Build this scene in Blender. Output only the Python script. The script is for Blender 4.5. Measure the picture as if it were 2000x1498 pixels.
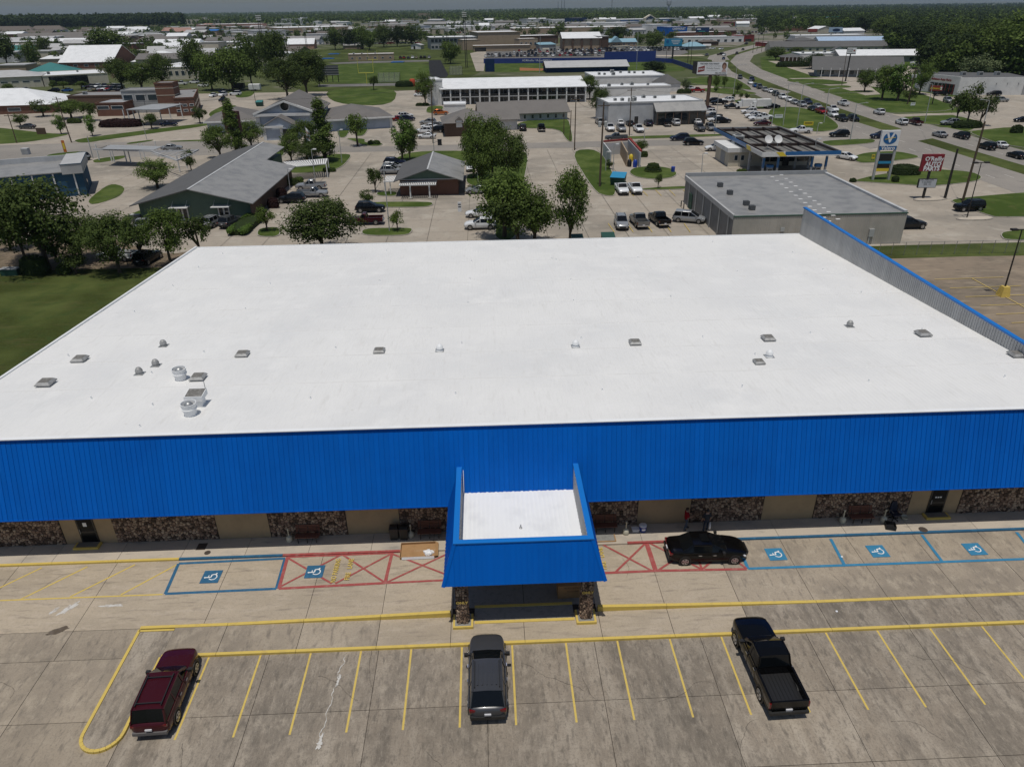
import bpy, bmesh, math, random
import numpy as np
from mathutils import Vector, Matrix
R = math.radians
random.seed(7); rng = np.random.default_rng(7)
for o in list(bpy.data.objects): bpy.data.objects.remove(o)
scn = bpy.context.scene; COL = scn.collection
# ---------------------------------------------------------------- camera
CAMH = 31.0; FPX = 1400.0; IW, IH = 2000.0, 1498.0
def _axes(pitch, yaw, roll):
    cp, sp = math.cos(pitch), math.sin(pitch)
    fw = Vector((math.sin(yaw)*cp, math.cos(yaw)*cp, -sp)); r = Vector((math.cos(yaw), -math.sin(yaw), 0)); u = r.cross(fw)
    c, s = math.cos(roll), math.sin(roll)
    return c*r+s*u, -s*r+c*u, fw
AX = _axes(R(27.7015), R(1.95797), R(-.74606))
cam = bpy.data.cameras.new('camera'); camo = bpy.data.objects.new('camera', cam); COL.objects.link(camo)
camo.matrix_world = Matrix(((AX[0].x, AX[1].x, -AX[2].x, 0), (AX[0].y, AX[1].y, -AX[2].y, 0), (AX[0].z, AX[1].z, -AX[2].z, CAMH), (0, 0, 0, 1)))
cam.sensor_fit = 'HORIZONTAL'; cam.sensor_width = 36; cam.lens = 36*FPX/IW; cam.clip_start = .5; cam.clip_end = 60000
scn.camera = camo
# ---------------------------------------------------------------- light
SUN_EL, SUN_AZ = 77.0, 14.0      # sun stands high on the camera's side; shadows fall away and a little to the right
w = bpy.data.worlds.new('World'); scn.world = w; w.use_nodes = True
nt = w.node_tree; bg = nt.nodes['Background']; sky = nt.nodes.new('ShaderNodeTexSky'); sky.sky_type = 'NISHITA'; sky.sun_disc = False
sd = Vector((-math.sin(R(SUN_AZ))*math.cos(R(SUN_EL)), -math.cos(R(SUN_AZ))*math.cos(R(SUN_EL)), math.sin(R(SUN_EL))))
sky.sun_elevation = R(SUN_EL); sky.sun_rotation = math.atan2(sd.x, sd.y)
sky.altitude = 30; sky.air_density = 1.0; sky.dust_density = 1.3; sky.ozone_density = 1.0
tint = nt.nodes.new('ShaderNodeMix'); tint.data_type = 'RGBA'; tint.blend_type = 'MULTIPLY'; tint.inputs[0].default_value = 1; tint.inputs[7].default_value = (.97,1.0,1.02,1)
nt.links.new(sky.outputs[0], tint.inputs[6]); nt.links.new(tint.outputs[2], bg.inputs[0]); bg.inputs[1].default_value = .056
sl = bpy.data.lights.new('sun', 'SUN'); sl.energy = 2.8; sl.angle = R(.55); sl.color = (1, .955, .88)
so = bpy.data.objects.new('sun', sl); COL.objects.link(so); so.rotation_euler = (-sd).to_track_quat('-Z', 'Y').to_euler()
so.location = (0, 0, 200)
scn.view_settings.view_transform = 'Standard'; scn.view_settings.look = 'None'; scn.view_settings.exposure = 0; scn.view_settings.gamma = 1
scn.view_settings.use_curve_mapping = False
# ---------------------------------------------------------------- pixel helpers (photo pixels -> ground / vertical planes)
def ray(x, y): return AX[2] + (x-IW/2)/FPX*AX[0] - (y-IH/2)/FPX*AX[1]
def G(x, y, z=0.0):
    d = ray(x, y); t = (z-CAMH)/d.z; return Vector((t*d.x, t*d.y, z))
def PY(x, y, Y):
    d = ray(x, y); t = Y/d.y; return Vector((t*d.x, Y, CAMH+t*d.z))
def PP(x, y, P):       # point on the upright plane through P facing the viewer's ground direction
    d = ray(x, y); n = Vector((P.x, P.y, 0)); t = n.dot(n)/d.dot(n); return Vector((t*d.x, t*d.y, CAMH+t*d.z))
def HZ(x, yb, yt):     # height of a thing with base pixel yb and top pixel yt
    P = G(x, yb); return PP(x, yt, P).z
def GS(poly, z=0.0): return [(p.x, p.y) for p in (G(x, y, z) for x, y in poly)]
# ---------------------------------------------------------------- mesh builder
class MB:
    def __init__(s): s.V = []; s.F = []; s.M = []
    def add(s, vs, fs, mi=0):
        b = len(s.V); s.V += [tuple(v) for v in vs]; s.F += [tuple(i+b for i in f) for f in fs]; s.M += [mi]*len(fs); return s
    def box(s, x0, x1, y0, y1, z0, z1, mi=0, T=None):
        v = [(x0,y0,z0),(x1,y0,z0),(x1,y1,z0),(x0,y1,z0),(x0,y0,z1),(x1,y0,z1),(x1,y1,z1),(x0,y1,z1)]
        if T is not None: v = [T @ Vector(p) for p in v]
        return s.add(v, [(0,3,2,1),(4,5,6,7),(0,1,5,4),(1,2,6,5),(2,3,7,6),(3,0,4,7)], mi)
    def bar(s, p, q, w, h, mi=0, up=(0,0,1)):
        p, q = Vector(p), Vector(q); d = (q-p).normalized(); a = d.cross(Vector(up))
        if a.length < 1e-4: a = d.cross(Vector((1,0,0)))
        a.normalize(); b = a.cross(d); a = a*w/2; b = b*h/2
        v = [p-a-b,p+a-b,p+a+b,p-a+b,q-a-b,q+a-b,q+a+b,q-a+b]
        return s.add(v, [(0,1,2,3),(7,6,5,4),(0,4,5,1),(1,5,6,2),(2,6,7,3),(3,7,4,0)], mi)
    def tube(s, p, q, r0, r1=None, n=8, mi=0, cap=True):
        p, q = Vector(p), Vector(q); r1 = r0 if r1 is None else r1
        d = (q-p).normalized(); a = d.cross(Vector((0,0,1)))
        if a.length < 1e-3: a = Vector((1,0,0))
        a.normalize(); b = d.cross(a); v = []
        for c, r in ((p, r0), (q, r1)):
            for i in range(n):
                t = 2*math.pi*i/n; v.append(c+(a*math.cos(t)+b*math.sin(t))*r)
        f = [(i, (i+1) % n, n+(i+1) % n, n+i) for i in range(n)]
        if cap: f += [tuple(range(n-1, -1, -1)), tuple(range(n, 2*n))]
        return s.add(v, f, mi)
    def lathe(s, c, prof, n=16, mi=0):
        v = []; 
        for r, z in prof:
            for i in range(n):
                t = 2*math.pi*i/n; v.append((c[0]+r*math.cos(t), c[1]+r*math.sin(t), c[2]+z))
        f = []
        for k in range(len(prof)-1):
            f += [(k*n+i, k*n+(i+1) % n, (k+1)*n+(i+1) % n, (k+1)*n+i) for i in range(n)]
        m = len(prof)-1; f += [tuple(range(n-1, -1, -1)), tuple(range(m*n, m*n+n))]
        return s.add(v, f, mi)
    def prism(s, poly, z0, z1, mi=0):
        a = sum(poly[i][0]*poly[(i+1) % len(poly)][1]-poly[(i+1) % len(poly)][0]*poly[i][1] for i in range(len(poly)))
        if a < 0: poly = poly[::-1]
        n = len(poly); v = [(x, y, z0) for x, y in poly]+[(x, y, z1) for x, y in poly]
        return s.add(v, [tuple(range(n-1, -1, -1)), tuple(range(n, 2*n))]+[(i, (i+1) % n, n+(i+1) % n, n+i) for i in range(n)], mi)
    def sheet(s, poly, z, mi=0):
        a = sum(poly[i][0]*poly[(i+1) % len(poly)][1]-poly[(i+1) % len(poly)][0]*poly[i][1] for i in range(len(poly)))
        if a < 0: poly = poly[::-1]
        return s.add([(x, y, z) for x, y in poly], [tuple(range(len(poly)))], mi)
    def loft(s, rings, mi=0, cap=True):
        n = len(rings[0]); v = [p for r in rings for p in r]; f = []
        for k in range(len(rings)-1):
            f += [(k*n+i, k*n+(i+1) % n, (k+1)*n+(i+1) % n, (k+1)*n+i) for i in range(n)]
        if cap: m = len(rings)-1; f += [tuple(range(n-1, -1, -1)), tuple(range(m*n, m*n+n))]
        return s.add(v, f, mi)
    def ribbon(s, p, q, w, z, mi=0):
        p, q = Vector(p[:2]), Vector(q[:2]); d = (q-p).normalized(); a = Vector((-d.y, d.x))*w/2
        return s.add([(*(p-a), z), (*(q-a), z), (*(q+a), z), (*(p+a), z)][::1], [(0,1,2,3)], mi)
    def mesh(s, name, mats, smooth=None):
        me = bpy.data.meshes.new(name); me.from_pydata(s.V, [], s.F)
        for m in (mats if isinstance(mats, (list, tuple)) else [mats]): me.materials.append(MT(m))
        if any(s.M): me.polygons.foreach_set('material_index', s.M)
        if smooth is not None:
            me.polygons.foreach_set('use_smooth', [True]*len(me.polygons))
            if smooth > 0: me.set_sharp_from_angle(angle=R(smooth))
        me.update(); return me
    def build(s, name, mats, parent=None, smooth=None, fixn=False):
        me = s.mesh(name, mats, smooth)
        if fixn:
            bm = bmesh.new(); bm.from_mesh(me); bmesh.ops.recalc_face_normals(bm, faces=bm.faces); bm.to_mesh(me); bm.free()
        return link(name, me, parent)
def link(name, me, parent=None, loc=None, rz=0):
    o = bpy.data.objects.new(name, me); COL.objects.link(o)
    if parent is not None: o.parent = parent
    if loc is not None: o.location = loc
    if rz: o.rotation_euler.z = rz
    return o
def tag(o, label=None, cat=None, group=None, kind=None):
    if label: o['label'] = label
    if cat: o['category'] = cat
    if group: o['group'] = group
    if kind: o['kind'] = kind
    return o
def thing(name, label, cat, loc=(0,0,0), rz=0, group=None):
    o = bpy.data.objects.new(name, None); COL.objects.link(o); o.location = loc; o.rotation_euler.z = rz; o.empty_display_size = .3
    return tag(o, label, cat, group)
def struct(o): o['kind'] = 'structure'; return o
def copy_tree(o, parent=None):
    c = o.copy(); COL.objects.link(c)
    if parent is not None: c.parent = parent
    for ch in KIDS.get(o.name, ()) or [x for x in o.children]: copy_tree(ch, c)
    return c
KIDS = {}
# ---------------------------------------------------------------- materials
MATS = {}
def MT(m): return MATS[m] if isinstance(m, str) else m
def mat(name, col, rough=.7, metal=0.0, layers=(), rnd=0.0, isl=None, bump=None, coat=0.0, spec=.5, em=0.0, trans=None):
    m = bpy.data.materials.new(name); m.use_nodes = True; N = m.node_tree.nodes; L = m.node_tree.links
    b = N['Principled BSDF']; b.inputs['Roughness'].default_value = rough; b.inputs['Metallic'].default_value = metal
    b.inputs['Specular IOR Level'].default_value = spec if rough < .84 else min(spec, .12)
    if coat: b.inputs['Coat Weight'].default_value = coat; b.inputs['Coat Roughness'].default_value = .04
    c3 = lambda c: (c[0], c[1], c[2], 1)
    geo = None
    def pos(st=(1,1,1)):
        nonlocal geo
        if geo is None: geo = N.new('ShaderNodeNewGeometry')
        mp = N.new('ShaderNodeMapping'); mp.inputs['Scale'].default_value = st; L.new(geo.outputs['Position'], mp.inputs['Vector']); return mp.outputs[0]
    cur = None
    def mixin(fac, c2, cur):
        mx = N.new('ShaderNodeMix'); mx.data_type = 'RGBA'
        L.new(fac, mx.inputs[0])
        if cur is None: mx.inputs[6].default_value = c3(col)
        else: L.new(cur, mx.inputs[6])
        mx.inputs[7].default_value = c3(c2); return mx.outputs[2]
    if isl:                                   # colour ramp over pieces
        g = N.new('ShaderNodeNewGeometry'); rp = N.new('ShaderNodeValToRGB'); rp.color_ramp.interpolation = 'LINEAR'
        els = rp.color_ramp.elements
        while len(els) < len(isl): els.new(.5)
        for i, c in enumerate(isl): els[i].position = i/(len(isl)-1); els[i].color = c3(c)
        L.new(g.outputs['Random Per Island'], rp.inputs[0]); cur = rp.outputs[0]
    for ly in layers:
        sc, c2, lo, hi = ly[:4]; st = ly[4] if len(ly) > 4 else (1,1,1); det = ly[5] if len(ly) > 5 else 4
        nz = N.new('ShaderNodeTexNoise'); nz.inputs['Scale'].default_value = sc; nz.inputs['Detail'].default_value = det; nz.inputs['Roughness'].default_value = .6
        L.new(pos(st), nz.inputs['Vector'])
        mr = N.new('ShaderNodeMapRange'); mr.inputs[1].default_value = lo; mr.inputs[2].default_value = hi
        mr.inputs[4].default_value = ly[6] if len(ly) > 6 else 1.0
        L.new(nz.outputs[0], mr.inputs[0]); cur = mixin(mr.outputs[0], c2, cur)
    if rnd:
        oi = N.new('ShaderNodeObjectInfo'); mr = N.new('ShaderNodeMapRange'); mr.inputs[3].default_value = 1-rnd; mr.inputs[4].default_value = 1+rnd
        L.new(oi.outputs['Random'], mr.inputs[0]); hs = N.new('ShaderNodeHueSaturation'); L.new(mr.outputs[0], hs.inputs['Value'])
        if cur is None: hs.inputs['Color'].default_value = c3(col)
        else: L.new(cur, hs.inputs['Color'])
        cur = hs.outputs[0]
    if cur is None: b.inputs['Base Color'].default_value = c3(col)
    else: L.new(cur, b.inputs['Base Color'])
    if bump:
        sc, st_, ax = bump[0], bump[1], bump[2] if len(bump) > 2 else None
        if ax:
            t = N.new('ShaderNodeTexWave'); t.wave_type = 'BANDS'; t.bands_direction = ax; t.inputs['Scale'].default_value = sc
            t.wave_profile = 'SIN'
        else: t = N.new('ShaderNodeTexNoise'); t.inputs['Scale'].default_value = sc; t.inputs['Detail'].default_value = 5
        L.new(pos(), t.inputs['Vector']); bp = N.new('ShaderNodeBump'); bp.inputs['Strength'].default_value = st_; bp.inputs['Distance'].default_value = .05
        L.new(t.outputs[0] if not ax else t.outputs['Fac'], bp.inputs['Height']); L.new(bp.outputs[0], b.inputs['Normal'])
    if em: b.inputs['Emission Color'].default_value = c3(col); b.inputs['Emission Strength'].default_value = em
    if trans: 
        tr = N.new('ShaderNodeBsdfTranslucent'); mx = N.new('ShaderNodeMixShader'); mx.inputs[0].default_value = trans
        if cur is not None: L.new(cur, tr.inputs[0])
        L.new(b.outputs[0], mx.inputs[1]); L.new(tr.outputs[0], mx.inputs[2]); L.new(mx.outputs[0], N['Material Output'].inputs[0])
    MATS[name] = m; return m
CON = (.29, .245, .195)
mat('concrete_front', (.285,.24,.188), .92, layers=[(.15, (.195,.168,.136), .42, .6, (1,1,1), 7, .8), (.33, (.37,.322,.258), .5, .68, (1.3,.6,1), 9, .75), (.75, (.12,.105,.088), .5, .68, (1,.13,1), 8, .7), (1.0, (.42,.365,.295), .53, .7, (1,.2,1), 9, .65), (1.5, (.37,.32,.255), .5, .68, (1.2,.8,1), 9, .7), (2.4, (.14,.122,.1), .52, .66, (1.6,.55,1), 9, .75), (4.5, (.39,.34,.275), .56, .7, (2.2,.4,1), 9, .55), (9, (.16,.138,.112), .5, .7, (1,1,1), 6, .6), (22, (.34,.3,.245), .55, .72, (1,1,1), 4, .45), (34, (.06,.055,.05), .64, .7, (1,1,1), 2, .75)], rnd=.09, bump=(60,.12))
mat('concrete_mid', (.345,.29,.222), .92, layers=[(.18, (.235,.2,.158), .44, .6, (1,1,1), 7, .85), (1.2, (.41,.35,.27), .5, .68, (1.2,.8,1), 9, .75), (2.2, (.17,.147,.12), .53, .68, (1.6,.5,1), 9, .7), (8, (.22,.188,.15), .5, .7, (1,1,1), 6, .55), (22, (.4,.345,.27), .55, .72, (1,1,1), 4, .4), (34, (.07,.063,.055), .64, .7, (1,1,1), 2, .7)], rnd=.08, bump=(60,.12))
mat('concrete_lane', (.43,.36,.27), .92, layers=[(.2, (.34,.285,.215), .44, .64, (.7,1.2,1), 6, .8), (1.3, (.48,.405,.315), .5, .68, (.5,1.4,1), 9, .75), (2.0, (.21,.178,.145), .54, .7, (.3,1.8,1), 9, .7), (7, (.28,.235,.182), .5, .72, (1,1,1), 6, .5), (20, (.46,.395,.31), .56, .72, (1,1,1), 4, .4), (34, (.08,.07,.06), .64, .71, (1,1,1), 2, .7)], rnd=.05, bump=(60,.12))
mat('concrete_walk', (.47,.41,.335), .9, layers=[(.6, (.33,.3,.26), .5, .75, (.6,1.4,1), 5), (2.5, (.2,.18,.16), .6, .76, (.4,1.3,1), 5, .6), (30, (.2,.18,.16), .64, .74, (1,1,1), 2, .5)], rnd=.05)
mat('concrete_dark', (.2,.175,.145), .92, layers=[(.5, (.11,.1,.09), .45, .7, (1,1,1), 5), (1.5, (.25,.225,.19), .56, .74, (1,1,1), 6), (30, (.08,.08,.075), .64, .74, (1,1,1), 2, .5)], rnd=.05)
mat('concrete_lot', (.36,.315,.26), .92, layers=[(.05, (.25,.225,.19), .45, .65, (1,1,1), 5), (.22, (.42,.38,.32), .52, .7, (1,1,1), 5), (.8, (.22,.2,.18), .56, .75, (1,1,1), 6, .8), (5, (.27,.245,.215), .5, .75, (1,1,1), 3, .5)])
mat('asphalt', (.135,.13,.125), .93, layers=[(.05, (.19,.18,.17), .45, .65, (1,1,1), 5), (.5, (.09,.088,.085), .56, .75, (1,1,1), 5, .8), (6, (.17,.165,.155), .5, .75, (1,1,1), 3, .5)])
mat('road', (.24,.222,.2), .92, layers=[(.04, (.29,.265,.235), .45, .65, (1,1,1), 5), (.4, (.16,.15,.138), .56, .75, (1,1,1), 5, .8), (5, (.2,.185,.17), .5, .75, (1,1,1), 3, .5)])
mat('kerb', (.36,.335,.29), .9, layers=[(2, (.22,.2,.18), .52, .7)])
mat('grass', (.042,.054,.012), .95, layers=[(.35, (.085,.08,.03), .52, .68, (.3,1.6,1), 6, .75), (1.5, (.03,.036,.01), .5, .66, (.5,1.6,1), 7, .6), (.06, (.088,.108,.03), .45, .62, (1,1,1), 4), (.5, (.04,.064,.016), .5, .7, (1,1,1), 5, .8), (4, (.08,.1,.03), .5, .75, (1,1,1), 4, .6), (14, (.035,.05,.014), .55, .75, (1,1,1), 3, .6)], bump=(9,.5))
mat('lawn', (.047,.075,.013), .95, layers=[(.3, (.12,.115,.045), .56, .72, (1,1,1), 6, .7), (.12, (.09,.12,.03), .45, .62, (1,1,1), 4), (.9, (.045,.078,.014), .5, .7, (1,1,1), 5, .8), (12, (.04,.06,.014), .55, .75, (1,1,1), 3, .6)], bump=(9,.5))
mat('ground', (.085,.098,.042), .97, layers=[(.004, (.16,.145,.105), .5, .62, (1,1,1), 5), (.012, (.055,.07,.025), .48, .6, (1,1,1), 6), (.05, (.2,.185,.15), .58, .68, (1,1,1), 6, .8)])
mat('dirt', (.2,.155,.11), .97, layers=[(.5, (.11,.09,.06), .45, .65, (1,1,1), 6), (3, (.26,.21,.16), .55, .72), (9, (.06,.055,.035), .55, .72, (1,1,1), 3, .7)], bump=(6,.5))
mat('mulch', (.05,.04,.028), .97, layers=[(5, (.1,.08,.055), .5, .75)])
mat('yellow_paint', (.60,.44,.1), .7, layers=[(3, (.52,.38,.1), .5, .7), (14, (.42,.33,.16), .62, .72, (1,1,1), 5, .7)])
mat('red_paint', (.33,.065,.06), .75, layers=[(2.5, (.36,.14,.12), .5, .72), (11, (.34,.24,.19), .62, .72, (1,1,1), 5, .8)])
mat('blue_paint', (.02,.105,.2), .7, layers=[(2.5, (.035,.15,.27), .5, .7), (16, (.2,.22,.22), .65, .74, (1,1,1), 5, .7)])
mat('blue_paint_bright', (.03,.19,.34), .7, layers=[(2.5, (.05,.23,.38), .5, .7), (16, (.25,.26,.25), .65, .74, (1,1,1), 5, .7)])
mat('white_paint', (.75,.75,.73), .7, layers=[(9, (.5,.48,.45), .62, .74, (1,1,1), 4, .6)])
mat('white_mark', (.55,.53,.49), .8, layers=[(4, (.38,.34,.29), .5, .65, (1,1,1), 6)])
mat('oil_stain', (.1,.075,.05), .6, layers=[(3, (.16,.13,.1), .5, .7)])
mat('roof_white', (.75,.745,.73), .6, layers=[(.1, (.69,.69,.685), .42, .66, (1,1,1), 5), (.35, (.77,.765,.75), .5, .7, (1,1,1), 5), (1.4, (.62,.61,.585), .57, .74, (2.5,.35,1), 7, .55), (7, (.6,.59,.57), .64, .76, (1,1,1), 4, .5), (2.2, (.56,.545,.51), .66, .76, (1,1,1), 7, .6), (.5, (.66,.65,.63), .58, .72, (1.6,.4,1), 8, .35), (6, (.6,.59,.57), .55, .7, (3,.12,1), 4, .35)], rnd=.008, bump=(1.05,.16,'X'))
mat('roof_white_small', (.77,.78,.785), .55, layers=[(.8, (.7,.71,.72), .5, .7), (6, (.6,.6,.58), .68, .76, (1,1,1), 3, .5)])
mat('mansard_blue', (.0005,.112,.5), .42, layers=[(.25, (.0005,.1,.46), .45, .65), (1.0, (.003,.122,.52), .55, .75, (3,3,.2), 5, .6)], rnd=.05, spec=.12)
mat('trim_blue', (.003,.155,.52), .45)
mat('galv', (.42,.43,.43), .45, .55, layers=[(1.5, (.34,.345,.35), .45, .65, (1,1,.3))])
mat('galv_ribbed', (.46,.46,.455), .55, .2, layers=[(.8, (.4,.4,.4), .45, .65, (1,1,.2))], rnd=.05)
mat('tan_wall', (.38,.285,.175), .9, layers=[(.8, (.33,.25,.155), .45, .65), (5, (.3,.225,.14), .6, .75)])
mat('stone', (.2,.16,.12), .95, isl=[(.07,.05,.038), (.14,.097,.073), (.25,.17,.125), (.33,.24,.175), (.44,.34,.25)], layers=[(7, (.07,.055,.045), .55, .75, (1,1,1), 4, .7)])
mat('mortar', (.055,.045,.038), .95)
mat('soffit', (.28,.27,.25), .9)
mat('dark_frame', (.014,.013,.012), .4)
mat('glass_dark', (.012,.015,.018), .06, spec=.6)
mat('glass_blue', (.03,.045,.06), .08, spec=.6)
mat('paper', (.8,.8,.78), .8)
mat('wood_brown', (.15,.06,.04), .6, layers=[(6, (.11,.045,.03), .5, .7, (.2,3,3))], rnd=.1)
mat('black_metal', (.012,.012,.013), .45)
mat('black_plastic', (.01,.01,.011), .5)
mat('cream_plastic', (.5,.48,.38), .55)
mat('cardboard', (.36,.215,.105), .85, layers=[(2, (.32,.19,.09), .45, .65)])
mat('white_plastic', (.75,.76,.78), .4)
mat('cooler_blue', (.01,.04,.28), .35)
mat('manhole', (.06,.045,.035), .7)
mat('grey_paint', (.24,.235,.22), .7, layers=[(4, (.18,.175,.165), .5, .7)])
mat('door_glass', (.008,.009,.01), .12, spec=.12)
mat('lap_grey', (.67,.665,.65), .7, layers=[(.8, (.73,.725,.71), .45, .6, (1,1,1), 5)])
# ================================================================ setting: ground
g = MB(); 
g.add([(-9000,-300,-.02),(9000,-300,-.02),(9000,12000,-.02),(-9000,12000,-.02)], [(0,1,2,3)])
ground = struct(g.build('ground', 'ground'))
def chaikin(p, n=2):
    for _ in range(n): p = [q for i in range(len(p)) for q in ((p[i][0]*.78+p[(i+1) % len(p)][0]*.22, p[i][1]*.78+p[(i+1) % len(p)][1]*.22), (p[i][0]*.22+p[(i+1) % len(p)][0]*.78, p[i][1]*.22+p[(i+1) % len(p)][1]*.78))]
    return p
def patch(name, poly, z, m, px=True, kind='structure', parent=None):
    if px: poly = GS(poly)
    if px and m in ('lawn','dirt'): poly = chaikin(poly)
    o = MB().sheet(poly, z).build(name, m, parent)
    if parent is None: o['kind'] = kind
    return o
def island(name, poly, m='lawn', h=.13, rim=.16, px=True):
    if px: poly = chaikin(GS(poly))
    a = sum(poly[i][0]*poly[(i+1) % len(poly)][1]-poly[(i+1) % len(poly)][0]*poly[i][1] for i in range(len(poly)))
    if a < 0: poly = poly[::-1]
    n = len(poly); inn = []
    for i in range(n):
        p, q, r = Vector(poly[i-1]), Vector(poly[i]), Vector(poly[(i+1) % n])
        d1 = (q-p).normalized(); d2 = (r-q).normalized(); nn = Vector((-d1.y-d2.y, d1.x+d2.x))
        if nn.length < 1e-6: nn = Vector((-d1.y, d1.x))
        nn.normalize(); k = max(.5, nn.dot(Vector((-d1.y, d1.x)))); inn.append(tuple(q+nn*rim/k))
    root = MB().prism(poly, 0, h).build(name, 'kerb'); root['kind'] = 'structure'
    MB().sheet(inn, h+.02).build('grass_top' if m in ('lawn','grass') else 'planting_bed', m, root)
    return root
# store's own car park: concrete slabs with open joints
lot = MB().add([(-75,5,-.01),(70,5,-.01),(70,37.9,-.01),(-75,37.9,-.01)], [(0,1,2,3)]).build('parking_lot', 'mortar'); struct(lot)
JG = .014
def slabs(xs, ys, m, z1=.02, jit=0):
    for i in range(len(xs)-1):
        for j in range(len(ys)-1):
            x0, x1, y0, y1 = xs[i]+JG, xs[i+1]-JG, ys[j]+JG, ys[j+1]-JG
            me = MB().box(x0-(x0+x1)/2, x1-(x0+x1)/2, y0-(y0+y1)/2, y1-(y0+y1)/2, -.02, z1+random.uniform(-.003, .003)).mesh('slab', m)
            link('slab', me, lot, ((x0+x1)/2, (y0+y1)/2, 0))
LX = [-30.1+5.9*k for k in range(-4, 13)]
LL = [x for x in LX if x > -53 and x < 41]+[41.5]; slabs([x for x in LL if x > -18.5], [12, 16.5, 20.5, 24.4, 28.3], 'concrete_front'); slabs([x for x in LL if x < -18], [12, 16.5, 20.5, 24.4, 28.3], 'concrete_mid')
slabs([-48,-42,-36,-30.15,-24.0,-20.2], [28.3, 30.4], 'concrete_mid')
slabs([-48,-42,-36,-30.15,-24.0,-16.75,-11.0,-6.65,-2.55], [30.4, 36.05], 'concrete_lane')
slabs([5.75,9.8,14.2], [30.4, 36.05], 'concrete_lane'); slabs([14.2,18.6,23,27.4,31.8,36.2,41.5], [30.4, 36.05], 'concrete_mid')
slabs([-2.55,1.6,5.75], [31.0, 36.05], 'grey_paint', .02)
# raised walk between lane and stalls with its peninsula, yellow kerbs
isl = MB()
arc = [(-19.2+.97*math.cos(a), 23.65+.95*math.sin(a)) for a in np.linspace(math.pi, 2*math.pi, 13)]
isl.prism([(-20.17,30.2)]+arc+[(-18.23,28.3),(-18.23,30.2)], 0, .12); walk = isl.build('raised_walk', 'concrete_front'); struct(walk)
for i, (x0, x1) in enumerate(zip([-18.23,-15.3,-11,-6.65,-2.6,1.5,5.8,9.8,14.2,18.6,23,27.4,31.8,36.2], [-15.3,-11,-6.65,-2.6,1.5,5.8,9.8,14.2,18.6,23,27.4,31.8,36.2,41.5])):
    MB().box(x0+JG, x1-JG, 28.3, 30.25, 0, .13).build('slab', 'concrete_mid' if i < 3 else ('concrete_front' if i > 7 else 'concrete_lane'), walk)
    if x0 < 41: MB().box(x0+.008, x1-.008, 28.16, 28.34, 0, .165).build('kerb_stone', 'yellow_paint', walk)
def kerb_taper(x0, x1, h0, h1):
    v = [(x0,30.25,0),(x1,30.25,0),(x1,30.45,0),(x0,30.45,0),(x0,30.25,h0),(x1,30.25,h1),(x1,30.45,h1),(x0,30.45,h0)]
    MB().add(v, [(0,3,2,1),(4,5,6,7),(0,1,5,4),(1,2,6,5),(2,3,7,6),(3,0,4,7)]).build('kerb_stone', 'yellow_paint', walk)
hh = lambda x: .17+.4*max(0, 1-abs(x-1.6)/16)
for x0, x1 in zip([-20.2,-15.3,-11,-6.65], [-15.3,-11,-6.65,-2.62]): kerb_taper(x0+.008, x1-.008, hh(x0), hh(x1))
for x0, x1 in zip([5.8,9.8,14.2,18.6,23,27.4,31.8,36.2], [9.8,14.2,18.6,23,27.4,31.8,36.2,41.5]): kerb_taper(x0+.008, x1-.008, hh(x0), hh(x1))
rimp = [(-20.17,30.2)]+arc+[(-18.23,28.16)]
kb = MB()
for p, q in zip(rimp[:-1], rimp[1:]): kb.bar((*p, .08), (*q, .08), .16, .17)
kb.bar((-20.17,30.1,.15),(-18.2,30.1,.15),.12,.03); kb.build('kerb_stone', 'yellow_paint', walk)
# sidewalk with painted edge
side = MB().box(-48, 41.5, 36.2, 37.93, 0, .09).build('sidewalk', 'mortar'); struct(side)
sx = [-48,-42,-36,-30.1,-28.2,-24.1,-20.1,-16.05,-12,-8,-4,0,4.2,6.6,9.6,14,18.6,23.1,27.5,31.9,36.3,41.5]
for x0, x1 in zip(sx[:-1], sx[1:]):
    MB().box(x0+.012, x1-.012, 36.22, 37.0, .05, .12).build('slab', 'concrete_walk', side); MB().box(x0+.012, x1-.012, 37.02, 37.93, .05, .12).build('slab', 'concrete_walk', side)
for x0, x1, m in ((-48,-20.15,'yellow_paint'),(-20.15,-13.6,'blue_paint'),(-13.6,-5.2,'red_paint'),(-5.2,8.6,'concrete_walk'),(8.6,13,'red_paint'),(13,41.5,'blue_paint')):
    n = max(1, round((x1-x0)/4.2))
    for k in range(n): MB().box(x0+(x1-x0)*k/n+.006, x0+(x1-x0)*(k+1)/n-.006, 36.05, 36.22, 0, .128).build('kerb_stone', m, side)
# painted markings, each a part of the lot
ZP = .029
_zl = [0.0]
def line(a, b, wd, m, name='painted_line', z=ZP, px=True):
    p, q = (G(*a), G(*b)) if px else (Vector(a), Vector(b)); _zl[0] += .0004
    return MB().ribbon(p, q, wd, z-.008+_zl[0]).build(name, m, lot)
for x in (-15.66,-12.88,-10.18,-7.46,-4.73,-1.97,.78,3.74,6.58,9.49,12.37,15.3,18.23,21.14,24.14,27.1,30.1):
    line((x, 28.14, 0), (x, 23.2, 0), .105, 'yellow_paint', 'stall_line', px=False)
line((0,1173),(318,1161), .1, 'yellow_paint')
for a, b in (((0,1148),(82,1109)),((40,1171),(171,1107)),((137,1166),(264,1103)),((236,1162),(346,1103))): line(a, b, .11, 'yellow_paint')
def frame(pts, wd, m, closed=True, z=ZP):
    n = len(pts)
    for i in range(n if closed else n-1): line(pts[i], pts[(i+1) % n], wd, m, z=z)
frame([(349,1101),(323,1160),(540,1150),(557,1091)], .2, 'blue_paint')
RZ = ZP+.004
frame([(562,1088),(545,1150),(752,1139),(766,1080)], .2, 'red_paint', z=RZ)
frame([(766,1080),(752,1139),(880,1133)], .16, 'red_paint', False, z=RZ)
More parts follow.
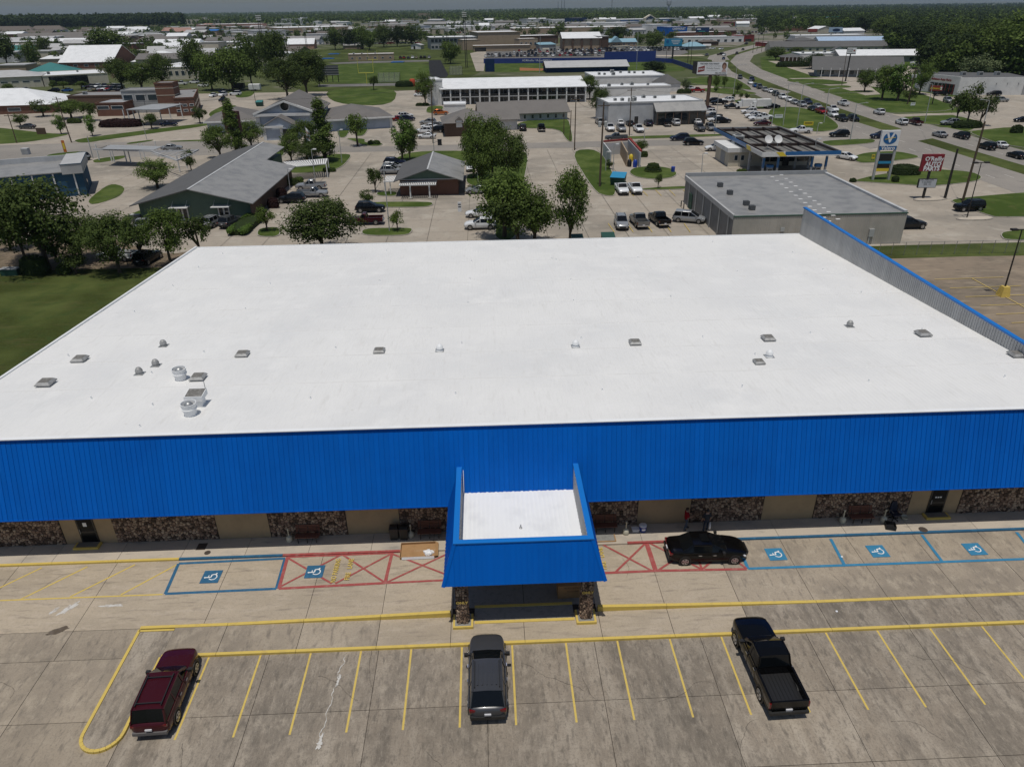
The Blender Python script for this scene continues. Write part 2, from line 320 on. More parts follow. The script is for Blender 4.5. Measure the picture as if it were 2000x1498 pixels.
for a, b in (((562,1090),(648,1140)),((548,1146),(668,1083)),((668,1083),(750,1137)),((655,1140),(764,1082)),((768,1083),(870,1122)),((757,1137),(872,1083))): line(a, b, .13, 'red_paint', z=ZP+.008)
frame([(1262,1059),(1281,1117)], .3, 'red_paint', False, z=RZ)
frame([(1170,1120),(1290,1115),(1458,1112)], .2, 'red_paint', False, z=RZ); line((1262,1060),(1320,1058), .1, 'red_paint')
for a, b in (((1175,1063),(1273,1115)),((1203,1117),(1262,1060)),((1270,1062),(1370,1112)),((1286,1114),(1345,1075)),((1365,1096),(1371,1113)),((1372,1112),(1392,1095)),((1438,1096),(1458,1111))): line(a, b, .14, 'red_paint', z=ZP+.008)
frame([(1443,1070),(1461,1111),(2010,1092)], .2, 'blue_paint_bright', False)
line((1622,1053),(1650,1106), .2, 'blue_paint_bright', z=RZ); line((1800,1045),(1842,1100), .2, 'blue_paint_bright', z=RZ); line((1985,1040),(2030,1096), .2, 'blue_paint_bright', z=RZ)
def wheelchair(cx, cy, m):
    c = G(cx, cy); s = .56
    root = MB().sheet([(c.x-s, c.y-s), (c.x+s, c.y-s), (c.x+s, c.y+s), (c.x-s, c.y+s)], ZP+.016).build('accessible_parking_symbol', m, lot)
    b = MB(); z = ZP+.022; T = lambda x, y: (c.x-y*s, c.y+x*s)        # upright sign turned a quarter turn
    b.sheet([T(-.12+.1*math.cos(t), .66+.1*math.sin(t)) for t in np.linspace(0, 2*math.pi, 13)[:-1]], z)
    def st(pts, wd=.105):
        for p, q in zip(pts[:-1], pts[1:]): b.ribbon(T(*p), T(*q), wd*s*1.25, z+.0005*random.random())
    st([(-.12,.58),(-.08,.02)]); st([(-.1,.02),(.3,.0)]); st([(-.1,.3),(.22,.3)], .07); st([(.28,.02),(.42,-.5)]); st([(.4,-.5),(.56,-.44)], .09)
    st([(-.06+.42*math.cos(t), -.2+.42*math.sin(t)) for t in np.linspace(R(125), R(345), 16)], .09)
    b.build('figure', 'white_paint', root)
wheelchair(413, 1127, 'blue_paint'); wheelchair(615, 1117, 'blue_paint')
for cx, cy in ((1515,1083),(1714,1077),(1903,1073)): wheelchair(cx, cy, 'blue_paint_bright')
def text(txt, size, m, parent, loc, rot, name='lettering', ext=0.0, align='CENTER', sx=1.0, bold=0.0):
    cu = bpy.data.curves.new('t', 'FONT'); cu.body = txt; cu.size = size; cu.align_x = align; cu.align_y = 'CENTER'; cu.extrude = ext; cu.offset = bold
    cu.resolution_u = 2
    o = bpy.data.objects.new('t', cu); COL.objects.link(o); dg = bpy.context.evaluated_depsgraph_get()
    me = bpy.data.meshes.new_from_object(o.evaluated_get(dg)); bpy.data.objects.remove(o); bpy.data.curves.remove(cu)
    me.materials.clear(); me.materials.append(MT(m)); r = link(name, me, parent); r.location = loc; r.rotation_euler = rot; r.scale = (sx, 1, 1); return r
c = G(657, 1115); text('NO PARKING', .44, 'yellow_paint', lot, (c.x-.02, c.y, ZP+.045), (0,0,R(90)), sx=.8, bold=.008)
c = G(681, 1113); text('FIRE   LANE', .44, 'yellow_paint', lot, (c.x+.05, c.y, ZP+.045), (0,0,R(90)), sx=.86, bold=.008)
c = G(1176, 1091); text('FIRE   LANE', .5, 'yellow_paint', lot, (c.x, c.y, ZP+.045), (0,0,R(90)), sx=.8, bold=.008)
def blot(cx, cy, rx, ry, m, name, ang=0, z=ZP, n=22, rough=.35):
    c = G(cx, cy); pts = []
    ph = [random.uniform(0, 6.28) for _ in range(3)]
    for t in np.linspace(0, 2*math.pi, n+1)[:-1]:
        k = 1+rough*(.5*math.sin(2*t+ph[0])+.4*math.sin(5*t+ph[1])+.3*math.sin(9*t+ph[2]))
        x, y = rx*k*math.cos(t), ry*k*math.sin(t); pts.append((c.x+x*math.cos(ang)-y*math.sin(ang), c.y+x*math.sin(ang)+y*math.cos(ang)))
    return MB().sheet(pts, z).build(name, m, lot)
blot(135,1188,.2,.55,'white_mark','paint_spill',R(-28),rough=.5,n=40); blot(106,1193,.09,.36,'white_mark','paint_spill',R(-25),rough=.5,n=40)
blot(218,1183,.55,.12,'white_mark','paint_spill',0,rough=.5,n=40); blot(113,1232,.62,.2,'oil_stain','oil_stain',R(22),rough=.3,n=30)
prev = None
for k in range(40):                                                     # pale spill trail down one stall
    t = k/39; p = G(672-50*t+random.uniform(-2,2)+3*math.sin(k*.7), 1284+172*t)
    if prev is not None: line(prev, p, .02+.04*random.random()**2, 'white_mark', 'paint_spill', px=False)
    prev = p
for cx, cy, rx, ry in ((661,1330,.06,.3),(664,1322,.08,.12),(624,1455,.15,.2),(628,1440,.05,.26)): blot(cx, cy, rx, ry, 'white_mark', 'paint_spill', R(-14), ZP+.02+cx*.00001, 40, .55)
mat('crack', (.05,.045,.04), .95); rc = random.Random(5)
for x, y, a, n in ((-15.2,23,-85,16),(1.2,26.9,5,18),(4.2,26.6,-75,10),(-6.5,25.5,95,14),(8,24.2,-12,16),(22,26.4,3,16),(-9.5,26.6,8,14),(-25,26,75,14),(11,20.5,80,16),(-3.5,22,-70,12),(19,22.5,15,12),(26.2,25.2,-60,12),(-28,33.5,82,16),(8,33,70,10),(20.5,32.8,-75,10)):
    b = MB(); p = Vector((x,y)); ang = R(a)
    for k in range(n):
        ang += rc.uniform(-.4,.4); q = p+Vector((math.cos(ang),math.sin(ang)))*rc.uniform(.1,.3); b.ribbon(p, q, rc.uniform(.008,.02), ZP-.003+.0002*k); p = q
    b.build('crack', 'crack', lot)
for cx, cy, r in ((406,1082,.2),(1802,1037,.28)):
    c = G(cx, cy); MB().lathe((c.x,c.y,0), [(r,0),(r,.132 if c.y > 36.05 else .03),(r*.9,.135 if c.y > 36.05 else .033)], 18).build('manhole_cover', 'manhole', side if c.y > 36.05 else lot)
c = G(395,1070); MB().box(c.x-.3,c.x+.3,c.y-.33,c.y+.33,.1,.124).build('drain_grate', 'manhole', side)
# ================================================================ the store
EZ, EY, RZ0, RY0 = 3.45, 36.25, 8.3, 37.65         # eave and ridge of the blue front
BX0, BX1, BY1, RS = -35.0, 38.85, 85.8, .055
store = thing('store', 'large store with white roof and blue metal mansard front', 'building', (1.9, 60, 0))
store.location = (0,0,0)
def sp(name, mb, m, parent=store, smooth=None): return mb.build(name, m, parent, smooth)
sp('back_wall', MB().box(BX0+.2, BX1-.2, 38.2, BY1-.3, 0, 5.3).box(BX0+.2,BX1-.2,38.2,60,5.29,6.9), 'tan_wall')
sp('soffit', MB().box(BX0, BX1, EY+.1, 38.2, EZ-.04, EZ), 'soffit')
rz = lambda y: RZ0-RS*(y-RY0)
ys = [RY0-.02, 44.6, 49.6, 55.3, 61.4, 68.2, 76.3, BY1]
for k in range(len(ys)-1):
    y0, y1 = ys[k], ys[k+1]+(.12 if k < 6 else 0); dz = .018*(6-k)
    v = [(BX0,y0,rz(y0)+dz),(BX1,y0,rz(y0)+dz),(BX1,y1,rz(y1)+dz),(BX0,y1,rz(y1)+dz)]; v += [(x,y,z-.06) for x, y, z in v]
    sp('roof_sheet', MB().add(v, [(0,1,2,3),(7,6,5,4),(0,4,5,1),(1,5,6,2),(2,6,7,3),(3,7,4,0)]), 'roof_white')
for y_ in ys[1:-1]: sp('lap_seam', MB().bar((BX0+.1,y_+.08,rz(y_)+.018*(7-ys.index(y_))),(BX1-.1,y_+.08,rz(y_)+.018*(7-ys.index(y_))),.12,.012), 'lap_grey')
def rzz(y):
    for k in range(7):
        if y < ys[k+1]: return rz(y)+.018*(6-k)
    return rz(y)
sp('edge_trim', MB().bar((BX0-.02,RY0,rz(RY0)+.03),(BX0-.02,BY1,rz(BY1)+.03),.2,.32), 'roof_white_small')
sp('edge_trim', MB().bar((BX0,BY1,rz(BY1)-.02),(BX1,BY1,rz(BY1)-.02),.18,.2), 'roof_white_small')
sp('ridge_cap', MB().bar((BX0,RY0+.03,RZ0+.14),(BX1,RY0+.03,RZ0+.14),.3,.05), 'roof_white_small')
# right parapet: ribbed galvanised sheets under a blue coping
PZ = 8.95
y = RY0+.2; k = 0
while y < BY1-.05:
    y1 = min(y+.92, BY1); b = MB(); b.box(BX1-.02, BX1+.1, y+.005, y1-.005, rz(y1)-.3, PZ-.08)
    for t in (.12,.42,.72): 
        if y+t+.1 < y1: b.box(BX1-.055, BX1-.021, y+t, y+t+.1, rz(y1)-.05, PZ-.09)
    sp('parapet_sheet', b, 'galv_ribbed'); y = y1
sp('parapet_coping', MB().box(BX1-.12, BX1+.24, RY0, BY1+.05, PZ-.08, PZ+.06), 'trim_blue')
# mansard sheets
sl_v = Vector((0, RY0-EY, RZ0-EZ)); SLL = sl_v.length; sl_u = sl_v.normalized(); nrm = Vector((0, -sl_u.z, sl_u.y))
PW = .305
b = MB(); b.box(.004, PW-.004, -.03, 0, 0, SLL).box(.0, .022, .0, .028, 0, SLL)
pm = b.mesh('mansard_sheet', 'mansard_blue')
ROTM = Matrix.Rotation(math.atan2(sl_u.z, sl_u.y)-math.pi/2, 4, 'X')
flip = Matrix.Scale(-1, 4, (0,1,0))
pm.transform(flip); pm.flip_normals()
nP = int((BX1-BX0)/PW)
for i in range(nP):
    x = BX0+i*PW
    o = link('mansard_sheet', pm, store); o.location = (x, EY, EZ); o.rotation_euler.x = math.atan2(sl_u.z, sl_u.y)-math.pi/2
sp('mansard_trim', MB().bar((BX0,EY-.0,EZ-.02),(BX1,EY-.0,EZ-.02),.06,.07), 'mansard_blue')
sp('ridge_trim', MB().bar((BX0,RY0-.03,RZ0+.07),(BX1,RY0-.03,RZ0+.07),.1,.1), 'mansard_blue')
# front wall: tan plaster and rubble stone bays
WY = 37.93
def clip_cell(c, nb):
    poly = [Vector((c[0]-.6, c[1]-.6)), Vector((c[0]+.6, c[1]-.6)), Vector((c[0]+.6, c[1]+.6)), Vector((c[0]-.6, c[1]+.6))]
    c = Vector(c)
    for q in nb:
        q = Vector(q); m = (c+q)/2; d = (q-c); L = d.length
        if L < 1e-6: continue
        d /= L; m = m-d*.012; out = []
        for i in range(len(poly)):
            a, b = poly[i], poly[(i+1) % len(poly)]; sa, sb = (a-m).dot(d), (b-m).dot(d)
            if sa <= 0: out.append(a)
            if (sa < 0 < sb) or (sb < 0 < sa): out.append(a+(b-a)*(sa/(sa-sb)))
        poly = out
        if len(poly) < 3: return None
    return poly
def stones(mb, x0, x1, z0, z1, T, cell=.3):
    nx, nz = max(2, round((x1-x0)/cell)), max(2, round((z1-z0)/cell)); S = {}
    for i in range(-2, nx+2):
        for j in range(-2, nz+2): S[i, j] = (x0+(i+.5+random.uniform(-.46,.46))*(x1-x0)/nx, z0+(j+.5+random.uniform(-.46,.46))*(z1-z0)/nz)
    for i in range(nx):
        for j in range(nz):
            if random.random() < .0: continue
            pl = clip_cell(S[i, j], [S[i+a, j+b] for a in (-2,-1,0,1,2) for b in (-2,-1,0,1,2) if (a or b) and (i+a, j+b) in S])
            if not pl: continue
            pl = [Vector((min(max(p.x, x0), x1), min(max(p.y, z0), z1))) for p in pl]; d = random.uniform(.02, .075); n = len(pl); cc = sum(pl, Vector((0,0)))/n
            v = [T(p.x, p.y, 0) for p in pl]+[T(*(cc+(p-cc)*.86), d) for p in pl]
            mb.add(v, [tuple(range(n, 2*n))]+[(i2, (i2+1) % n, n+(i2+1) % n, n+i2) for i2 in range(n)])
stone_segs = [(-36,-28.06),(-24.75,-18.15),(-14.78,-9.7),(-6.25,-1.8),(5.0,9.57),(13.09,18.0),(21.51,28.01),(31.43,38.6)]
wb = MB(); px_ = BX0
tans = [(-28.06,-24.75),(-18.15,-14.78),(-9.7,-6.25),(-1.8,5.0),(9.57,13.09),(18.0,21.51),(28.01,31.43)]
for x0, x1 in stone_segs:
    bk = sp('stone_bay', MB().box(x0+.003, x1-.003, WY, WY+.25, 0, EZ), 'mortar'); m = MB()
    stones(m, x0+.02, x1-.02, .12, EZ, lambda x, z, d: (x, WY-.002-d, z), .2); o = m.build('rubble_stone', 'stone', bk); o['kind'] = 'stuff'
for x0, x1 in tans: sp('plaster_bay', MB().box(x0, x1, WY+.02, WY+.25, 0, EZ), 'tan_wall')
def door(x0, x1, paper=True):
    d = sp('door', MB().box(x0, x1, WY-.03, WY+.015, .13, 2.3), 'dark_frame')
    MB().box(x0+.1, x1-.1, WY-.04, WY-.031, 1.15, 2.15).build('pane', 'door_glass', d); MB().box(x0+.1, x1-.1, WY-.04, WY-.031, .3, 1.0).build('pane', 'door_glass', d)
    MB().bar((x0+.13,WY-.09,1.0),(x0+.13,WY-.09,1.35),.03,.03).build('handle', 'galv', d)
    if paper: MB().box(x0+.42, x0+.66, WY-.05, WY-.041, 1.55, 1.85).build('notice', 'paper', d)
    else:
        for k in range(3): MB().box(x0+.32+.16*k, x0+.44+.16*k, WY-.05, WY-.041, 1.5, 1.6).build('notice', 'paper', d)
door(-27.02, -25.9); door(29.3, 30.45, False)
for x0, x1 in ((-27.35,-25.75),(29.05,30.7)):
    st = sp('step', MB().box(x0, x1, 37.28, WY-.06, .121, .28), 'yellow_paint'); MB().box(x0+.12, x1-.12, 37.38, WY-.06, .281, .287).build('tread', 'concrete_dark', st)
# entrance canopy
CX0, CX1, CY0 = -2.85, 5.92, 29.17; CZ = 5.8; OFF = (CZ-EZ)*(RY0-EY)/(RZ0-EZ)
cap = .26
def man_face(p0, p1, t0, t1, name='canopy_sheet'):
    p0, p1, t0, t1 = map(Vector, (p0, p1, t0, t1)); L = (p1-p0).length; u = (p1-p0)/L; n = max(1, round(L/PW)); up = (t0-p0)
    a = (t0-p0).dot(u); b_ = (t1-p0).dot(u); hv = (t0-p0)-u*a; nn = u.cross(hv).normalized()
    def top(s):
        if s < a and a > .01: return s/a
        if s > b_ and L-b_ > .01: return (L-s)/(L-b_)
        return 1.0
    for i in range(n):
        s0, s1 = i*L/n+.004, (i+1)*L/n-.004; ps = [p0+u*s0, p0+u*s1]; ss = sorted([s for s in (a, b_) if s0 < s < s1], reverse=True)
        ps += [p0+u*s+hv*top(s) for s in [s1]+ss+[s0]]
        q = [p+nn*.0 for p in ps]+[p-nn*.03 for p in ps]; m = len(ps)
        mb = MB().add(q, [tuple(range(m)), tuple(range(2*m-1, m-1, -1))]+[(k, m+k, m+(k+1) % m, (k+1) % m) for k in range(m)])
        if top(s0) > .1: mb.bar(p0+u*s0+nn*.015, p0+u*s0+hv*top(s0)+nn*.015, .03, .03, up=nn)
        sp(name, mb, 'mansard_blue')
FZ = 3.45
man_face((CX0,CY0,FZ),(CX1,CY0,FZ),(CX0+OFF,CY0+OFF,CZ),(CX1-OFF,CY0+OFF,CZ))
yb = lambda z: EY+(z-EZ)*(RY0-EY)/(RZ0-EZ)+.02
man_face((CX0,yb(FZ),FZ),(CX0,CY0,FZ),(CX0+OFF,yb(CZ),CZ),(CX0+OFF,CY0+OFF,CZ)); man_face((CX1,CY0,FZ),(CX1,yb(FZ),FZ),(CX1-OFF,CY0+OFF,CZ),(CX1-OFF,yb(CZ),CZ))
for sx_ in (0, 1):
    X = CX0 if not sx_ else CX1; s = 1 if not sx_ else -1
    sp('hip_trim', MB().bar((X,CY0-.015,FZ),(X+s*OFF,CY0+OFF-.015,CZ),.2,.05,up=(0,-1,.3)), 'mansard_blue')
    sp('canopy_coping', MB().box(min(X+s*(OFF-.06),X+s*(OFF+cap)), max(X+s*(OFF-.06),X+s*(OFF+cap)), CY0+OFF-.06, yb(CZ)+.1, CZ, CZ+.07), 'trim_blue')
    xi = X+s*(OFF+cap-.04); b = MB().box(min(xi,xi+s*.03),max(xi,xi+s*.03),CY0+OFF+.1,yb(5),4.2,CZ)
    for k in range(20): b.box(min(xi+s*.03,xi+s*.055),max(xi+s*.03,xi+s*.055),CY0+.9+.32*k,CY0+1.02+.32*k,4.2,CZ-.02)
    sp('inner_sheet', b, 'galv_ribbed')
sp('canopy_coping', MB().box(CX0+OFF+cap, CX1-OFF-cap, CY0+OFF-.06, CY0+OFF+cap, CZ-.002, CZ+.068), 'trim_blue')
sp('inner_sheet', MB().box(CX0+OFF+cap, CX1-OFF-cap, CY0+OFF+cap-.05, CY0+OFF+cap-.02, 4.2, CZ), 'galv_ribbed')
crf = sp('canopy_roof', MB().box(CX0+OFF+cap-.02, CX1-OFF-cap+.02, CY0+OFF+.1, yb(4.25)-.02, 4.05, 4.22), 'roof_white_small')
for k in range(24):
    x = CX0+OFF+cap+.1+k*.27
    if x < CX1-OFF-cap-.12: MB().box(x, x+.15, CY0+OFF+.2, yb(4.25)-.05+.06*(k % 2), 4.221, 4.25).build('roof_rib', 'roof_white_small', crf)
c = G(1017,1031,4.25); MB().lathe((c.x,c.y,4.2),[(.1,0),(.08,.1),(.04,.12),(.04,.28)],10).build('vent_pipe','galv',crf)
sp('canopy_soffit', MB().box(CX0+.05, CX1-.05, CY0+.05, EY+.1, FZ-.05, FZ-.01), 'soffit')
c = G(908, 955, 5.2); sp('downpipe', MB().tube((-1.83,36.2,4.3),(-1.83,36.95,5.75),.02), 'white_plastic')
for x0 in (-2.27, 4.69):
    p = sp('pillar', MB().box(x0+.05, x0+.65, 29.57, 30.17, 0, FZ-.05), 'mortar'); m = MB()
    stones(m, x0+.05, x0+.65, .3, FZ-.05, lambda x, z, d: (x, 29.568-d, z), .17); stones(m, 29.57, 30.17, .3, FZ-.05, lambda x, z, d: (x0+.048-d, x, z), .17)
    stones(m, 29.57, 30.17, .3, FZ-.05, lambda x, z, d: (x0+.652+d, x, z), .17); o = m.build('rubble_stone', 'stone', p); o['kind'] = 'stuff'
    text('ONLY', .24, 'yellow_paint', p, (x0+.36, 29.47, 1.95 if x0 < 0 else 2.35), (R(90),0,0), bold=.012)
    f_ = sp('pillar_base', MB().box(x0-.22, x0+.92, 29.3, 30.3, 0, .3), 'yellow_paint'); MB().box(x0-.1, x0+.8, 29.4, 30.3, .301, .306).build('base_top', 'grey_paint', f_)
pad = MB().box(-1.28, 4.4, 29.75, 30.9, 0, .15).build('entrance_step', 'grey_paint'); struct(pad)
MB().box(-1.28, 4.4, 29.66, 29.85, 0, .17).build('kerb_stone', 'yellow_paint', pad); MB().box(-1.28, 4.4, 30.85, 31.02, 0, .2).build('kerb_stone', 'yellow_paint', pad)
# ---- roof fittings
def RP(x, y):       # photo pixel -> roof surface
    d = ray(x, y); t = (RZ0+RS*RY0+.06-CAMH)/(d.z+RS*d.y); p = Vector((0,0,CAMH))+t*d; p.z = rzz(p.y); return p
def low_vent():
    b = MB().box(-.38,.38,-.38,.38,-.05,.12); c = MB(); z0, z1 = .12, .22
    c.box(-.5,.5,-.5,.5,z0,z0+.07); c.loft([[(-.5,-.5,.19),(.5,-.5,.19),(.5,.5,.19),(-.5,.5,.19)],[(-.36,-.36,.33),(.36,-.36,.33),(.36,.36,.33),(-.36,.36,.33)]])
    d = MB().box(-.34,.34,-.34,.34,.331,.345); return b.mesh('low_vent','galv'), c.mesh('vent_cap','galv_vent'), d.mesh('cap_panel','weathered')
mat('galv_vent', (.36,.36,.355), .6, .3, layers=[(3, (.25,.25,.245), .45, .65)]); mat('weathered', (.16,.155,.145), .85, layers=[(5, (.28,.27,.26), .5, .7)])
lv = low_vent()
for x, y, s in ((91,752,1.05),(157,705,1),(474,695,.95),(388,741,1),(741,688,.85),(1240,672,.9),(1500,664,.95),(1482,710,.75),(1802,655,1),(1983,696,.9)):
    p = RP(x, y); o = link('low_vent', lv[0], store, p, R(random.uniform(-2,2))); o.scale = (s,s,s); link('vent_cap', lv[1], o); link('cap_panel', lv[2], o)
bell = MB().lathe((0,0,0),[(.3,-.03),(.3,.02),(.24,.05),(.22,.2),(.27,.21),(.24,.36),(.15,.5),(.05,.54)],14).mesh('bell_vent','galv_vent',40)
bell_b = MB().lathe((0,0,0),[(.3,-.03),(.3,.02),(.24,.05),(.22,.2),(.27,.21),(.24,.36),(.15,.5),(.05,.54)],14).mesh('bell_vent','roof_white_small',40)
for x, y, wht in ((320,676,0),(305,715,0),(273,731,0),(859,685,1),(1124,677,1),(1502,697,1),(1659,638,0)):
    o = link('bell_vent', bell_b if wht else bell, store, RP(x, y)); MB().box(-.33,.33,-.33,.33,-.03,.03).build('flashing', 'galv', o)
for x, y in ((352,744),(371,814)):
    o = sp('exhaust_fan', MB().lathe((0,0,0),[(.46,-.1),(.46,.12),(.54,.5),(.6,.54),(.6,.6),(.55,.62),(.62,1.0),(.56,1.0),(.5,.6)],20), 'roof_white_small', smooth=40); o.location = RP(x, y)+Vector((0,.2,0)); o.scale = (.8,.8,.85)
    MB().lathe((0,0,0),[(.5,.6),(.36,.72),(.34,.9),(.2,1.05),(.05,1.1)],16).build('fan_motor', 'galv', o, 40)
p = RP(389,792); hd = sp('duct_hood', MB().loft([[(-.42,-.4,0),(.42,-.4,0),(.42,.4,0),(-.42,.4,0)],[(-.42,-.4,.5),(.42,-.4,.5),(.42,.4,.5),(-.42,.4,.5)],[(-.78,-.55,.65),(.6,-.55,.65),(.6,.6,.65),(-.78,.6,.65)],[(-.78,-.55,1.0),(.6,-.55,1.0),(.6,.6,1.12),(-.78,.6,1.12)]]), 'roof_white_small'); hd.location = p; hd.scale = (.85,.85,.85)
MB().add([(-.7,-.5,1.02),(.55,-.5,1.02),(.55,.55,1.135),(-.7,.55,1.135)], [(0,1,2,3)]).build('hood_top', 'weathered', hd); MB().tube((.55,.5,1.1),(.55,.5,1.75),.03).build('mast', 'galv', hd)
pb = MB().lathe((0,0,0),[(.08,-.03),(.06,.06),(.04,.08),(.04,.17),(.05,.17),(.05,.2)],8).mesh('pipe_boot','roof_white_small')
for x, y in ((435,496),(388,522),(338,559),(263,610),(528,554),(480,604),(134,696),(399,689),(179,780),(299,793),(274,835),(297,730),(607,780),(629,494),(755,490),(921,510),(1078,505),(1086,508),(918,545),(742,549),(914,592),(1115,547),(1246,504),(1392,473),(1120,588),(890,771),(902,672),(1135,662),(656,681),(1176,764),(1449,757),(1696,747),(1961,738),(1582,652),(1474,694),(1800,645),(1548,493),(1607,527),(1682,572),(1440,530),(1372,660),(1310,580)):
    link('pipe_boot', pb, store, RP(x, y))
# ================================================================ vehicles
def paint(n, c, me=.2, ro=.25): mat('paint_'+n, c, ro, me, coat=.3, spec=.25)
for n, c in dict(black=(.0035,.0035,.004), charcoal=(.016,.017,.019), grey=(.085,.088,.092), silver=(.33,.34,.35), white=(.74,.75,.76), maroon=(.06,.007,.012), red=(.3,.012,.014),
                 navy=(.012,.018,.045), blue=(.02,.09,.3), tan=(.28,.24,.18), orange=(.45,.12,.02), green=(.02,.06,.04), pewter=(.2,.2,.195)).items(): paint(n, c, .1 if n in ('white',) else .35)
mat('paint_slate', (.05,.052,.058), .33, .2, coat=.3)
mat('tyre', (.009,.009,.009), .85); mat('rim', (.5,.5,.51), .3, .8); mat('rim_dark', (.05,.05,.052), .35, .7)
mat('car_glass', (.004,.005,.006), .06, spec=.4); mat('tail_red', (.13,.004,.006), .25, coat=.4); mat('head_clear', (.72,.73,.75), .15, coat=.6)
mat('trim_black', (.012,.012,.012), .55); mat('bumper_grey', (.12,.115,.115), .5); mat('plate', (.6,.6,.62), .5); mat('chrome', (.65,.65,.66), .15, .9); mat('bed_liner', (.008,.008,.009), .5)
SPEC = {
 'sedan': dict(L=5.0, W=1.84, H=1.46, zb=.93, wr=.33, tx=(.19,.81), st=[(0,.70,.45,.86),(.015,.84,.36,.93),(.05,.93,.28,.99),(.14,.97,.23,1.0),(.24,1,.2,.98),(.5,1,.2,.95),(.68,1,.2,.95),(.73,.995,.2,.96),(.84,.96,.21,.89),(.91,.89,.24,.82),(.955,.78,.27,.74),(.985,.62,.32,.66),(1,.42,.4,.58)], gh=(.15,.29,.52,.72), wt=.70),
 'suv':   dict(L=5.05, W=1.98, H=1.76, zb=1.08, wr=.37, tx=(.185,.815), st=[(0,.55,.55,.9),(.008,.72,.46,.97),(.022,.85,.38,1.03),(.05,.94,.31,1.08),(.2,1,.25,1.1),(.5,1,.25,1.08),(.66,1,.25,1.09),(.72,.99,.25,1.1),(.84,.96,.26,1.04),(.91,.9,.28,.97),(.955,.8,.31,.88),(.985,.66,.36,.78),(1,.45,.45,.66)], gh=(.03,.115,.5,.715), wt=.72),
 'boxy':  dict(L=4.87, W=1.88, H=1.78, zb=1.1, wr=.37, tx=(.2,.8), st=[(0,.66,.52,.95),(.008,.8,.45,1.02),(.02,.9,.4,1.08),(.045,.96,.34,1.12),(.2,1,.28,1.12),(.5,1,.27,1.1),(.66,1,.27,1.1),(.71,.99,.27,1.1),(.85,.975,.28,1.06),(.93,.92,.3,1.01),(.965,.84,.33,.94),(.988,.72,.38,.86),(1,.55,.46,.76)], gh=(.02,.075,.525,.70), wt=.76),
 'van':   dict(L=5.1, W=1.98, H=1.78, zb=1.02, wr=.34, tx=(.19,.82), st=[(0,.78,.45,.95),(.012,.9,.36,1.0),(.05,.97,.27,1.03),(.2,1,.22,1.04),(.5,1,.21,1.02),(.7,1,.21,1.02),(.8,.985,.22,1.0),(.89,.95,.24,.92),(.955,.86,.28,.82),(1,.64,.38,.66)], gh=(.02,.075,.56,.8), wt=.78),
 'pickup':dict(L=5.75, W=2.0, H=1.9, zb=1.2, wr=.41, tx=(.2,.815), st=[(0,.95,.5,.74),(.01,.985,.46,.76),(.2,1,.42,.76),(.345,1,.4,.76),(.348,1,.4,1.2),(.5,1,.38,1.2),(.66,1,.38,1.2),(.71,.99,.38,1.2),(.86,.975,.39,1.14),(.935,.93,.41,1.08),(.97,.85,.45,1.0),(.99,.74,.5,.92),(1,.62,.57,.82)], gh=(.352,.385,.55,.705), wt=.76),
 'truck1':dict(L=5.5, W=1.94, H=1.78, zb=1.12, wr=.38, tx=(.2,.815), st=[(0,.95,.48,.7),(.01,.985,.44,.72),(.2,1,.4,.72),(.445,1,.38,.72),(.448,1,.38,1.12),(.5,1,.36,1.12),(.66,1,.36,1.12),(.7,.99,.36,1.12),(.86,.985,.37,1.06),(.95,.95,.4,1.0),(.985,.88,.45,.9),(1,.78,.53,.78)], gh=(.452,.485,.585,.69), wt=.78),
}
def ring(y, w, zl, zt, cr):
    h = zt-zl; half = [(.78*w,zl),(.95*w,zl+.07),(w,zl+.35*h),(.995*w,zl+.62*h),(.975*w,zt-.13*h-.03),(.92*w,zt-.025),(.80*w,zt+.25*cr),(.42*w,zt+.85*cr)]
    return [(0,y,zl)]+[(x,y,z) for x, z in half]+[(0,y,zt+cr)]+[(-x,y,z) for x, z in half[::-1]]
def resample(st, L, n=22):
    ts = sorted(set([s[0] for s in st]+[i/n for i in range(n+1)])); out = []
    for t in ts:
        for a, b in zip(st[:-1], st[1:]):
            if a[0] <= t <= b[0]:
                k = 0 if b[0] == a[0] else (t-a[0])/(b[0]-a[0]); out.append((t,)+tuple(a[i]+(b[i]-a[i])*k for i in (1,2,3))); break
    return out
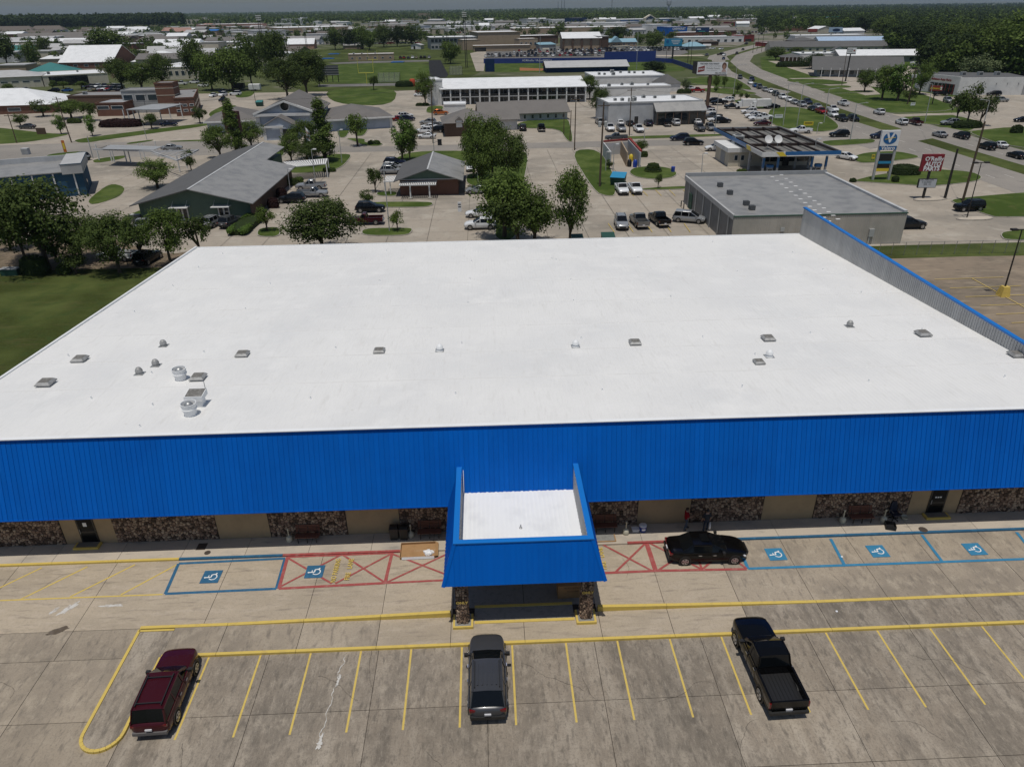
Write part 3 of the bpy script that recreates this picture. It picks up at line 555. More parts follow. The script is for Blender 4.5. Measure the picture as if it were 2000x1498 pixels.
def car_proto(kind, detail=1, sunroof=False):
    S = SPEC[kind]; L, W, H, zb = S['L'], S['W'], S['H'], S['zb']; hw = W/2; Y = lambda t: (t-.5)*L; P = []
    trk = kind in ('pickup','truck1'); b = MB(); b.loft([ring(Y(t), hw*wf, zl, zt, .035 if not (trk and t < S['gh'][0]-.005) else .0) for t, wf, zl, zt in resample(S['st'], L)][::-1])
    P.append(('body', b.mesh('body', ['paint_black'], 38), True, []))
    t0, t1, t2, t3 = S['gh']; wb, wt = hw*.93, hw*S['wt']
    def gr(t, wb_, wt_, zt): return [(-wb_,Y(t),zb-.06),(-(wt_+.03),Y(t),zt-.1),(-wt_*.93,Y(t),zt-.012),(0,Y(t),zt+.025),(wt_*.93,Y(t),zt-.012),(wt_+.03,Y(t),zt-.1),(wb_,Y(t),zb-.06)]
    low = zb+.06
    rs = [gr(t0,wb,wb*.9,low), gr(t1,wb,wt,H-.05), gr((t1+t2)/2,wb,wt*1.02,H-.012), gr(t2,wb,wt,H-.05), gr(t3,wb*.96,wb*.86,low-.02)]
    roof, ws, rw, sl_, sr = MB(), MB(), MB(), MB(), MB()
    for k, (A, B_) in enumerate(zip(rs[:-1], rs[1:])):
        tgt = rw if k == 0 else (ws if k == 3 else roof)
        for i in (2,3): tgt.add([A[i],A[i+1],B_[i+1],B_[i]], [(3,2,1,0)])
        if k in (1,2):
            for i in (1,4): roof.add([A[i],A[i+1],B_[i+1],B_[i]], [(3,2,1,0)])
        else:
            for i in (1,4): tgt.add([A[i],A[i+1],B_[i+1],B_[i]], [(3,2,1,0)])
        sl_.add([A[0],A[1],B_[1],B_[0]], [(3,2,1,0)]); sr.add([A[5],A[6],B_[6],B_[5]], [(3,2,1,0)])
    P.append(('roof', roof.mesh('roof', ['paint_black'], 30), True, []))
    for nm, m in (('windscreen', ws), ('rear_window', rw), ('side_window', sl_), ('side_window', sr)): P.append((nm, m.mesh(nm, ['car_glass'], 30), False, []))
    for s in (-1, 1):
        pl = MB()
        for (A, B_, wd) in ((rs[4], rs[3], .07), (rs[0], rs[1], .10 if kind != 'sedan' else .14)):
            i, j = (0, 1) if s < 0 else (6, 5); q = Vector(B_[j]); p = Vector(A[j]); pl.bar(p+Vector((0,0,-.02)), q+Vector((0,0,.02)), wd, .05, up=(s*.8,0,.6))
        for t in ((.5,) if kind in ('truck1',) else ((.515,) if trk else (.5,.27) if kind != 'sedan' else (.47,))):
            k = min(1, max(0, (t-t1)/(t2-t1))); pl.bar((s*(wb+.006),Y(t),zb-.04),(s*(wt+.036),Y(t),H-.12),.09,.03,up=(s,0,.3))
        pl.bar((s*(wt+.02),Y(t1),H-.09),(s*(wt+.02),Y(t2),H-.09),.07,.06)
        pl.bar((s*(wb-.0),Y(t0)+.05,zb-.02),(s*(wb-.0),Y(t3)-.1,zb-.03),.05,.06)
        P.append(('pillar', pl.mesh('pillar', ['paint_black']), True, []))
    wr = S['wr']; tw = .22
    tyre = MB(); n = 20; tyre.loft([[(x, r*math.cos(2*math.pi*i/n), r*math.sin(2*math.pi*i/n)) for i in range(n)] for x, r in ((-tw/2,wr*.86),(-tw/2+.03,wr),(tw/2-.03,wr),(tw/2,wr*.86))])
    tm = tyre.mesh('wheel', ['tyre'], 40); rim = MB()
    for s in (-1, 1):
        for i in range(5):
            a = 2*math.pi*i/5; rim.bar((s*(tw/2+.005),0,0),(s*(tw/2+.005),wr*.6*math.cos(a),wr*.6*math.sin(a)),wr*.26,.02,up=(1,0,0))
        rr = [(s*(tw/2+.004), r*math.cos(2*math.pi*i/n), r*math.sin(2*math.pi*i/n)) for r in (wr*.56,wr*.68) for i in range(n)]
        rim.add(rr, [(i,(i+1) % n,n+(i+1) % n,n+i) if s > 0 else (n+i,n+(i+1) % n,(i+1) % n,i) for i in range(n)])
    rm = rim.mesh('rim', ['rim'])
    ar = MB(); ar.loft([[(x, (wr+.06)*math.cos(2*math.pi*i/n), (wr+.06)*math.sin(2*math.pi*i/n)) for i in range(n)] for x in (-.1,.1)]); am = ar.mesh('wheel_arch', ['trim_black'])
    for t in S['tx']:
        for s in (-1, 1):
            P.append(('wheel', tm, False, [('rim', rm)], (s*(hw-tw/2+.012), Y(t), wr))); 
            P.append(('wheel_arch', am, False, [], (s*(hw-.098), Y(t), wr+.02)))
    f = S['st'][-3]; r_ = S['st'][1]
    for s in (-1, 1):
        zt = S['st'][-2][3]; P.append(('headlight', MB().loft([[(s*hw*.55,Y(.985)+.03,zt-.16),(s*hw*.88,Y(.94)+.02,zt-.13),(s*hw*.9,Y(.915),zt+.02),(s*hw*.6,Y(.965)+.02,zt+.015)],[(s*hw*.55,Y(.985)-.1,zt-.18),(s*hw*.8,Y(.94)-.1,zt-.15),(s*hw*.8,Y(.915)-.1,zt-.05),(s*hw*.6,Y(.965)-.1,zt-.05)]]).mesh('headlight', ['head_clear']), False, []))
        if trk: b2 = MB().box(s*hw*.90,s*hw*1.0,Y(0)-.015,Y(0)+.12,.78,1.1)
        elif kind == 'sedan': b2 = MB().box(s*hw*.5,s*hw*.86,Y(0)-.02,Y(0)+.25,.74,.9)
        else: b2 = MB().box(s*hw*.6,s*hw*.9,Y(0)+.03,Y(0)+.2,.86,1.0)
        P.append(('taillight', b2.mesh('taillight', ['tail_red']), False, []))
        mz = zb+.02; P.append(('mirror', MB().box(s*(hw+.0),s*(hw+.2),Y(t3)-.42,Y(t3)-.26,mz,mz+.16).bar((s*(hw-.1),Y(t3)-.3,mz+.04),(s*(hw+.05),Y(t3)-.34,mz+.06),.06,.05).mesh('mirror', ['paint_black'] if detail < 2 else ['trim_black']), detail < 2, []))
    P.append(('bumper', MB().box(-hw*.86,hw*.86,Y(0)-.06,Y(0)+.12,.44,.62).mesh('bumper', ['trim_black' if kind != 'boxy' else 'bumper_grey']), False, []))
    P.append(('grille', MB().box(-hw*.5,hw*.5,Y(1)-.14,Y(1)+.01,.42,.66).mesh('grille', ['trim_black']), False, []))
    P.append(('license_plate', MB().box(-.16,.16,Y(0)-.075,Y(0)-.02,.62 if trk else .74,.72 if trk else .84).mesh('license_plate', ['plate']), False, []))
    if trk:
        tb = S['gh'][0]-.008; zt = S['zb']+.02
        for s in (-1,1): P.append(('bed_side', MB().loft([[(s*hw*.985,y,.7),(s*hw*1.0,y,zt-.2),(s*hw*.97,y,zt),(s*hw*.86,y,zt),(s*hw*.84,y,.7)] for y in (Y(0)+.06,Y(tb))]).mesh('bed_side', ['paint_black']), True, []))
        P.append(('tailgate', MB().box(-hw*.92,hw*.92,Y(0)-.02,Y(0)+.07,.66,zt).mesh('tailgate', ['paint_black']), True, []))
        lb = MB().box(-hw*.84,hw*.84,Y(0)+.075,Y(tb),.762,.80)
        for k in range(9): lb.box(-hw*.78+k*hw*.19,-hw*.78+k*hw*.19+.05,Y(0)+.09,Y(tb)-.02,.80,.825)
        P.append(('bed_liner', lb.mesh('bed_liner', ['bed_liner']), False, []))
        P.append(('bumper', MB().box(-hw*.97,hw*.97,Y(0)-.16,Y(0)+.02,.46,.62).mesh('bumper', ['trim_black' if detail > 1 else 'chrome']), False, []))
    if kind in ('suv','boxy'):
        rr = MB()
        for s in (-1,1): rr.bar((s*wt*.86,Y(t1)+.15,H+.045),(s*wt*.86,Y(t2)-.2,H+.045),.045,.035); rr.bar((s*wt*.86,Y(t1)+.2,H-.04),(s*wt*.86,Y(t1)+.2,H+.04),.05,.05); rr.bar((s*wt*.86,Y(t2)-.25,H-.04),(s*wt*.86,Y(t2)-.25,H+.04),.05,.05)
        if kind == 'boxy':
            for t in (t1+.06, t2-.08): rr.bar((-wt*.86,Y(t),H+.05),(wt*.86,Y(t),H+.05),.05,.03)
        P.append(('roof_rail', rr.mesh('roof_rail', ['trim_black']), False, []))
        if detail > 1 and kind == 'suv':
            rb = MB()
            for k in range(5): rb.box(-.5+k*.23,-.5+k*.23+.07,Y(t1)+.3,Y(t2)-.35,H-.02,H+.028)
            P.append(('roof_rib', rb.mesh('roof_rib', ['paint_black']), True, []))
    if sunroof: P.append(('sunroof', MB().box(-.36,.36,Y(t2)-.62,Y(t2)-.12,H-.03,H+.018).mesh('sunroof', ['car_glass']), False, []))
    if detail > 1:
        dl = MB(); hd = MB()
        for s in (-1,1):
            for t in ((.34,.515,.68) if not trk else (.40,.53,.68)): dl.box(s*(hw-.02),s*(hw+.004),Y(t)-.006,Y(t)+.006,.45,zb-.06)
            for t in (.37,.55): hd.box(s*(hw-.01),s*(hw+.025),Y(t)-.1,Y(t)+.1,zb-.16,zb-.125)
        P.append(('door_seam', dl.mesh('door_seam', ['trim_black']), False, [])); P.append(('door_handle', hd.mesh('door_handle', ['chrome']), False, []))
        P.append(('wiper', MB().bar((-.5,Y(t3)+.0,zb+.03),(.05,Y(t3)-.06,zb+.07),.02,.02).bar((.0,Y(t3)+.02,zb+.03),(.6,Y(t3)-.05,zb+.07),.02,.02).mesh('wiper', ['trim_black']), False, []))
    return P
PROTO = {k: car_proto(k) for k in SPEC}
PROTO['sedan_near'] = car_proto('sedan', 2, True); PROTO['suv_near'] = car_proto('suv', 2); PROTO['boxy_near'] = car_proto('boxy', 2); PROTO['pickup_near'] = car_proto('pickup', 2)
def spawn(kind, col, loc, rz, label, cat, group=None, name='parked_car'):
    root = thing(name, label, cat, loc, rz, group); pm = MATS['paint_'+col]
    for p in PROTO[kind]:
        o = link(p[0], p[1], root, p[4] if len(p) > 4 else None)
        if p[2]: o.material_slots[0].link = 'OBJECT'; o.material_slots[0].material = pm
        for s in p[3]: link(s[0], s[1], o)
    return root
def far_proto(kind):
    S = SPEC[kind]; L, W, H, zb = S['L'], S['W'], S['H'], S['zb']; hw = W/2; Y = lambda t: (t-.5)*L; b = MB(); st = S['st']
    b.loft([[(-hw*wf,Y(t),zl),(-hw*wf,Y(t),zt-.08),(-hw*wf*.86,Y(t),zt),(hw*wf*.86,Y(t),zt),(hw*wf,Y(t),zt-.08),(hw*wf,Y(t),zl)] for t, wf, zl, zt in st][::-1], 0)
    t0, t1, t2, t3 = S['gh']; wb, wt = hw*.92, hw*S['wt']; b.loft([[(-wb,Y(t0),zb-.05),(wb,Y(t0),zb-.05),(wb,Y(t3),zb-.05),(-wb,Y(t3),zb-.05)],[(-wt,Y(t1),H-.06),(wt,Y(t1),H-.06),(wt,Y(t2),H-.06),(-wt,Y(t2),H-.06)]], 1)
    b.box(-wt,wt,Y(t1),Y(t2),H-.058,H,0)
    if kind in ('pickup','truck1'):
        for s in (-1,1): b.box(min(s*hw*.86,s*hw),max(s*hw*.86,s*hw),Y(0),Y(t0)-.05,.6,zb,0)
        b.box(-hw*.85,hw*.85,Y(0)-.01,Y(0)+.08,.6,zb,0); b.box(-hw*.85,hw*.85,Y(0)+.081,Y(t0)-.05,.74,.79,2)
    for t in S['tx']:
        for s in (-1,1): b.tube((s*(hw-.2),Y(t),S['wr']),(s*(hw+.01),Y(t),S['wr']),S['wr'],n=10,mi=2)
    for s in (-1,1): b.box(min(s*hw*.6,s*hw*.9),max(s*hw*.6,s*hw*.9),Y(0)-.02,Y(0)+.1,.78,.95,3)
    return b.mesh('car', ['paint_white','car_glass','tyre','tail_red'])
FARP = {k: far_proto(k) for k in SPEC}
def spawn_far(kind, col, loc, rz, label, cat, group=None, name='distant_car'):
    o = link(name, FARP[kind], None, loc, rz); o.material_slots[0].link = 'OBJECT'; o.material_slots[0].material = MATS['paint_'+col]; return tag(o, label, cat, group)
# the four cars in front of the store
spawn('boxy_near', 'maroon', (-16.78, 25.65, .02), R(2), 'maroon sport utility vehicle with roof rack beside the rounded kerb end', 'suv')
spawn('suv_near', 'slate', (-.58, 25.8, .02), R(0), 'dark grey crossover parked facing the entrance canopy', 'suv')
spawn('pickup_near', 'black', (13.95, 25.8, .02), R(1.5), 'black crew cab pickup with an empty ribbed bed parked near the front', 'pickup')
spawn('sedan_near', 'black', (13.35, 34.75, .02), R(-91), 'black sedan with sunroof standing along the kerb in the fire lane', 'sedan')
# ================================================================ trees and shrubs
def leafm(n, cols, rnd=.18): mat(n, cols[0], .75, isl=cols, rnd=rnd, trans=.32, spec=.15)
leafm('leaf_oak', [(0.041,0.064,0.015),(0.058,0.086,0.021),(0.076,0.108,0.026),(0.099,0.137,0.037)])
leafm('leaf_mid', [(0.058,0.089,0.018),(0.080,0.121,0.025),(0.103,0.152,0.032),(0.138,0.191,0.046)])
leafm('leaf_bright', [(0.054,0.101,0.016),(0.088,0.162,0.027),(0.121,0.203,0.041),(0.162,0.243,0.061)])
leafm('leaf_pale', [(0.081,0.108,0.047),(0.121,0.155,0.074),(0.176,0.203,0.101)])
leafm('leaf_dark', [(0.025,0.042,0.014),(0.036,0.057,0.018),(0.052,0.076,0.025)])
leafm('leaf_purple', [(.022,.010,.011),(.035,.016,.016),(.05,.022,.02)])
mat('bark', (.1,.08,.06), .95, layers=[(4, (.05,.04,.03), .45, .65, (1,1,.2))]); mat('bark_pale', (.2,.17,.14), .95)
def leaf_cloud(C, N, size, spread, rg, mtl, name, flat=.0):
    """C: clump centres (k,3) with outward normals N; each clump gets leaves; returns a mesh of loose leaf blades"""
    k = len(C); m = spread[1]; c = np.repeat(C, m, 0); nn = np.repeat(N, m, 0); n = len(c)
    p = c+rg.normal(0, spread[0], (n,3)); d = nn*1.1+rg.normal(0, .5, (n,3)); d[:,2] += .5; d /= np.linalg.norm(d, axis=1, keepdims=True)
    a = np.cross(d, rg.normal(0, 1, (n,3))); a /= np.linalg.norm(a, axis=1, keepdims=True)+1e-9; b = np.cross(d, a)
    s = size*rg.uniform(.6, 1.35, (n,1)); s2 = s*rg.uniform(.5, .9, (n,1))
    v = np.stack([p-a*s, p-b*s2, p+a*s, p+b*s2], 1).reshape(-1, 3); return quad_mesh(name, v, mtl)
def quad_mesh(name, v, mtl):
    n = len(v)//4; me = bpy.data.meshes.new(name); me.vertices.add(n*4); me.vertices.foreach_set('co', v.astype(np.float32).ravel())
    me.loops.add(n*4); me.loops.foreach_set('vertex_index', np.arange(n*4, dtype=np.int32)); me.polygons.add(n)
    me.polygons.foreach_set('loop_start', np.arange(0, n*4, 4, dtype=np.int32)); me.materials.append(MT(mtl)); me.update(calc_edges=True); return me
def lobes(rg, nl, r, z0, z1, shape):
    L = []
    for i in range(nl):
        t = rg.uniform(0, 1); z = z0+(z1-z0)*t; a = rg.uniform(0, 6.283)
        prof = {'round': math.sqrt(max(0, 1-(2*t-1)**2)), 'cone': 1-t*.93, 'vase': .35+.65*math.sin(math.pi*min(1, t*.9+.25)), 'high': math.sqrt(max(0, 1-(2*t-1)**2))}[shape]
        rr = r*prof*rg.uniform(.35, .78); lr = r*rg.uniform(.28, .46)*(.55 if shape == 'cone' else 1)*(1 if prof > .4 else .8)
        L.append((np.array([rr*math.cos(a), rr*math.sin(a), z]), lr))
    return L
def make_crown(seed, r, h, zc, nl, nc, lpc, size, spread, mtl, shape):
    rg = np.random.default_rng(seed); L = lobes(rg, nl, r, h*zc+r*.2, h-r*.28 if shape != 'cone' else h*.97, shape); C = []; N = []
    w = np.array([l[1]**2 for l in L]); w /= w.sum()
    for i in rg.choice(len(L), nc, p=w):
        c, lr = L[i]; d = rg.normal(0, 1, 3); d[2] = d[2]*.8+.25; d /= np.linalg.norm(d); q = c+d*lr*rg.uniform(.55, 1.05)*np.array([1,1,.85])
        C.append(q); N.append(d)
    C, N = np.array(C), np.array(N); keep = C[:,2] > h*zc*.7
    me = leaf_cloud(C[keep], N[keep], size, (spread, lpc), rg, mtl, 'crown')
    t = MB(); tr = h*.022+.06; top = np.array([0,0,h*zc+.25*(h-h*zc)]); t.tube((0,0,-.1),(.05,.03,h*zc*.6),tr*1.15,tr*.9,8); t.tube((.05,.03,h*zc*.6),tuple(top),tr*.9,tr*.6,8)
    for c, lr in L[:9]:
        s = np.array([.05,.03,h*zc*(.6+.35*rg.random())]); m = (s+c)/2+np.array([0,0,.1*r]); t.tube(tuple(s),tuple(m),tr*.5,tr*.32,6); t.tube(tuple(m),tuple(c),tr*.32,tr*.1,6)
    return me, t.mesh('trunk', 'bark'), r, h
def crowns(kind, n, *a): return [make_crown(hash_seed(kind, i), *a) for i in range(n)]
def hash_seed(k, i): return sum(ord(ch)*(j+3) for j, ch in enumerate(k))*7+i*131
TREE = {'oak': crowns('oak', 3, 5.5, 10, .26, 30, 620, 16, .165, .36, 'leaf_oak', 'round'), 'mid': crowns('mid', 2, 4.0, 9, .25, 24, 460, 15, .145, .31, 'leaf_mid', 'round'),
        'bright': crowns('bright', 2, 2.6, 6.5, .2, 14, 200, 12, .16, .24, 'leaf_bright', 'round'), 'small': crowns('small', 2, 2.0, 4.5, .34, 14, 170, 11, .12, .18, 'leaf_mid', 'vase'),
        'smalldark': crowns('smalldark', 2, 2.3, 4.6, .3, 14, 190, 11, .13, .2, 'leaf_oak', 'round'),
        'cypress': crowns('cypress', 2, 2.6, 13, .08, 52, 620, 13, .15, .3, 'leaf_mid', 'cone'), 'pine': crowns('pine', 2, 3.4, 17, .35, 20, 240, 12, .24, .42, 'leaf_oak', 'high'),
        'faroak': crowns('faroak', 4, 7.5, 13, .2, 26, 400, 11, .36, .7, 'leaf_oak', 'round'), 'fardark': crowns('fardark', 3, 7.5, 14, .15, 24, 380, 11, .36, .75, 'leaf_dark', 'round'),
        'farmid': crowns('farmid', 3, 7.0, 13, .15, 24, 380, 11, .34, .7, 'leaf_mid', 'round'), 'pale': crowns('pale', 1, 5.0, 9, .2, 20, 260, 11, .28, .45, 'leaf_pale', 'round'), 'ragged': crowns('ragged', 1, 3.0, 10, .3, 13, 120, 12, .17, .32, 'leaf_oak', 'vase')}
tcount = {}
def put_tree(P, r, h, kind, label, group=None, cat='tree', name=None):
    i = tcount.get(kind, 0); tcount[kind] = i+1; cm, tm, r0, h0 = TREE[kind][i % len(TREE[kind])]
    t = thing(name or {'cypress':'cypress_tree','pine':'pine_tree','small':'ornamental_tree','smalldark':'ornamental_tree','oak':'oak_tree','faroak':'oak_tree'}.get(kind, 'leafy_tree'), label, cat, (P.x, P.y, 0), random.uniform(0, 6.28), group); t.scale = (r/r0, r/r0, h/h0)
    link('crown', cm, t); link('trunk', tm, t); return t
def tree(x, yb, yt, wpx, kind, label, group=None):
    P = G(x, yb); h = HZ(x, yb, yt); dep = (P-Vector((0,0,CAMH))).dot(AX[2]); return put_tree(P, wpx/2*dep/FPX, h, kind, label, group)
TREES = [
 (160,508,412,96,'mid','leafy tree in the dirt strip behind the bright green one'), (52,512,372,110,'oak','dark tree left of the largest one beside the blue building'), (276,506,440,62,'smalldark','low tree filling the gap before the black crossover'), (150,535,478,60,'smalldark','low bushy tree at the lawn edge of the dirt strip'),
 (95,525,340,195,'oak','large dark leafy tree at the left edge of the dirt strip'), (112,512,428,70,'bright','bright green young tree in front of the large left tree'), (235,533,412,130,'oak','leafy tree in the dirt strip right of the bright green one'),
 (335,520,402,92,'mid','leafy tree shading the dark parked car left of the white roof'), (392,498,418,72,'smalldark','low leafy tree at the back left corner of the white roof'), (22,490,385,75,'oak','dark tree cut by the left edge beside the blue metal building'),
 (632,496,388,165,'oak','broad oak rising behind the back edge of the white roof'), (522,452,398,42,'small','small slender tree beside the hedge by the green gabled building'), (308,368,307,80,'mid','round tree at the left eave of the grey gabled roof'), (374,335,293,30,'smalldark','little tree near the carport behind the grey roof'),
 (432,310,243,68,'mid','bushy tree around the base of the tall maroon sign'), (462,300,193,52,'cypress','tall conical tree behind the maroon sign'), (492,290,232,58,'mid','tree between the maroon sign and the bank front'), (636,316,188,66,'cypress','tallest conical tree in front of the bank'), (600,312,232,62,'mid','tree beside the tall flag banner before the bank'), (570,318,256,52,'mid','leftmost tree of the clump in front of the bank portico'), (612,322,276,70,'oak','low dark tree at the front of the clump by the bank'),
 (699,286,216,48,'small','ornamental tree on the lawn before the bank wing'), (786,316,228,56,'bright','left tree of the pair behind the small brick building'), (801,316,242,44,'mid','right tree of the pair behind the small brick building'), (734,376,328,38,'smalldark','ornamental tree left of the small brick building'), (719,399,372,38,'smalldark','umbrella shaped crape tree on the grass by the lamp pole'), (777,452,408,32,'small','thin vase shaped crape tree on the front grass island'),
 (925,348,214,62,'mid','tall leafy tree at the back of the central tree row'), (962,350,224,74,'mid','second tall tree at the back of the central row'), (942,372,255,86,'mid','leafy tree in the middle of the central row'), (995,372,258,84,'oak','dark round tree on the alley side of the central row'), (985,464,328,140,'mid','large spreading tree at the front of the central row'), (1045,480,362,110,'mid','ragged green tree at the alley corner behind the white roof'), (1112,484,322,84,'mid','wind bent dark tree with bare branches beside the alley'), (1012,482,390,110,'smalldark','low shrubby tree behind the roof edge at the alley'),
 (1190,331,312,20,'smalldark','little tree at the corner of the car wash lawn'), (1285,368,340,19,'smalldark','small dark bush tree below the round hedge island'),
 (831,207,135,42,'mid','tree in the lot at the left end of the motel'), (1152,195,146,42,'mid','tree at the right end of the motel roof'), (1172,232,172,46,'oak','dark tree beside the white restaurant'),
 (1253,298,272,30,'mid','bush tree behind the red topped car wash'),
 (85,228,196,48,'smalldark','dark round tree before the white roofed brick building'), (140,232,194,70,'mid','wide leafy tree left of the brick clinic'), (178,236,200,42,'smalldark','dark tree against the clinic wall'), (181,266,223,28,'bright','bright young tree on the clinic verge'), (120,262,220,26,'bright','young tree beside the leaning utility pole'), (41,247,222,38,'smalldark','round dark tree on the far left lawn'), (297,252,222,37,'smalldark','umbrella tree in front of the clinic canopy'), (391,241,209,33,'smalldark','umbrella tree right of the clinic'),
 (18,183,164,36,'smalldark','dark tree at the left edge before the beige building'), (104,175,157,18,'smalldark','small dark tree at the beige building, left of two',), (124,173,158,26,'small','small tree at the beige building, right of two'), (160,175,157,28,'small','small tree at the right end of the beige building'),
 (240,178,112,72,'oak','left oak of the dark clump before the white roof'), (278,178,118,66,'mid','middle tree of the dark clump left of the brick tower'), (322,175,103,66,'oak','right tree of the dark clump behind the brick tower'), (385,160,75,58,'faroak','airy tree left of the dense green clump'), (415,177,100,70,'farmid','front left tree of the dense clump beside the stadium'), (455,178,88,80,'farmid','front right tree of the dense clump beside the stadium'), (492,170,68,62,'faroak','tree behind the dense clump by the field light mast'),
 (545,160,62,66,'faroak','tall tree at the left stadium stand'), (600,188,95,84,'oak','dark oak between the bank and the football field'), (562,195,112,86,'oak','oak behind the bank roof'), (520,135,63,46,'faroak','tree at the foot of the left field light mast'), (625,170,110,40,'fardark','dark tree beside the field scoreboard'),
 (215,118,54,92,'faroak','big dark oak beyond the large white church roof'), (15,128,60,58,'faroak','dark oak at the far left edge'), (68,130,76,38,'farmid','lighter tree beside the teal roofed shed'), (90,112,74,34,'faroak','tree behind the teal roofed shed'),
 (655,98,56,40,'faroak','leftmost oak of the row beyond the football field'), (680,96,52,44,'fardark','second oak of the row beyond the football field'), (708,97,50,42,'farmid','third oak of the row beyond the football field'), (722,99,58,36,'farmid','greener tree in front of the oak row'), (750,93,48,44,'faroak','fourth oak of the row beyond the football field'), (776,92,49,36,'fardark','fifth oak of the row beyond the football field'), (805,90,48,52,'faroak','rightmost and largest oak of the row beyond the football field'), (833,82,62,22,'farmid','small tree beside the school wing'),
 (880,125,80,46,'farmid','round tree by the stadium steps before the school'), (730,176,148,22,'smalldark','little tree behind the near goal post'), (1093,70,52,32,'faroak','tree behind the school, leftmost of three'), (1165,72,53,36,'faroak','tree behind the school, middle of three'), (1207,80,52,52,'fardark','broad dark tree behind the school, right of three'), (1275,97,63,48,'faroak','oak beside the teal ribbon billboard'), (1250,88,66,26,'farmid','lighter tree left of the teal ribbon billboard'), (1277,142,118,60,'fardark','low broad tree inside the outfield wall'), (1108,134,119,12,'pale','palm topped tree on the ball field building'),
 (1340,178,152,22,'pale','thin pale tree before the white portico'), (1385,174,146,12,'mid','slim tree left of the billboard post'), (1398,176,145,16,'mid','slim tree right of the billboard post'), (1414,174,148,14,'mid','bushy sapling on the highway verge'), (1440,182,161,20,'smalldark','rounded sapling on the highway verge lawn'), (1446,196,182,11,'smalldark','left one of two clipped bushes beside the highway'), (1458,196,182,12,'smalldark','right one of two clipped bushes beside the highway'), (1432,196,183,9,'smalldark','small clipped bush left of the paired bushes'), (1398,180,168,14,'bright','bright low bush under the billboard'),
 (1688,180,133,44,'mid','left tree of the clump in front of the parts store'), (1722,196,126,62,'mid','front tree of the clump in front of the parts store'), (1752,198,120,66,'bright','tallest bright tree of the clump in front of the parts store'), (1795,185,118,48,'mid','right tree of the clump in front of the parts store'), (1775,200,172,36,'smalldark','low bush under the clump before the parts store'),
 (1515,118,92,40,'faroak','dark tree at the left of the grey porch restaurant'), (1585,135,104,52,'fardark','dark tree between the porch house and the grey restaurant'), (1555,108,93,34,'faroak','tree before the long dark motel roof'), (1790,100,70,36,'farmid','green tree beside the long dark motel roof'),
 (1832,140,72,80,'fardark','dark tree at the front left of the right hand wood'), (1880,150,58,100,'fardark','tall tree of the right hand wood behind the parts store'), (1940,152,48,112,'farmid','tall green tree of the right hand wood'), (1995,158,40,120,'farmid','tree of the right hand wood cut by the right edge'), (1905,158,104,72,'pale','pale leaning tree in front of the right hand wood'), (1975,148,85,80,'fardark','dark tree low in the right hand wood'), (1850,118,44,84,'faroak','second row tree of the right hand wood'), (1800,112,46,70,'fardark','dark second row tree left of the right hand wood'), (1915,125,38,90,'faroak','high second row tree of the right hand wood'), (1980,118,25,100,'farmid','high tree at the right edge of the wood'),
 (1760,98,40,62,'fardark','dark tree behind the pale blue roof'), (1725,78,34,54,'faroak','far tree behind the white gabled roofs'), (1690,64,28,50,'fardark','distant tree right of the green billboard'), (1640,58,30,44,'fardark','distant tree behind the green billboard')]
for a in TREES: tree(*a)
for x, yb, yt, wd, lab in ((1866,240,178,42,'left rounded tree of the cluster beside the parts store drive'), (1888,242,164,50,'tall centre tree of the cluster beside the parts store drive'), (1912,246,184,46,'right rounded tree of the cluster beside the parts store drive')): tree(x, yb, yt, wd, 'smalldark', lab)
# hedges and shrubs
def hedge(name, label, cx, cy, lx, ly, h, m, rz=0, rounded=.3, z0=.1, dens=30, size=.09, cat='hedge', parent=None):
    rg = np.random.default_rng(int(abs(cx*13+cy*7)) % 9999); n = int(max(60, dens*(lx*ly+2*(lx+ly)*h))); u = rg.normal(0, 1, (n,3)); u[:,2] = np.abs(u[:,2])
    p = np.sign(u)*np.abs(u/np.linalg.norm(u, axis=1, keepdims=True))**rounded; N = u/np.linalg.norm(u, axis=1, keepdims=True)
    C = p*np.array([lx/2, ly/2, h]); me = leaf_cloud(C, N, size, (.04, 5), rg, m, 'foliage'); t = parent or thing(name, label, cat, (cx, cy, z0), rz)
    if parent: me.transform(Matrix.Translation((0,0,z0)))
    zb_ = z0 if parent else 0
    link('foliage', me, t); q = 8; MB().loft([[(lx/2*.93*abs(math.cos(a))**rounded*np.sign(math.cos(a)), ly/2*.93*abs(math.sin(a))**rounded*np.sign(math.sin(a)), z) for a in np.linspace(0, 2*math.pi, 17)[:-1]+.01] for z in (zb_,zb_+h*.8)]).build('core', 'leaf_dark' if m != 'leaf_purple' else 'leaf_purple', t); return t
def hpx(name, label, x0, x1, yb, yt, depth, m, rounded=.5, **k):
    a, b = G(x0, yb), G(x1, yb); h = HZ((x0+x1)/2, yb, yt); return hedge(name, label, (a.x+b.x)/2, (a.y+b.y)/2+depth/2, (b-a).length, depth, max(.4, h*.9), m, 0, rounded, **k)
p, q = G(462,459), G(502,430); hedge('hedge', 'long clipped light green hedge beside the green gabled building', (p.x+q.x)/2, (p.y+q.y)/2, 3.2, 10.5, 1.0, 'leaf_bright', R(-2), .25)
hpx('hedge', 'large dark oval hedge behind the red auto parts sign', 1747, 1806, 345, 325, 4.5, 'leaf_dark', .75, dens=22, size=.12)
c = G(1275,336); topi = hedge('topiary', 'two tiered round clipped bush on the grass island', c.x, c.y, 3.6, 3.6, .9, 'leaf_oak', 0, .95, cat='shrub'); 
hedge('topiary', '', c.x, c.y, 2.5, 2.5, .8, 'leaf_oak', 0, .95, z0=.9, cat='shrub', parent=topi)
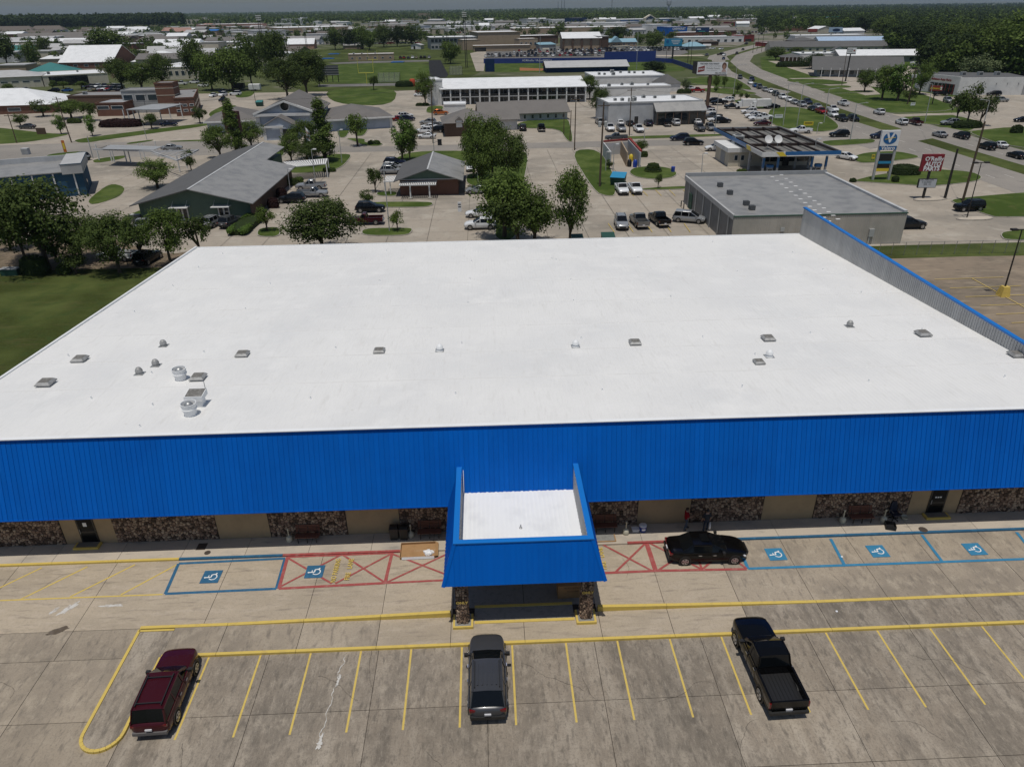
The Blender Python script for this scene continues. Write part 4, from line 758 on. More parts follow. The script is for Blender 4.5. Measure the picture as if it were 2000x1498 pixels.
for x0, x1, yb, yt, m, lab in ((539,560,388,368,'leaf_purple','dark purple shrub by the green building wall, right of two'), (522,544,408,387,'leaf_purple','dark purple shrub by the green building wall, left of two'), (553,580,364,348,'leaf_oak','green shrub row at the corner of the green building'), (575,592,358,347,'leaf_mid','shrub at the end of the green building bed'), (630,655,337,328,'leaf_oak','low shrub mass at the end of the grass island by the awning'), (718,742,284,275,'leaf_oak','low clipped hedge on the bank verge'), (40,92,540,498,'leaf_dark','dense dark shrub beside the utility cabinet'), (110,135,538,518,'leaf_oak','small shrub on the edge of the dirt strip'), (190,270,250,234,'leaf_purple','dark purple hedge in front of the clinic'), (130,156,242,232,'leaf_oak','green hedge left of the clinic'), (1197,1212,240,224,'leaf_oak','clipped square hedge at the white restaurant corner'), (1262,1328,240,226,'leaf_oak','long hedge under the restaurant porch'), (1334,1370,238,228,'leaf_oak','hedge at the right end of the restaurant porch'), (1323,1352,184,174,'leaf_oak','hedge in front of the white portico'), (772,806,171,158,'leaf_dark','dark hedge row by the running track'), (1744,1757,358,345,'leaf_dark','scruffy small bush below the oval hedge'), (1662,1674,357,350,'leaf_dark','tiny weed bush at the kerb by the blue fuel sign'), (1250,1266,308,296,'leaf_oak','bush at the right side of the car wash'), (812,838,208,202,'leaf_oak','low hedge round the motel tree'), (1866,1925,252,236,'leaf_dark','dark undergrowth around the palms'), (1975,2000,262,244,'leaf_dark','dark plants in the bed at the right edge'), (1520,1590,132,120,'leaf_dark','hedge in front of the porch house'), (1440,1460,339,332,'leaf_mid','spiky plants beside the fuel canopy')):
    hpx('shrub', lab, x0, x1, yb, yt, max(1.2, (G(x1,yb)-G(x0,yb)).length*.45), m, .7, cat='shrub', size=.1 if yb > 300 else .2, dens=20 if yb > 300 else 6)
# ---------------------------------------------------------------- woods (one mass each)
def woods(label, sect, m, seed, hr=(13,20), cat='woods', leafs=46):
    """sect: list of (pixel x0, x1, near m, far m, count): trees scattered over the ground by bearing and distance"""
    rg = np.random.default_rng(seed); V = []
    for x0, x1, d0, d1, n in sect:
        az0, az1 = [math.atan2(ray(x, 60).x, ray(x, 60).y) for x in (x0, x1)]
        for i in range(n):
            d = math.exp(rg.uniform(math.log(d0), math.log(d1))); a = rg.uniform(az0, az1); h = rg.uniform(*hr); r = rg.uniform(.3, .42)*h*.95; k = int(min(260, max(14, leafs*900/d))); s = .17*r*(46/k)**.5*1.05
            u = rg.normal(0, 1, (k,3)); u[:,2] = u[:,2]*.9+.3; u /= np.linalg.norm(u, axis=1, keepdims=True); lump = 1+.25*np.sin(3*u[:,:1]+i)+.15*np.sin(5*u[:,1:2]+2*i); p = u*lump*rg.uniform(.7, 1, (k,1))*np.array([r, r, h*.42])+np.array([d*math.sin(a), d*math.cos(a), h*.58])
            dd = u+rg.normal(0, .45, (k,3)); dd /= np.linalg.norm(dd, axis=1, keepdims=True); aa = np.cross(dd, rg.normal(0, 1, (k,3))); aa /= np.linalg.norm(aa, axis=1, keepdims=True); bb = np.cross(dd, aa); ss = s*rg.uniform(.7, 1.4, (k,1))*2.0
            V.append(np.stack([p-aa*ss, p-bb*ss*.8, p+aa*ss, p+bb*ss*.8], 1).reshape(-1,3))
    o = link('woods', quad_mesh('woods', np.concatenate(V), m), None); return tag(o, label, cat, kind='stuff')
woods('dark pine wood on the horizon at the left', [(-150,360,1900,2700,1500)], 'leaf_dark', 1, (20,27), leafs=190)
woods('low pale scrub in front of the left pine wood', [(-100,360,1250,1800,320)], 'leaf_mid', 2, (4,8), leafs=100)
woods('wooded town stretching to the horizon', [(330,760,2000,9000,1900),(700,1100,2000,9000,1500),(1000,1560,1750,9000,2600)], 'leaf_oak', 3, (10,16), leafs=110)
woods('greener trees mixed through the distant woods', [(330,1550,1700,7000,900)], 'leaf_mid', 4, (9,14), leafs=110)
woods('dense dark wood on the right reaching to the horizon', [(1480,1760,1050,9000,2000),(1740,1840,640,9000,1000),(1820,2150,430,9000,2600)], 'leaf_dark', 5, (10,15), leafs=150)
woods('lighter trees through the wood on the right', [(1500,1760,1000,6000,700),(1740,1840,620,6000,300),(1820,2150,400,5000,1200)], 'leaf_mid', 6, (10,15), leafs=150)
woods('scattered town trees between distant roofs', [(0,350,600,1500,190),(350,1000,750,1900,420),(1000,1550,750,1800,340)], 'leaf_oak', 8, (5,9), leafs=130)
mat('concrete_brown', (.25,.2,.15), .92, layers=[(.12, (.16,.135,.105), .45, .66, (1,1,1), 6), (.6, (.33,.27,.2), .53, .72, (.4,1.4,1), 7), (1.5, (.11,.098,.085), .56, .72, (.3,1.7,1), 7, .8), (20, (.12,.1,.085), .62, .74, (1,1,1), 2, .5)])
mat('town_floor', (.2,.18,.15), .95, layers=[(.012, (.075,.09,.035), .47, .55, (1,1,1), 6), (.03, (.13,.128,.12), .5, .6, (1,1,1), 5, .9), (.08, (.34,.31,.27), .56, .68, (1,1,1), 6, .8)])
# ================================================================ roads, lots and lawns beyond the store
_z = [.004]
def zn(d=.0015): _z[0] += d; return _z[0]
def area(name, poly, m, px=True): return patch(name, poly, zn(), m, px)
area('lawn', [(-140,12),(-53,12),(-36,37),(-35.2,40),(-35.2,92),(-140,92)], 'grass', False)
area('paved_lots', [(-190,96),(36,96),(36,93),(63,93),(63,97),(99,98),(99,205),(100,330),(-190,330)], 'concrete_lot', False)
area('side_parking_lot', [(39,12),(110,12),(110,93),(39,93)], 'concrete_brown', False)
area('lawn_strip', [(1660,486),(1700,481),(2060,472),(2060,499),(1900,501),(1725,506)], 'grass')
area('dirt_strip', [(-20,470),(60,470),(180,440),(300,500),(420,486),(395,520),(300,545),(120,540),(-20,532)], 'dirt')
area('lawn', [(-110,88),(-60,96),(-37,96),(-34,88)], 'grass', False)
area('lawn_strip', [(-36,86.5),(38.5,86.5),(38.5,94),(34,95),(-5,97),(-36,97)], 'grass', False)
area('concrete_apron', [(430,480),(470,462),(560,455),(800,462),(805,470),(965,466),(965,490),(430,500)], 'concrete_lot'); area('alley', [(1010,470),(1040,300),(1113,295),(1160,378),(1200,452),(1205,470),(1010,490)], 'concrete_lot')
# street along the back, highway and its verges
area('side_street', [(-200,181),(100,184),(100,194),(-30,190),(-75,206),(-120,204),(-200,196)], 'road', False)
HN = [(101,80),(102.5,140),(103,170),(103.5,215),(106,250),(110,285),(115,340),(124,400),(137,455),(160,525),(200,600),(255,690),(330,790)]
def road_poly(c, w):
    L_, R_ = [], []
    for i, p in enumerate(c):
        a = Vector(c[max(0,i-1)]); b = Vector(c[min(len(c)-1,i+1)]); d = (b-a).normalized(); n = Vector((-d.y, d.x)); L_.append(tuple(Vector(p)+n*w/2)); R_.append(tuple(Vector(p)-n*w/2))
    return L_+R_[::-1]
HF = [(120,60),(120,140),(120,175),(121.5,215),(124,250),(128,290),(134,345),(143,410),(157,470),(180,530),(218,600),(270,680),(345,775)]
area('median', road_poly([((a[0]+b[0])/2,(a[1]+b[1])/2) for a, b in zip(HN, HF)], 12), 'grass', False)
area('verge', [(126,80),(128,200),(133,300),(146,400),(180,500),(320,700),(420,700),(300,420),(240,300),(240,80)], 'lawn', False)
area('highway', road_poly(HN, 11.5), 'road', False); area('highway', road_poly(HF, 11.5), 'road', False)
area('crossover', [(1632,250),(1740,255),(1800,248),(1850,250),(1890,258),(1760,282),(1700,292),(1640,272)], 'road'); area('crossover', [(1505,172),(1545,180),(1522,188),(1490,180)], 'road'); area('crossover', [(1400,118),(1425,118),(1420,112),(1405,111)], 'road')
for c, offs in ((HN, (-1.9,1.9)), (HF, (-1.9,1.9))):
    for of in offs:
        b = MB(); z = zn()
        for i in range(len(c)-1):
            p, q = Vector(c[i]), Vector(c[i+1]); d = (q-p); L_ = d.length; d /= L_; n = Vector((-d.y,d.x))*of; s = 0
            while s+3 < L_: b.ribbon(p+n+d*s, p+n+d*(s+3), .14, z); s += 12
        o = b.build('lane_dashes', 'white_mark'); o['kind'] = 'structure'
# aprons and lots right of / beyond the highway
area('paved_lot', [(1660,165),(1790,180),(1870,210),(1985,212),(2080,240),(2080,180),(1930,180),(1860,190),(1795,180),(1760,160)], 'concrete_lot'); area('driveway', [(1740,224),(1870,221),(1985,205),(2060,215),(2060,246),(1960,250),(1890,257),(1925,243),(1860,225),(1760,229)], 'concrete_lot')
area('paved_lot', [(1500,120),(1590,150),(1670,160),(1760,165),(1830,140),(1720,120)], 'concrete_lot'); area('driveway', [(1540,154),(1620,152),(1690,163),(1720,185),(1690,187),(1640,172)], 'concrete_lot')
for pl in ([(1530,156),(1600,155),(1662,162),(1640,167),(1550,163)], [(1577,171),(1650,167),(1670,172),(1595,175)], [(1602,181),(1705,177),(1708,181),(1618,184)], [(1636,192),(1700,187),(1862,202),(1865,217),(1750,223),(1725,220),(1655,197)], [(1745,230),(1860,225),(1920,240),(1890,246),(1800,244)], [(1890,257),(1975,254),(2040,250),(2060,296),(1962,285),(1905,266)]): island('lawn_island', pl, 'lawn')
# near highway lawns on our side
for pl in ([(1500,212),(1550,209),(1605,220),(1640,245),(1635,255),(1595,260),(1500,247)], [(1605,276),(1700,272),(1712,276),(1705,281),(1625,287),(1606,282)], [(1662,308),(1690,299),(1750,296),(1797,306),(1790,311),(1690,321),(1668,316)], [(1662,355),(1712,342),(1812,331),(1895,336),(1920,346),(1910,356),(1812,366),(1797,364),(1675,356)], [(1850,390),(2000,377),(2060,375),(2060,424),(1950,426),(1936,424),(1870,401)], [(1952,460),(1960,453),(2060,446),(2060,470),(1962,471)], [(1227,338),(1236,329),(1275,325),(1312,330),(1325,341),(1312,349),(1275,352),(1240,347)], [(1252,369),(1346,364),(1346,371),(1252,373)], [(1180,269),(1420,262),(1425,267),(1180,275)], [(1430,196),(1500,192),(1500,212),(1488,214),(1440,204)], [(1352,176),(1400,172),(1480,182),(1474,186),(1420,186)], [(1325,156),(1425,147),(1478,178),(1440,174),(1350,165)]): island('lawn_island', pl, 'lawn')
for pl in ([(1111,295),(1170,292),(1200,340),(1205,383),(1185,385),(1160,376)], [(1010,240),(1108,222),(1122,278),(1108,278),(1092,252),(1010,252)], [(930,345),(935,298),(1012,296),(1035,300),(1015,400),(1012,470),(965,470),(968,440),(950,400)], [(707,447),(800,446),(808,450),(797,462),(705,462)], [(700,396),(840,395),(849,400),(832,407),(700,406)], [(735,376),(777,375),(775,385),(735,384)], [(562,326),(640,302),(685,302),(686,308),(668,328),(640,337),(560,341)], [(765,314),(800,297),(932,295),(932,313),(905,316),(775,318)], [(672,271),(715,272),(712,280),(752,281),(740,287),(712,286),(690,277)], [(657,252),(685,252),(677,270),(660,270)], [(690,267),(712,267),(722,248),(697,248)], [(910,341),(945,341),(945,366),(910,362)], [(500,464),(504,447),(548,444),(548,464)], [(500,300),(545,285),(560,300),(535,318)], [(830,222),(858,222),(870,208),(835,208)], [(1042,200),(1104,198),(1110,215),(1060,218)]): island('lawn_island', pl, 'lawn')
for pl in ([(0,250),(100,262),(145,262),(62,278),(-30,284),(-30,250)], [(140,274),(212,264),(407,240),(412,246),(217,272),(160,281)], [(90,302),(165,295),(160,303),(95,312)], [(180,312),(250,303),(240,311),(185,320)], [(246,280),(300,273),(298,276),(250,283)], [(330,276),(405,273),(405,276),(335,278)], [(170,392),(215,358),(246,366),(235,385),(180,402)], [(225,440),(280,405),(290,440),(250,475),(230,468)], [(405,222),(440,205),(470,208),(415,232)], [(460,182),(500,178),(490,190),(460,192)]): area('lawn', pl, 'lawn')
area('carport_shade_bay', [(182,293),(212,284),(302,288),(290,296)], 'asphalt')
# school grounds
area('school_grounds', [(380,130),(600,98),(860,86),(945,96),(960,130),(870,175),(780,178),(600,180),(500,150)], 'grass'); area('field_lawn', [(630,176),(777,172),(768,208),(652,204)], 'lawn')
mat('track_black', (.022,.022,.024), .9, layers=[(.5, (.035,.035,.036), .45, .65)])
area('football_field', [(655,126),(837,122),(840,150),(790,163),(632,165),(650,142)], 'lawn'); area('running_track', [(837,119),(860,118),(876,147),(871,153),(840,152)], 'track_black'); area('running_track', [(622,166),(790,163),(842,150),(848,153),(792,168),(622,171)], 'asphalt'); area('running_track', [(640,124),(700,121),(838,118),(838,121),(655,126)], 'asphalt')
area('ball_field', [(940,124),(1180,123),(1290,122),(1352,138),(1290,142),(1068,142),(940,142)], 'lawn')
mat('clay', (.3,.13,.06), .95, layers=[(1, (.25,.11,.05), .45, .65)]); area('infield_clay', [(1015,133),(1066,135),(1066,139),(1015,139)], 'clay')
area('school_parking_lot', [(935,92),(1180,90),(1330,92),(1345,104),(1290,118),(1180,118),(940,118)], 'asphalt'); area('school_drive', [(918,105),(950,98),(945,140),(930,140)], 'concrete_lot')
area('verge', [(1290,118),(1330,108),(1390,118),(1400,150),(1360,140),(1290,124)], 'grass'); area('path', [(1280,109),(1370,108),(1378,110),(1285,111)], 'concrete_walk')
area('meadow', [(-60,50),(200,52),(330,58),(300,70),(100,66),(-60,62)], 'grass')
for pl in ([(-40,60),(60,70),(300,72),(520,60),(560,95),(420,110),(200,140),(60,130),(-40,110)], [(480,55),(800,52),(860,75),(700,88),(560,90),(490,80)], [(860,50),(1260,48),(1300,60),(1300,90),(1150,76),(900,70)], [(1260,48),(1480,40),(1520,60),(1440,92),(1320,96),(1290,70)], [(1500,55),(1650,52),(1800,70),(1800,95),(1560,90),(1470,85)]): area('paved_district', pl, 'town_floor')
# joints in the nearer lots: real saw cuts are thin dark strips
jm = MB(); z = zn()
for x in np.arange(-76, 60, 6.1): jm.ribbon((x, 99, 0), (x, 181, 0), .05, z)
for y in np.arange(103, 182, 7.3): jm.ribbon((-76, y, 0), (60, y, 0), .05, z)
mat('joint', (.13,.12,.105), .95); o = jm.build('saw_joints', 'joint', ); o['kind'] = 'structure'
# marked lot right of the store
for k in range(8):
    a, b = G(1825+30*k, 547+17*k), G(1990+30*k, 541+17*k); o = MB().ribbon((a.x,a.y),(a.x+9,a.y+.2),.1,zn()).build('stall_line','yellow_paint'); o['kind'] = 'structure'
a, b = G(1898,545), G(2010,600); o = MB().ribbon(a,(a.x,a.y-26),.1,zn()).build('stall_line','yellow_paint'); o['kind'] = 'structure'
for k in range(7):
    a, b = G(1226+27*k,372), G(1238+27*k,384); o = MB().ribbon(a,b,.1,zn()).build('stall_line','yellow_paint'); o['kind'] = 'structure'
for k in range(5):
    a, b = G(1188+37*k,438), G(1200+37*k,455); o = MB().ribbon(a,b,.1,zn()).build('stall_line','yellow_paint'); o['kind'] = 'structure'
# ================================================================ buildings beyond the store
for n, c in dict(w_beige=(.42,.37,.29), w_cream=(.55,.51,.42), w_white=(.66,.66,.65), w_grey=(.33,.34,.345), w_lgrey=(.47,.48,.49), w_tan=(.36,.28,.2), w_brick=(.165,.088,.064), w_brown=(.12,.08,.06), w_green=(.055,.1,.075), w_teal=(.07,.1,.1), w_navy=(.014,.035,.09), w_bluegrey=(.4,.45,.53), w_blue=(.02,.12,.42), w_red=(.24,.05,.045), w_steel=(.035,.085,.14), w_pink=(.5,.36,.33), w_salmon=(.42,.25,.2)).items():
    mat(n, c, .85, layers=[(.5, tuple(v*.82 for v in c), .45, .7), (3, tuple(v*.9 for v in c), .5, .7)])
for n, c in dict(r_white=(.72,.73,.74), r_grey=(.26,.255,.25), r_dkgrey=(.1,.098,.096), r_shingle=(.15,.138,.128), r_brown=(.12,.1,.085), r_teal=(.03,.17,.165), r_ltblue=(.22,.37,.45), r_blue=(.02,.14,.42), r_salmon=(.33,.19,.15), r_palegrey=(.42,.42,.42), r_paleblue=(.34,.45,.6), r_metal=(.3,.31,.32)).items():
    mat(n, c, .7, layers=[(.4, tuple(v*.85 for v in c), .45, .7), (2.5, tuple(v*.9 for v in c), .52, .72)])
mat('r_seam', (.31,.305,.295), .5, .2, layers=[(.5, (.22,.22,.22), .45, .7)], bump=(1.6,.25,'Y')); mat('ac_grey', (.4,.41,.4), .6); mat('ac_dark', (.07,.075,.08), .6)
def ac_unit(parent, x, y, z, s=1.0, dark=False):
    o = MB().box(x-.6*s,x+.6*s,y-.6*s,y+.6*s,z,z+1.0*s).build('air_conditioner', 'ac_dark' if dark else 'ac_grey', parent)
    MB().lathe((x,y,z+1.0*s),[(.42*s,0),(.42*s,.06*s),(.3*s,.08*s)],12).build('fan_grille', 'ac_dark', o); MB().box(x-.5*s,x+.5*s,y-.62*s,y-.602*s,z+.15*s,z+.85*s).build('coil_panel', 'ac_dark', o); return o
def bld(label, xl, xr, yb, yt, depth, wall, roof, kind='flat', rise=2.0, over=.4, win=(), side=(), doors=(), ac=0, name='building', cat='building', group=None, cols=0, minh=2.5):
    ybl, ybr = yb if isinstance(yb, tuple) else (yb - 0*xl, yb - (xr-xl)*.0135)
    P0, P1 = G(xl, ybl), G(xr, ybr); u = P1-P0; W = u.length; h = max(minh, HZ((xl+xr)/2, (ybl+ybr)/2, yt)); t = thing(name, label, cat, (P0.x, P0.y, 0), math.atan2(u.y, u.x), group)
    if isinstance(rise, str): rise = max(.6, HZ((xl+xr)/2, (ybl+ybr)/2, float(rise))-h); 
    if kind == 'flat':
        MB().box(0,W,0,depth,0,h).build('wall', wall, t); MB().box(-over*.3,W+over*.3,-over*.3,depth+over*.3,h,h+.18).build('roof', roof, t)
        p = MB()
        for a in ((-over*.3,W+over*.3,-over*.3-.02,.22-over*.3),(-over*.3,W+over*.3,depth+over*.3-.22,depth+over*.3+.02),(-over*.3-.02,.22-over*.3,.0,depth),(W+over*.3-.22,W+over*.3+.02,.0,depth)): p.box(*a,h+.02,h+.42)
        p.build('parapet', wall if wall != 'w_white' else roof, t)
    else:
        MB().box(0,W,0,depth,0,h).build('wall', wall, t); o = over; th = .16; r = MB()
        if kind == 'gx':
            m = depth/2; z = h-o*rise/m
            for y0, y1, z0, z1 in ((-o,m,z,h+rise),(m,depth+o,h+rise,z)): r.add([(-o,y0,z0),(W+o,y0,z0),(W+o,y1,z1),(-o,y1,z1),(-o,y0,z0+th),(W+o,y0,z0+th),(W+o,y1,z1+th),(-o,y1,z1+th)], [(0,3,2,1),(4,5,6,7),(0,1,5,4),(1,2,6,5),(2,3,7,6),(3,0,4,7)])
            for x in (0, W): g_ = MB(); g_.add([(x-.05,0,h),(x-.05,depth,h),(x-.05,m,h+rise-.02),(x+.05,0,h),(x+.05,depth,h),(x+.05,m,h+rise-.02)], [(0,1,2),(5,4,3),(0,3,4,1),(1,4,5,2),(2,5,3,0)]); g_.build('gable', wall, t)
        elif kind == 'gy':
            m = W/2; z = h-o*rise/m
            for x0, x1, z0, z1 in ((-o,m,z,h+rise),(m,W+o,h+rise,z)): r.add([(x0,-o,z0),(x1,-o,z1),(x1,depth+o,z1),(x0,depth+o,z0),(x0,-o,z0+th),(x1,-o,z1+th),(x1,depth+o,z1+th),(x0,depth+o,z0+th)], [(0,3,2,1),(4,5,6,7),(0,1,5,4),(1,2,6,5),(2,3,7,6),(3,0,4,7)])
            for y in (0, depth): g_ = MB(); g_.add([(0,y-.05,h),(W,y-.05,h),(m,y-.05,h+rise-.02),(0,y+.05,h),(W,y+.05,h),(m,y+.05,h+rise-.02)], [(0,1,2),(5,4,3),(0,3,4,1),(1,4,5,2),(2,5,3,0)]); g_.build('gable', wall, t)
        elif kind == 'hip':
            m = min(W, depth)/2; a = [(-o,-o,h-.1),(W+o,-o,h-.1),(W+o,depth+o,h-.1),(-o,depth+o,h-.1)]
            if W >= depth: b = [(m,depth/2,h+rise),(W-m+.01,depth/2,h+rise)]; f = [(0,1,5,4),(1,2,5),(2,3,4,5),(3,0,4),(3,2,1,0)]
            else: b = [(W/2,m,h+rise),(W/2,depth-m+.01,h+rise)]; f = [(0,1,4),(1,2,5,4),(2,3,5),(3,0,4,5),(3,2,1,0)]
            r.add(a+b, f)
        elif kind == 'shed': r.add([(-o,-o,h),(W+o,-o,h),(W+o,depth+o,h+rise),(-o,depth+o,h+rise),(-o,-o,h+th),(W+o,-o,h+th),(W+o,depth+o,h+rise+th),(-o,depth+o,h+rise+th)], [(0,3,2,1),(4,5,6,7),(0,1,5,4),(1,2,6,5),(2,3,7,6),(3,0,4,7)])
        r.build('roof', roof, t)
    for (n, z0, z1, fr) in win:
        for i in range(n):
            cx = W*(i+.5)/n; ww = W/n*fr/2; a, b = h*z0, h*z1
            o_ = MB().box(cx-ww,cx+ww,-.06,-.005,a,b).build('window', 'w_white' if wall not in ('w_white',) else 'w_grey', t); k = min(.12, ww*.2); MB().box(cx-ww+k,cx+ww-k,-.075,-.061,a+k,b-k).build('pane', 'glass_blue', o_)
    for (n, z0, z1, fr, s) in side:
        X = W if s > 0 else 0
        for i in range(n):
            cy = depth*(i+.5)/n; ww = depth/n*fr/2; a, b = h*z0, h*z1; MB().box(X-.06,X+.06,cy-ww,cy+ww,a,b).build('window', 'glass_blue', t)
    for fx, wd, zz in doors:
        d = MB().box(W*fx-wd/2,W*fx+wd/2,-.08,-.01,0,zz).build('door', 'dark_frame', t); MB().box(W*fx-wd/2+.12,W*fx+wd/2-.12,-.09,-.081,.2,zz-.15).build('pane', 'glass_dark', d)
    for i in range(ac): ac_unit(t, W*(.12+.76*((i*.618) % 1)), depth*(.2+.6*((i*.382+.3) % 1)), h+.18, random.uniform(.7,1.3))
    for i in range(cols): x = W*(i+.5)/cols; MB().box(x-.14,x+.14,-over+.02,-over+.3,0,h-.05).build('column', 'w_white', t)
    t['_d'] = (W, depth, h); return t
def wait_dims(t): d = t['_d']; return d[0], d[1], d[2]
W1 = ((6,.35,.75,.6),); W2 = ((8,.15,.4,.6),(8,.6,.85,.6))
bld('low brick building with white ribbed hip roof at the left edge', -150, 106, (229,221), 207, 26, 'w_brick', 'r_white', 'hip', '180', win=((5,.3,.7,.5),))
bld('beige hall with grey hip roof and brick base at the left edge', -110, 86, (179,170), 152, 20, 'w_cream', 'r_palegrey', 'hip', '141', win=((9,.45,.62,.7),))
bld('long beige hall with flat white roof behind the clinic car park', 88, 214, (170,163), 147, 30, 'w_cream', 'r_white', 'flat', doors=((.25,9,4.2),(.52,9,4.2)), ac=2)
bld('beige wing carrying a teal pyramid roof', 45, 150, (158,154), 143, 24, 'w_cream', 'r_teal', 'hip', '125')
bld('brick church hall with sweeping white metal roof', 118, 222, (136,134), 122, 42, 'w_brick', 'r_white', 'gx', '92', win=((5,.3,.7,.4),))
bld('white roofed porch block left of the sweeping white roof', 80, 122, (128,127), 116, 20, 'w_beige', 'r_white', 'shed', 1.2)
bld('tan gabled block with grey roof behind the white church roof', 100, 145, (113,112), 101, 24, 'w_tan', 'r_palegrey', 'gx', '93', doors=((.25,6,3),))
bld('hall with steep white pyramid roof among the oaks', 258, 358, (131,129), 120, 28, 'w_grey', 'r_white', 'hip', '102', win=((4,.3,.7,.4),))
bld('flat white roofed block right of the oak clump', 318, 390, (157,155), 133, 26, 'w_cream', 'r_white', 'flat', ac=2, win=W1)
bld('apartment block with brown hip roof at far left', -20, 66, (71,70), 61, 18, 'w_cream', 'r_brown', 'hip', '52', win=W2); bld('apartment block with brown hip roof right of its twin', 58, 126, (68,67), 59, 16, 'w_white', 'r_brown', 'hip', '51', win=W2)
bld('long grey sided housing block with dark roof', 40, 168, (84,80), 75, 16, 'w_grey', 'r_shingle', 'gx', '65', win=((14,.4,.7,.4),)); bld('grey roofed housing block behind the long grey one', 150, 232, (77,76), 69, 16, 'w_grey', 'r_dkgrey', 'gx', '63')
bld('red fronted shop at the end of the grey housing block', 20, 42, (84,84), 75, 14, 'w_pink', 'r_palegrey', 'flat', win=((2,.2,.7,.5),))
bld('white roofed storage row beyond the teal shed', 92, 178, (88,87), 81, 20, 'w_beige', 'r_white', 'gx', '76', win=((8,.1,.6,.6),)); bld('white flat storage row before the grey housing', 95, 170, (95,94), 89, 16, 'w_lgrey', 'r_white', 'flat')
bld('shed with bright teal roof and pale walls', 18, 66, (113,112), 102, 18, 'w_lgrey', 'r_teal', 'gx', '90', win=((4,.2,.5,.3),)); bld('white flat roofed block behind the teal roofed shed', 10, 66, (95,94), 88, 18, 'w_beige', 'r_white', 'flat')
bld('wide building with dark hip roof left of the red roofed houses', 266, 342, (88,86), 80, 26, 'w_brown', 'r_shingle', 'hip', '68'); bld('garage row with dark shingle roof and many bays', 298, 362, (91,90), 84, 22, 'w_brown', 'r_shingle', 'hip', '73', win=((6,.0,.75,.55),))
bld('white curved roof workshop with dark open front', 318, 366, (100,99), 92, 22, 'w_grey', 'r_white', 'gx', '85', doors=((.3,12,3.2),)); bld('white flat canopy roof row before the workshop', 262, 362, (107,105), 99, 18, 'w_beige', 'r_white', 'flat')
bld('two storey house row with salmon roof, left one', 317, 343, (69,69), 61, 16, 'w_lgrey', 'r_salmon', 'gx', '55', win=((3,.3,.7,.4),)); bld('house with salmon roof and cream gable, right one', 344, 378, (70,69), 62, 18, 'w_cream', 'r_salmon', 'gx', '55', win=((5,.2,.7,.5),))
bld('tan shop with bright blue metal roof', 394, 424, (70,70), 61, 16, 'w_tan', 'r_blue', 'shed', 1.5, win=((3,.3,.7,.4),)); bld('low grey roofed block left of the blue roofed shop', 336, 376, (76,76), 71, 18, 'w_tan', 'r_palegrey', 'gx', 1.5); bld('tan block with pale gable roof below the blue roofed shop', 388, 420, (79,78), 74, 20, 'w_brown', 'r_palegrey', 'gx', '70')
bld('cream hotel with small tower on the left skyline', 360, 428, (49,48), 39, 24, 'w_cream', 'r_white', 'flat', win=((9,.15,.4,.5),(9,.55,.8,.5))); bld('stair tower of the cream skyline hotel', 396, 402, (48,48), 35, 8, 'w_cream', 'r_white', 'flat')
bld('large white roofed retail box with salmon band', 396, 522, (58,55), 48, 70, 'w_salmon', 'r_white', 'flat', ac=6); bld('long pale grey warehouse in front of the retail box', 440, 525, (72,70), 60, 30, 'w_lgrey', 'r_palegrey', 'flat', win=((14,.5,.7,.4),), ac=3); bld('red roofed shop left of the retail box', 396, 412, (57,57), 49, 16, 'w_white', 'r_salmon', 'gx', 2.0)
bld('grey showroom building behind the left field mast', 498, 566, (76,74), 61, 40, 'w_lgrey', 'r_metal', 'flat', win=((9,.2,.6,.6),)); bld('tan mall with long white roof', 546, 694, (66,62), 54, 90, 'w_tan', 'r_white', 'flat', ac=7, win=((10,.1,.4,.5),)); bld('white skylight pyramid of the mall', 612, 622, (52,52), 50, 12, 'w_white', 'r_white', 'hip', '46', minh=9); bld('white hip roof hall of the mall', 658, 678, (52,52), 50, 14, 'w_white', 'r_white', 'hip', '45', minh=8)
bld('white skyline hotel with end tower', 540, 592, (47,46), 38, 22, 'w_white', 'r_white', 'flat', win=((10,.2,.4,.5),(10,.6,.8,.5))); bld('end tower of the white skyline hotel', 587, 596, (46,46), 35, 12, 'w_white', 'r_white', 'flat'); bld('dealer building of pale grey panels', 600, 644, (83,82), 68, 22, 'w_lgrey', 'r_palegrey', 'flat', doors=((.6,8,3.4),), win=((4,.1,.5,.5),))
bld('brick field house with bowed white roof', 562, 614, (97,96), 87, 24, 'w_salmon', 'r_white', 'gx', '77'); bld('tan ticket block with white sloped roof by the stand', 604, 628, (124,123), 110, 10, 'w_tan', 'r_white', 'shed', -.8, doors=((.7,3,2.6),)); bld('brick concession block with white roof beside the football field', 681, 770, (120,118), 107, 11, 'w_tan', 'r_white', 'flat', ac=3, win=((6,.3,.6,.3),))
bld('small house with pale roof before the oak row', 672, 711, (97,96), 89, 12, 'w_tan', 'r_palegrey', 'gx', '83'); bld('small white gabled shed by the school', 803, 822, (97,97), 89, 8, 'w_white', 'r_palegrey', 'gy', 1.2, doors=((.35,1.6,2.4),))
bld('two storey school wing with white overhanging roof and glazed bands', 842, 930, (98,96), 74, 30, 'w_grey', 'r_white', 'flat', over=3, win=((12,.1,.35,.8),(12,.6,.9,.85)), ac=4); bld('school gymnasium with tall tan brick walls', 934, 1016, (92,90), 64, 40, 'w_tan', 'r_white', 'flat', over=1.5)
bld('low school link with white roof before the gymnasium', 925, 1036, (102,100), 90, 12, 'w_tan', 'r_white', 'flat', over=1.6, doors=((.12,9,2.9),)); bld('tan stair block of the school', 904, 938, (99,98), 79, 16, 'w_tan', 'r_white', 'flat'); bld('tan classroom block right of the gymnasium', 1014, 1050, (98,97), 77, 14, 'w_tan', 'r_white', 'flat', win=((4,.4,.7,.5),))
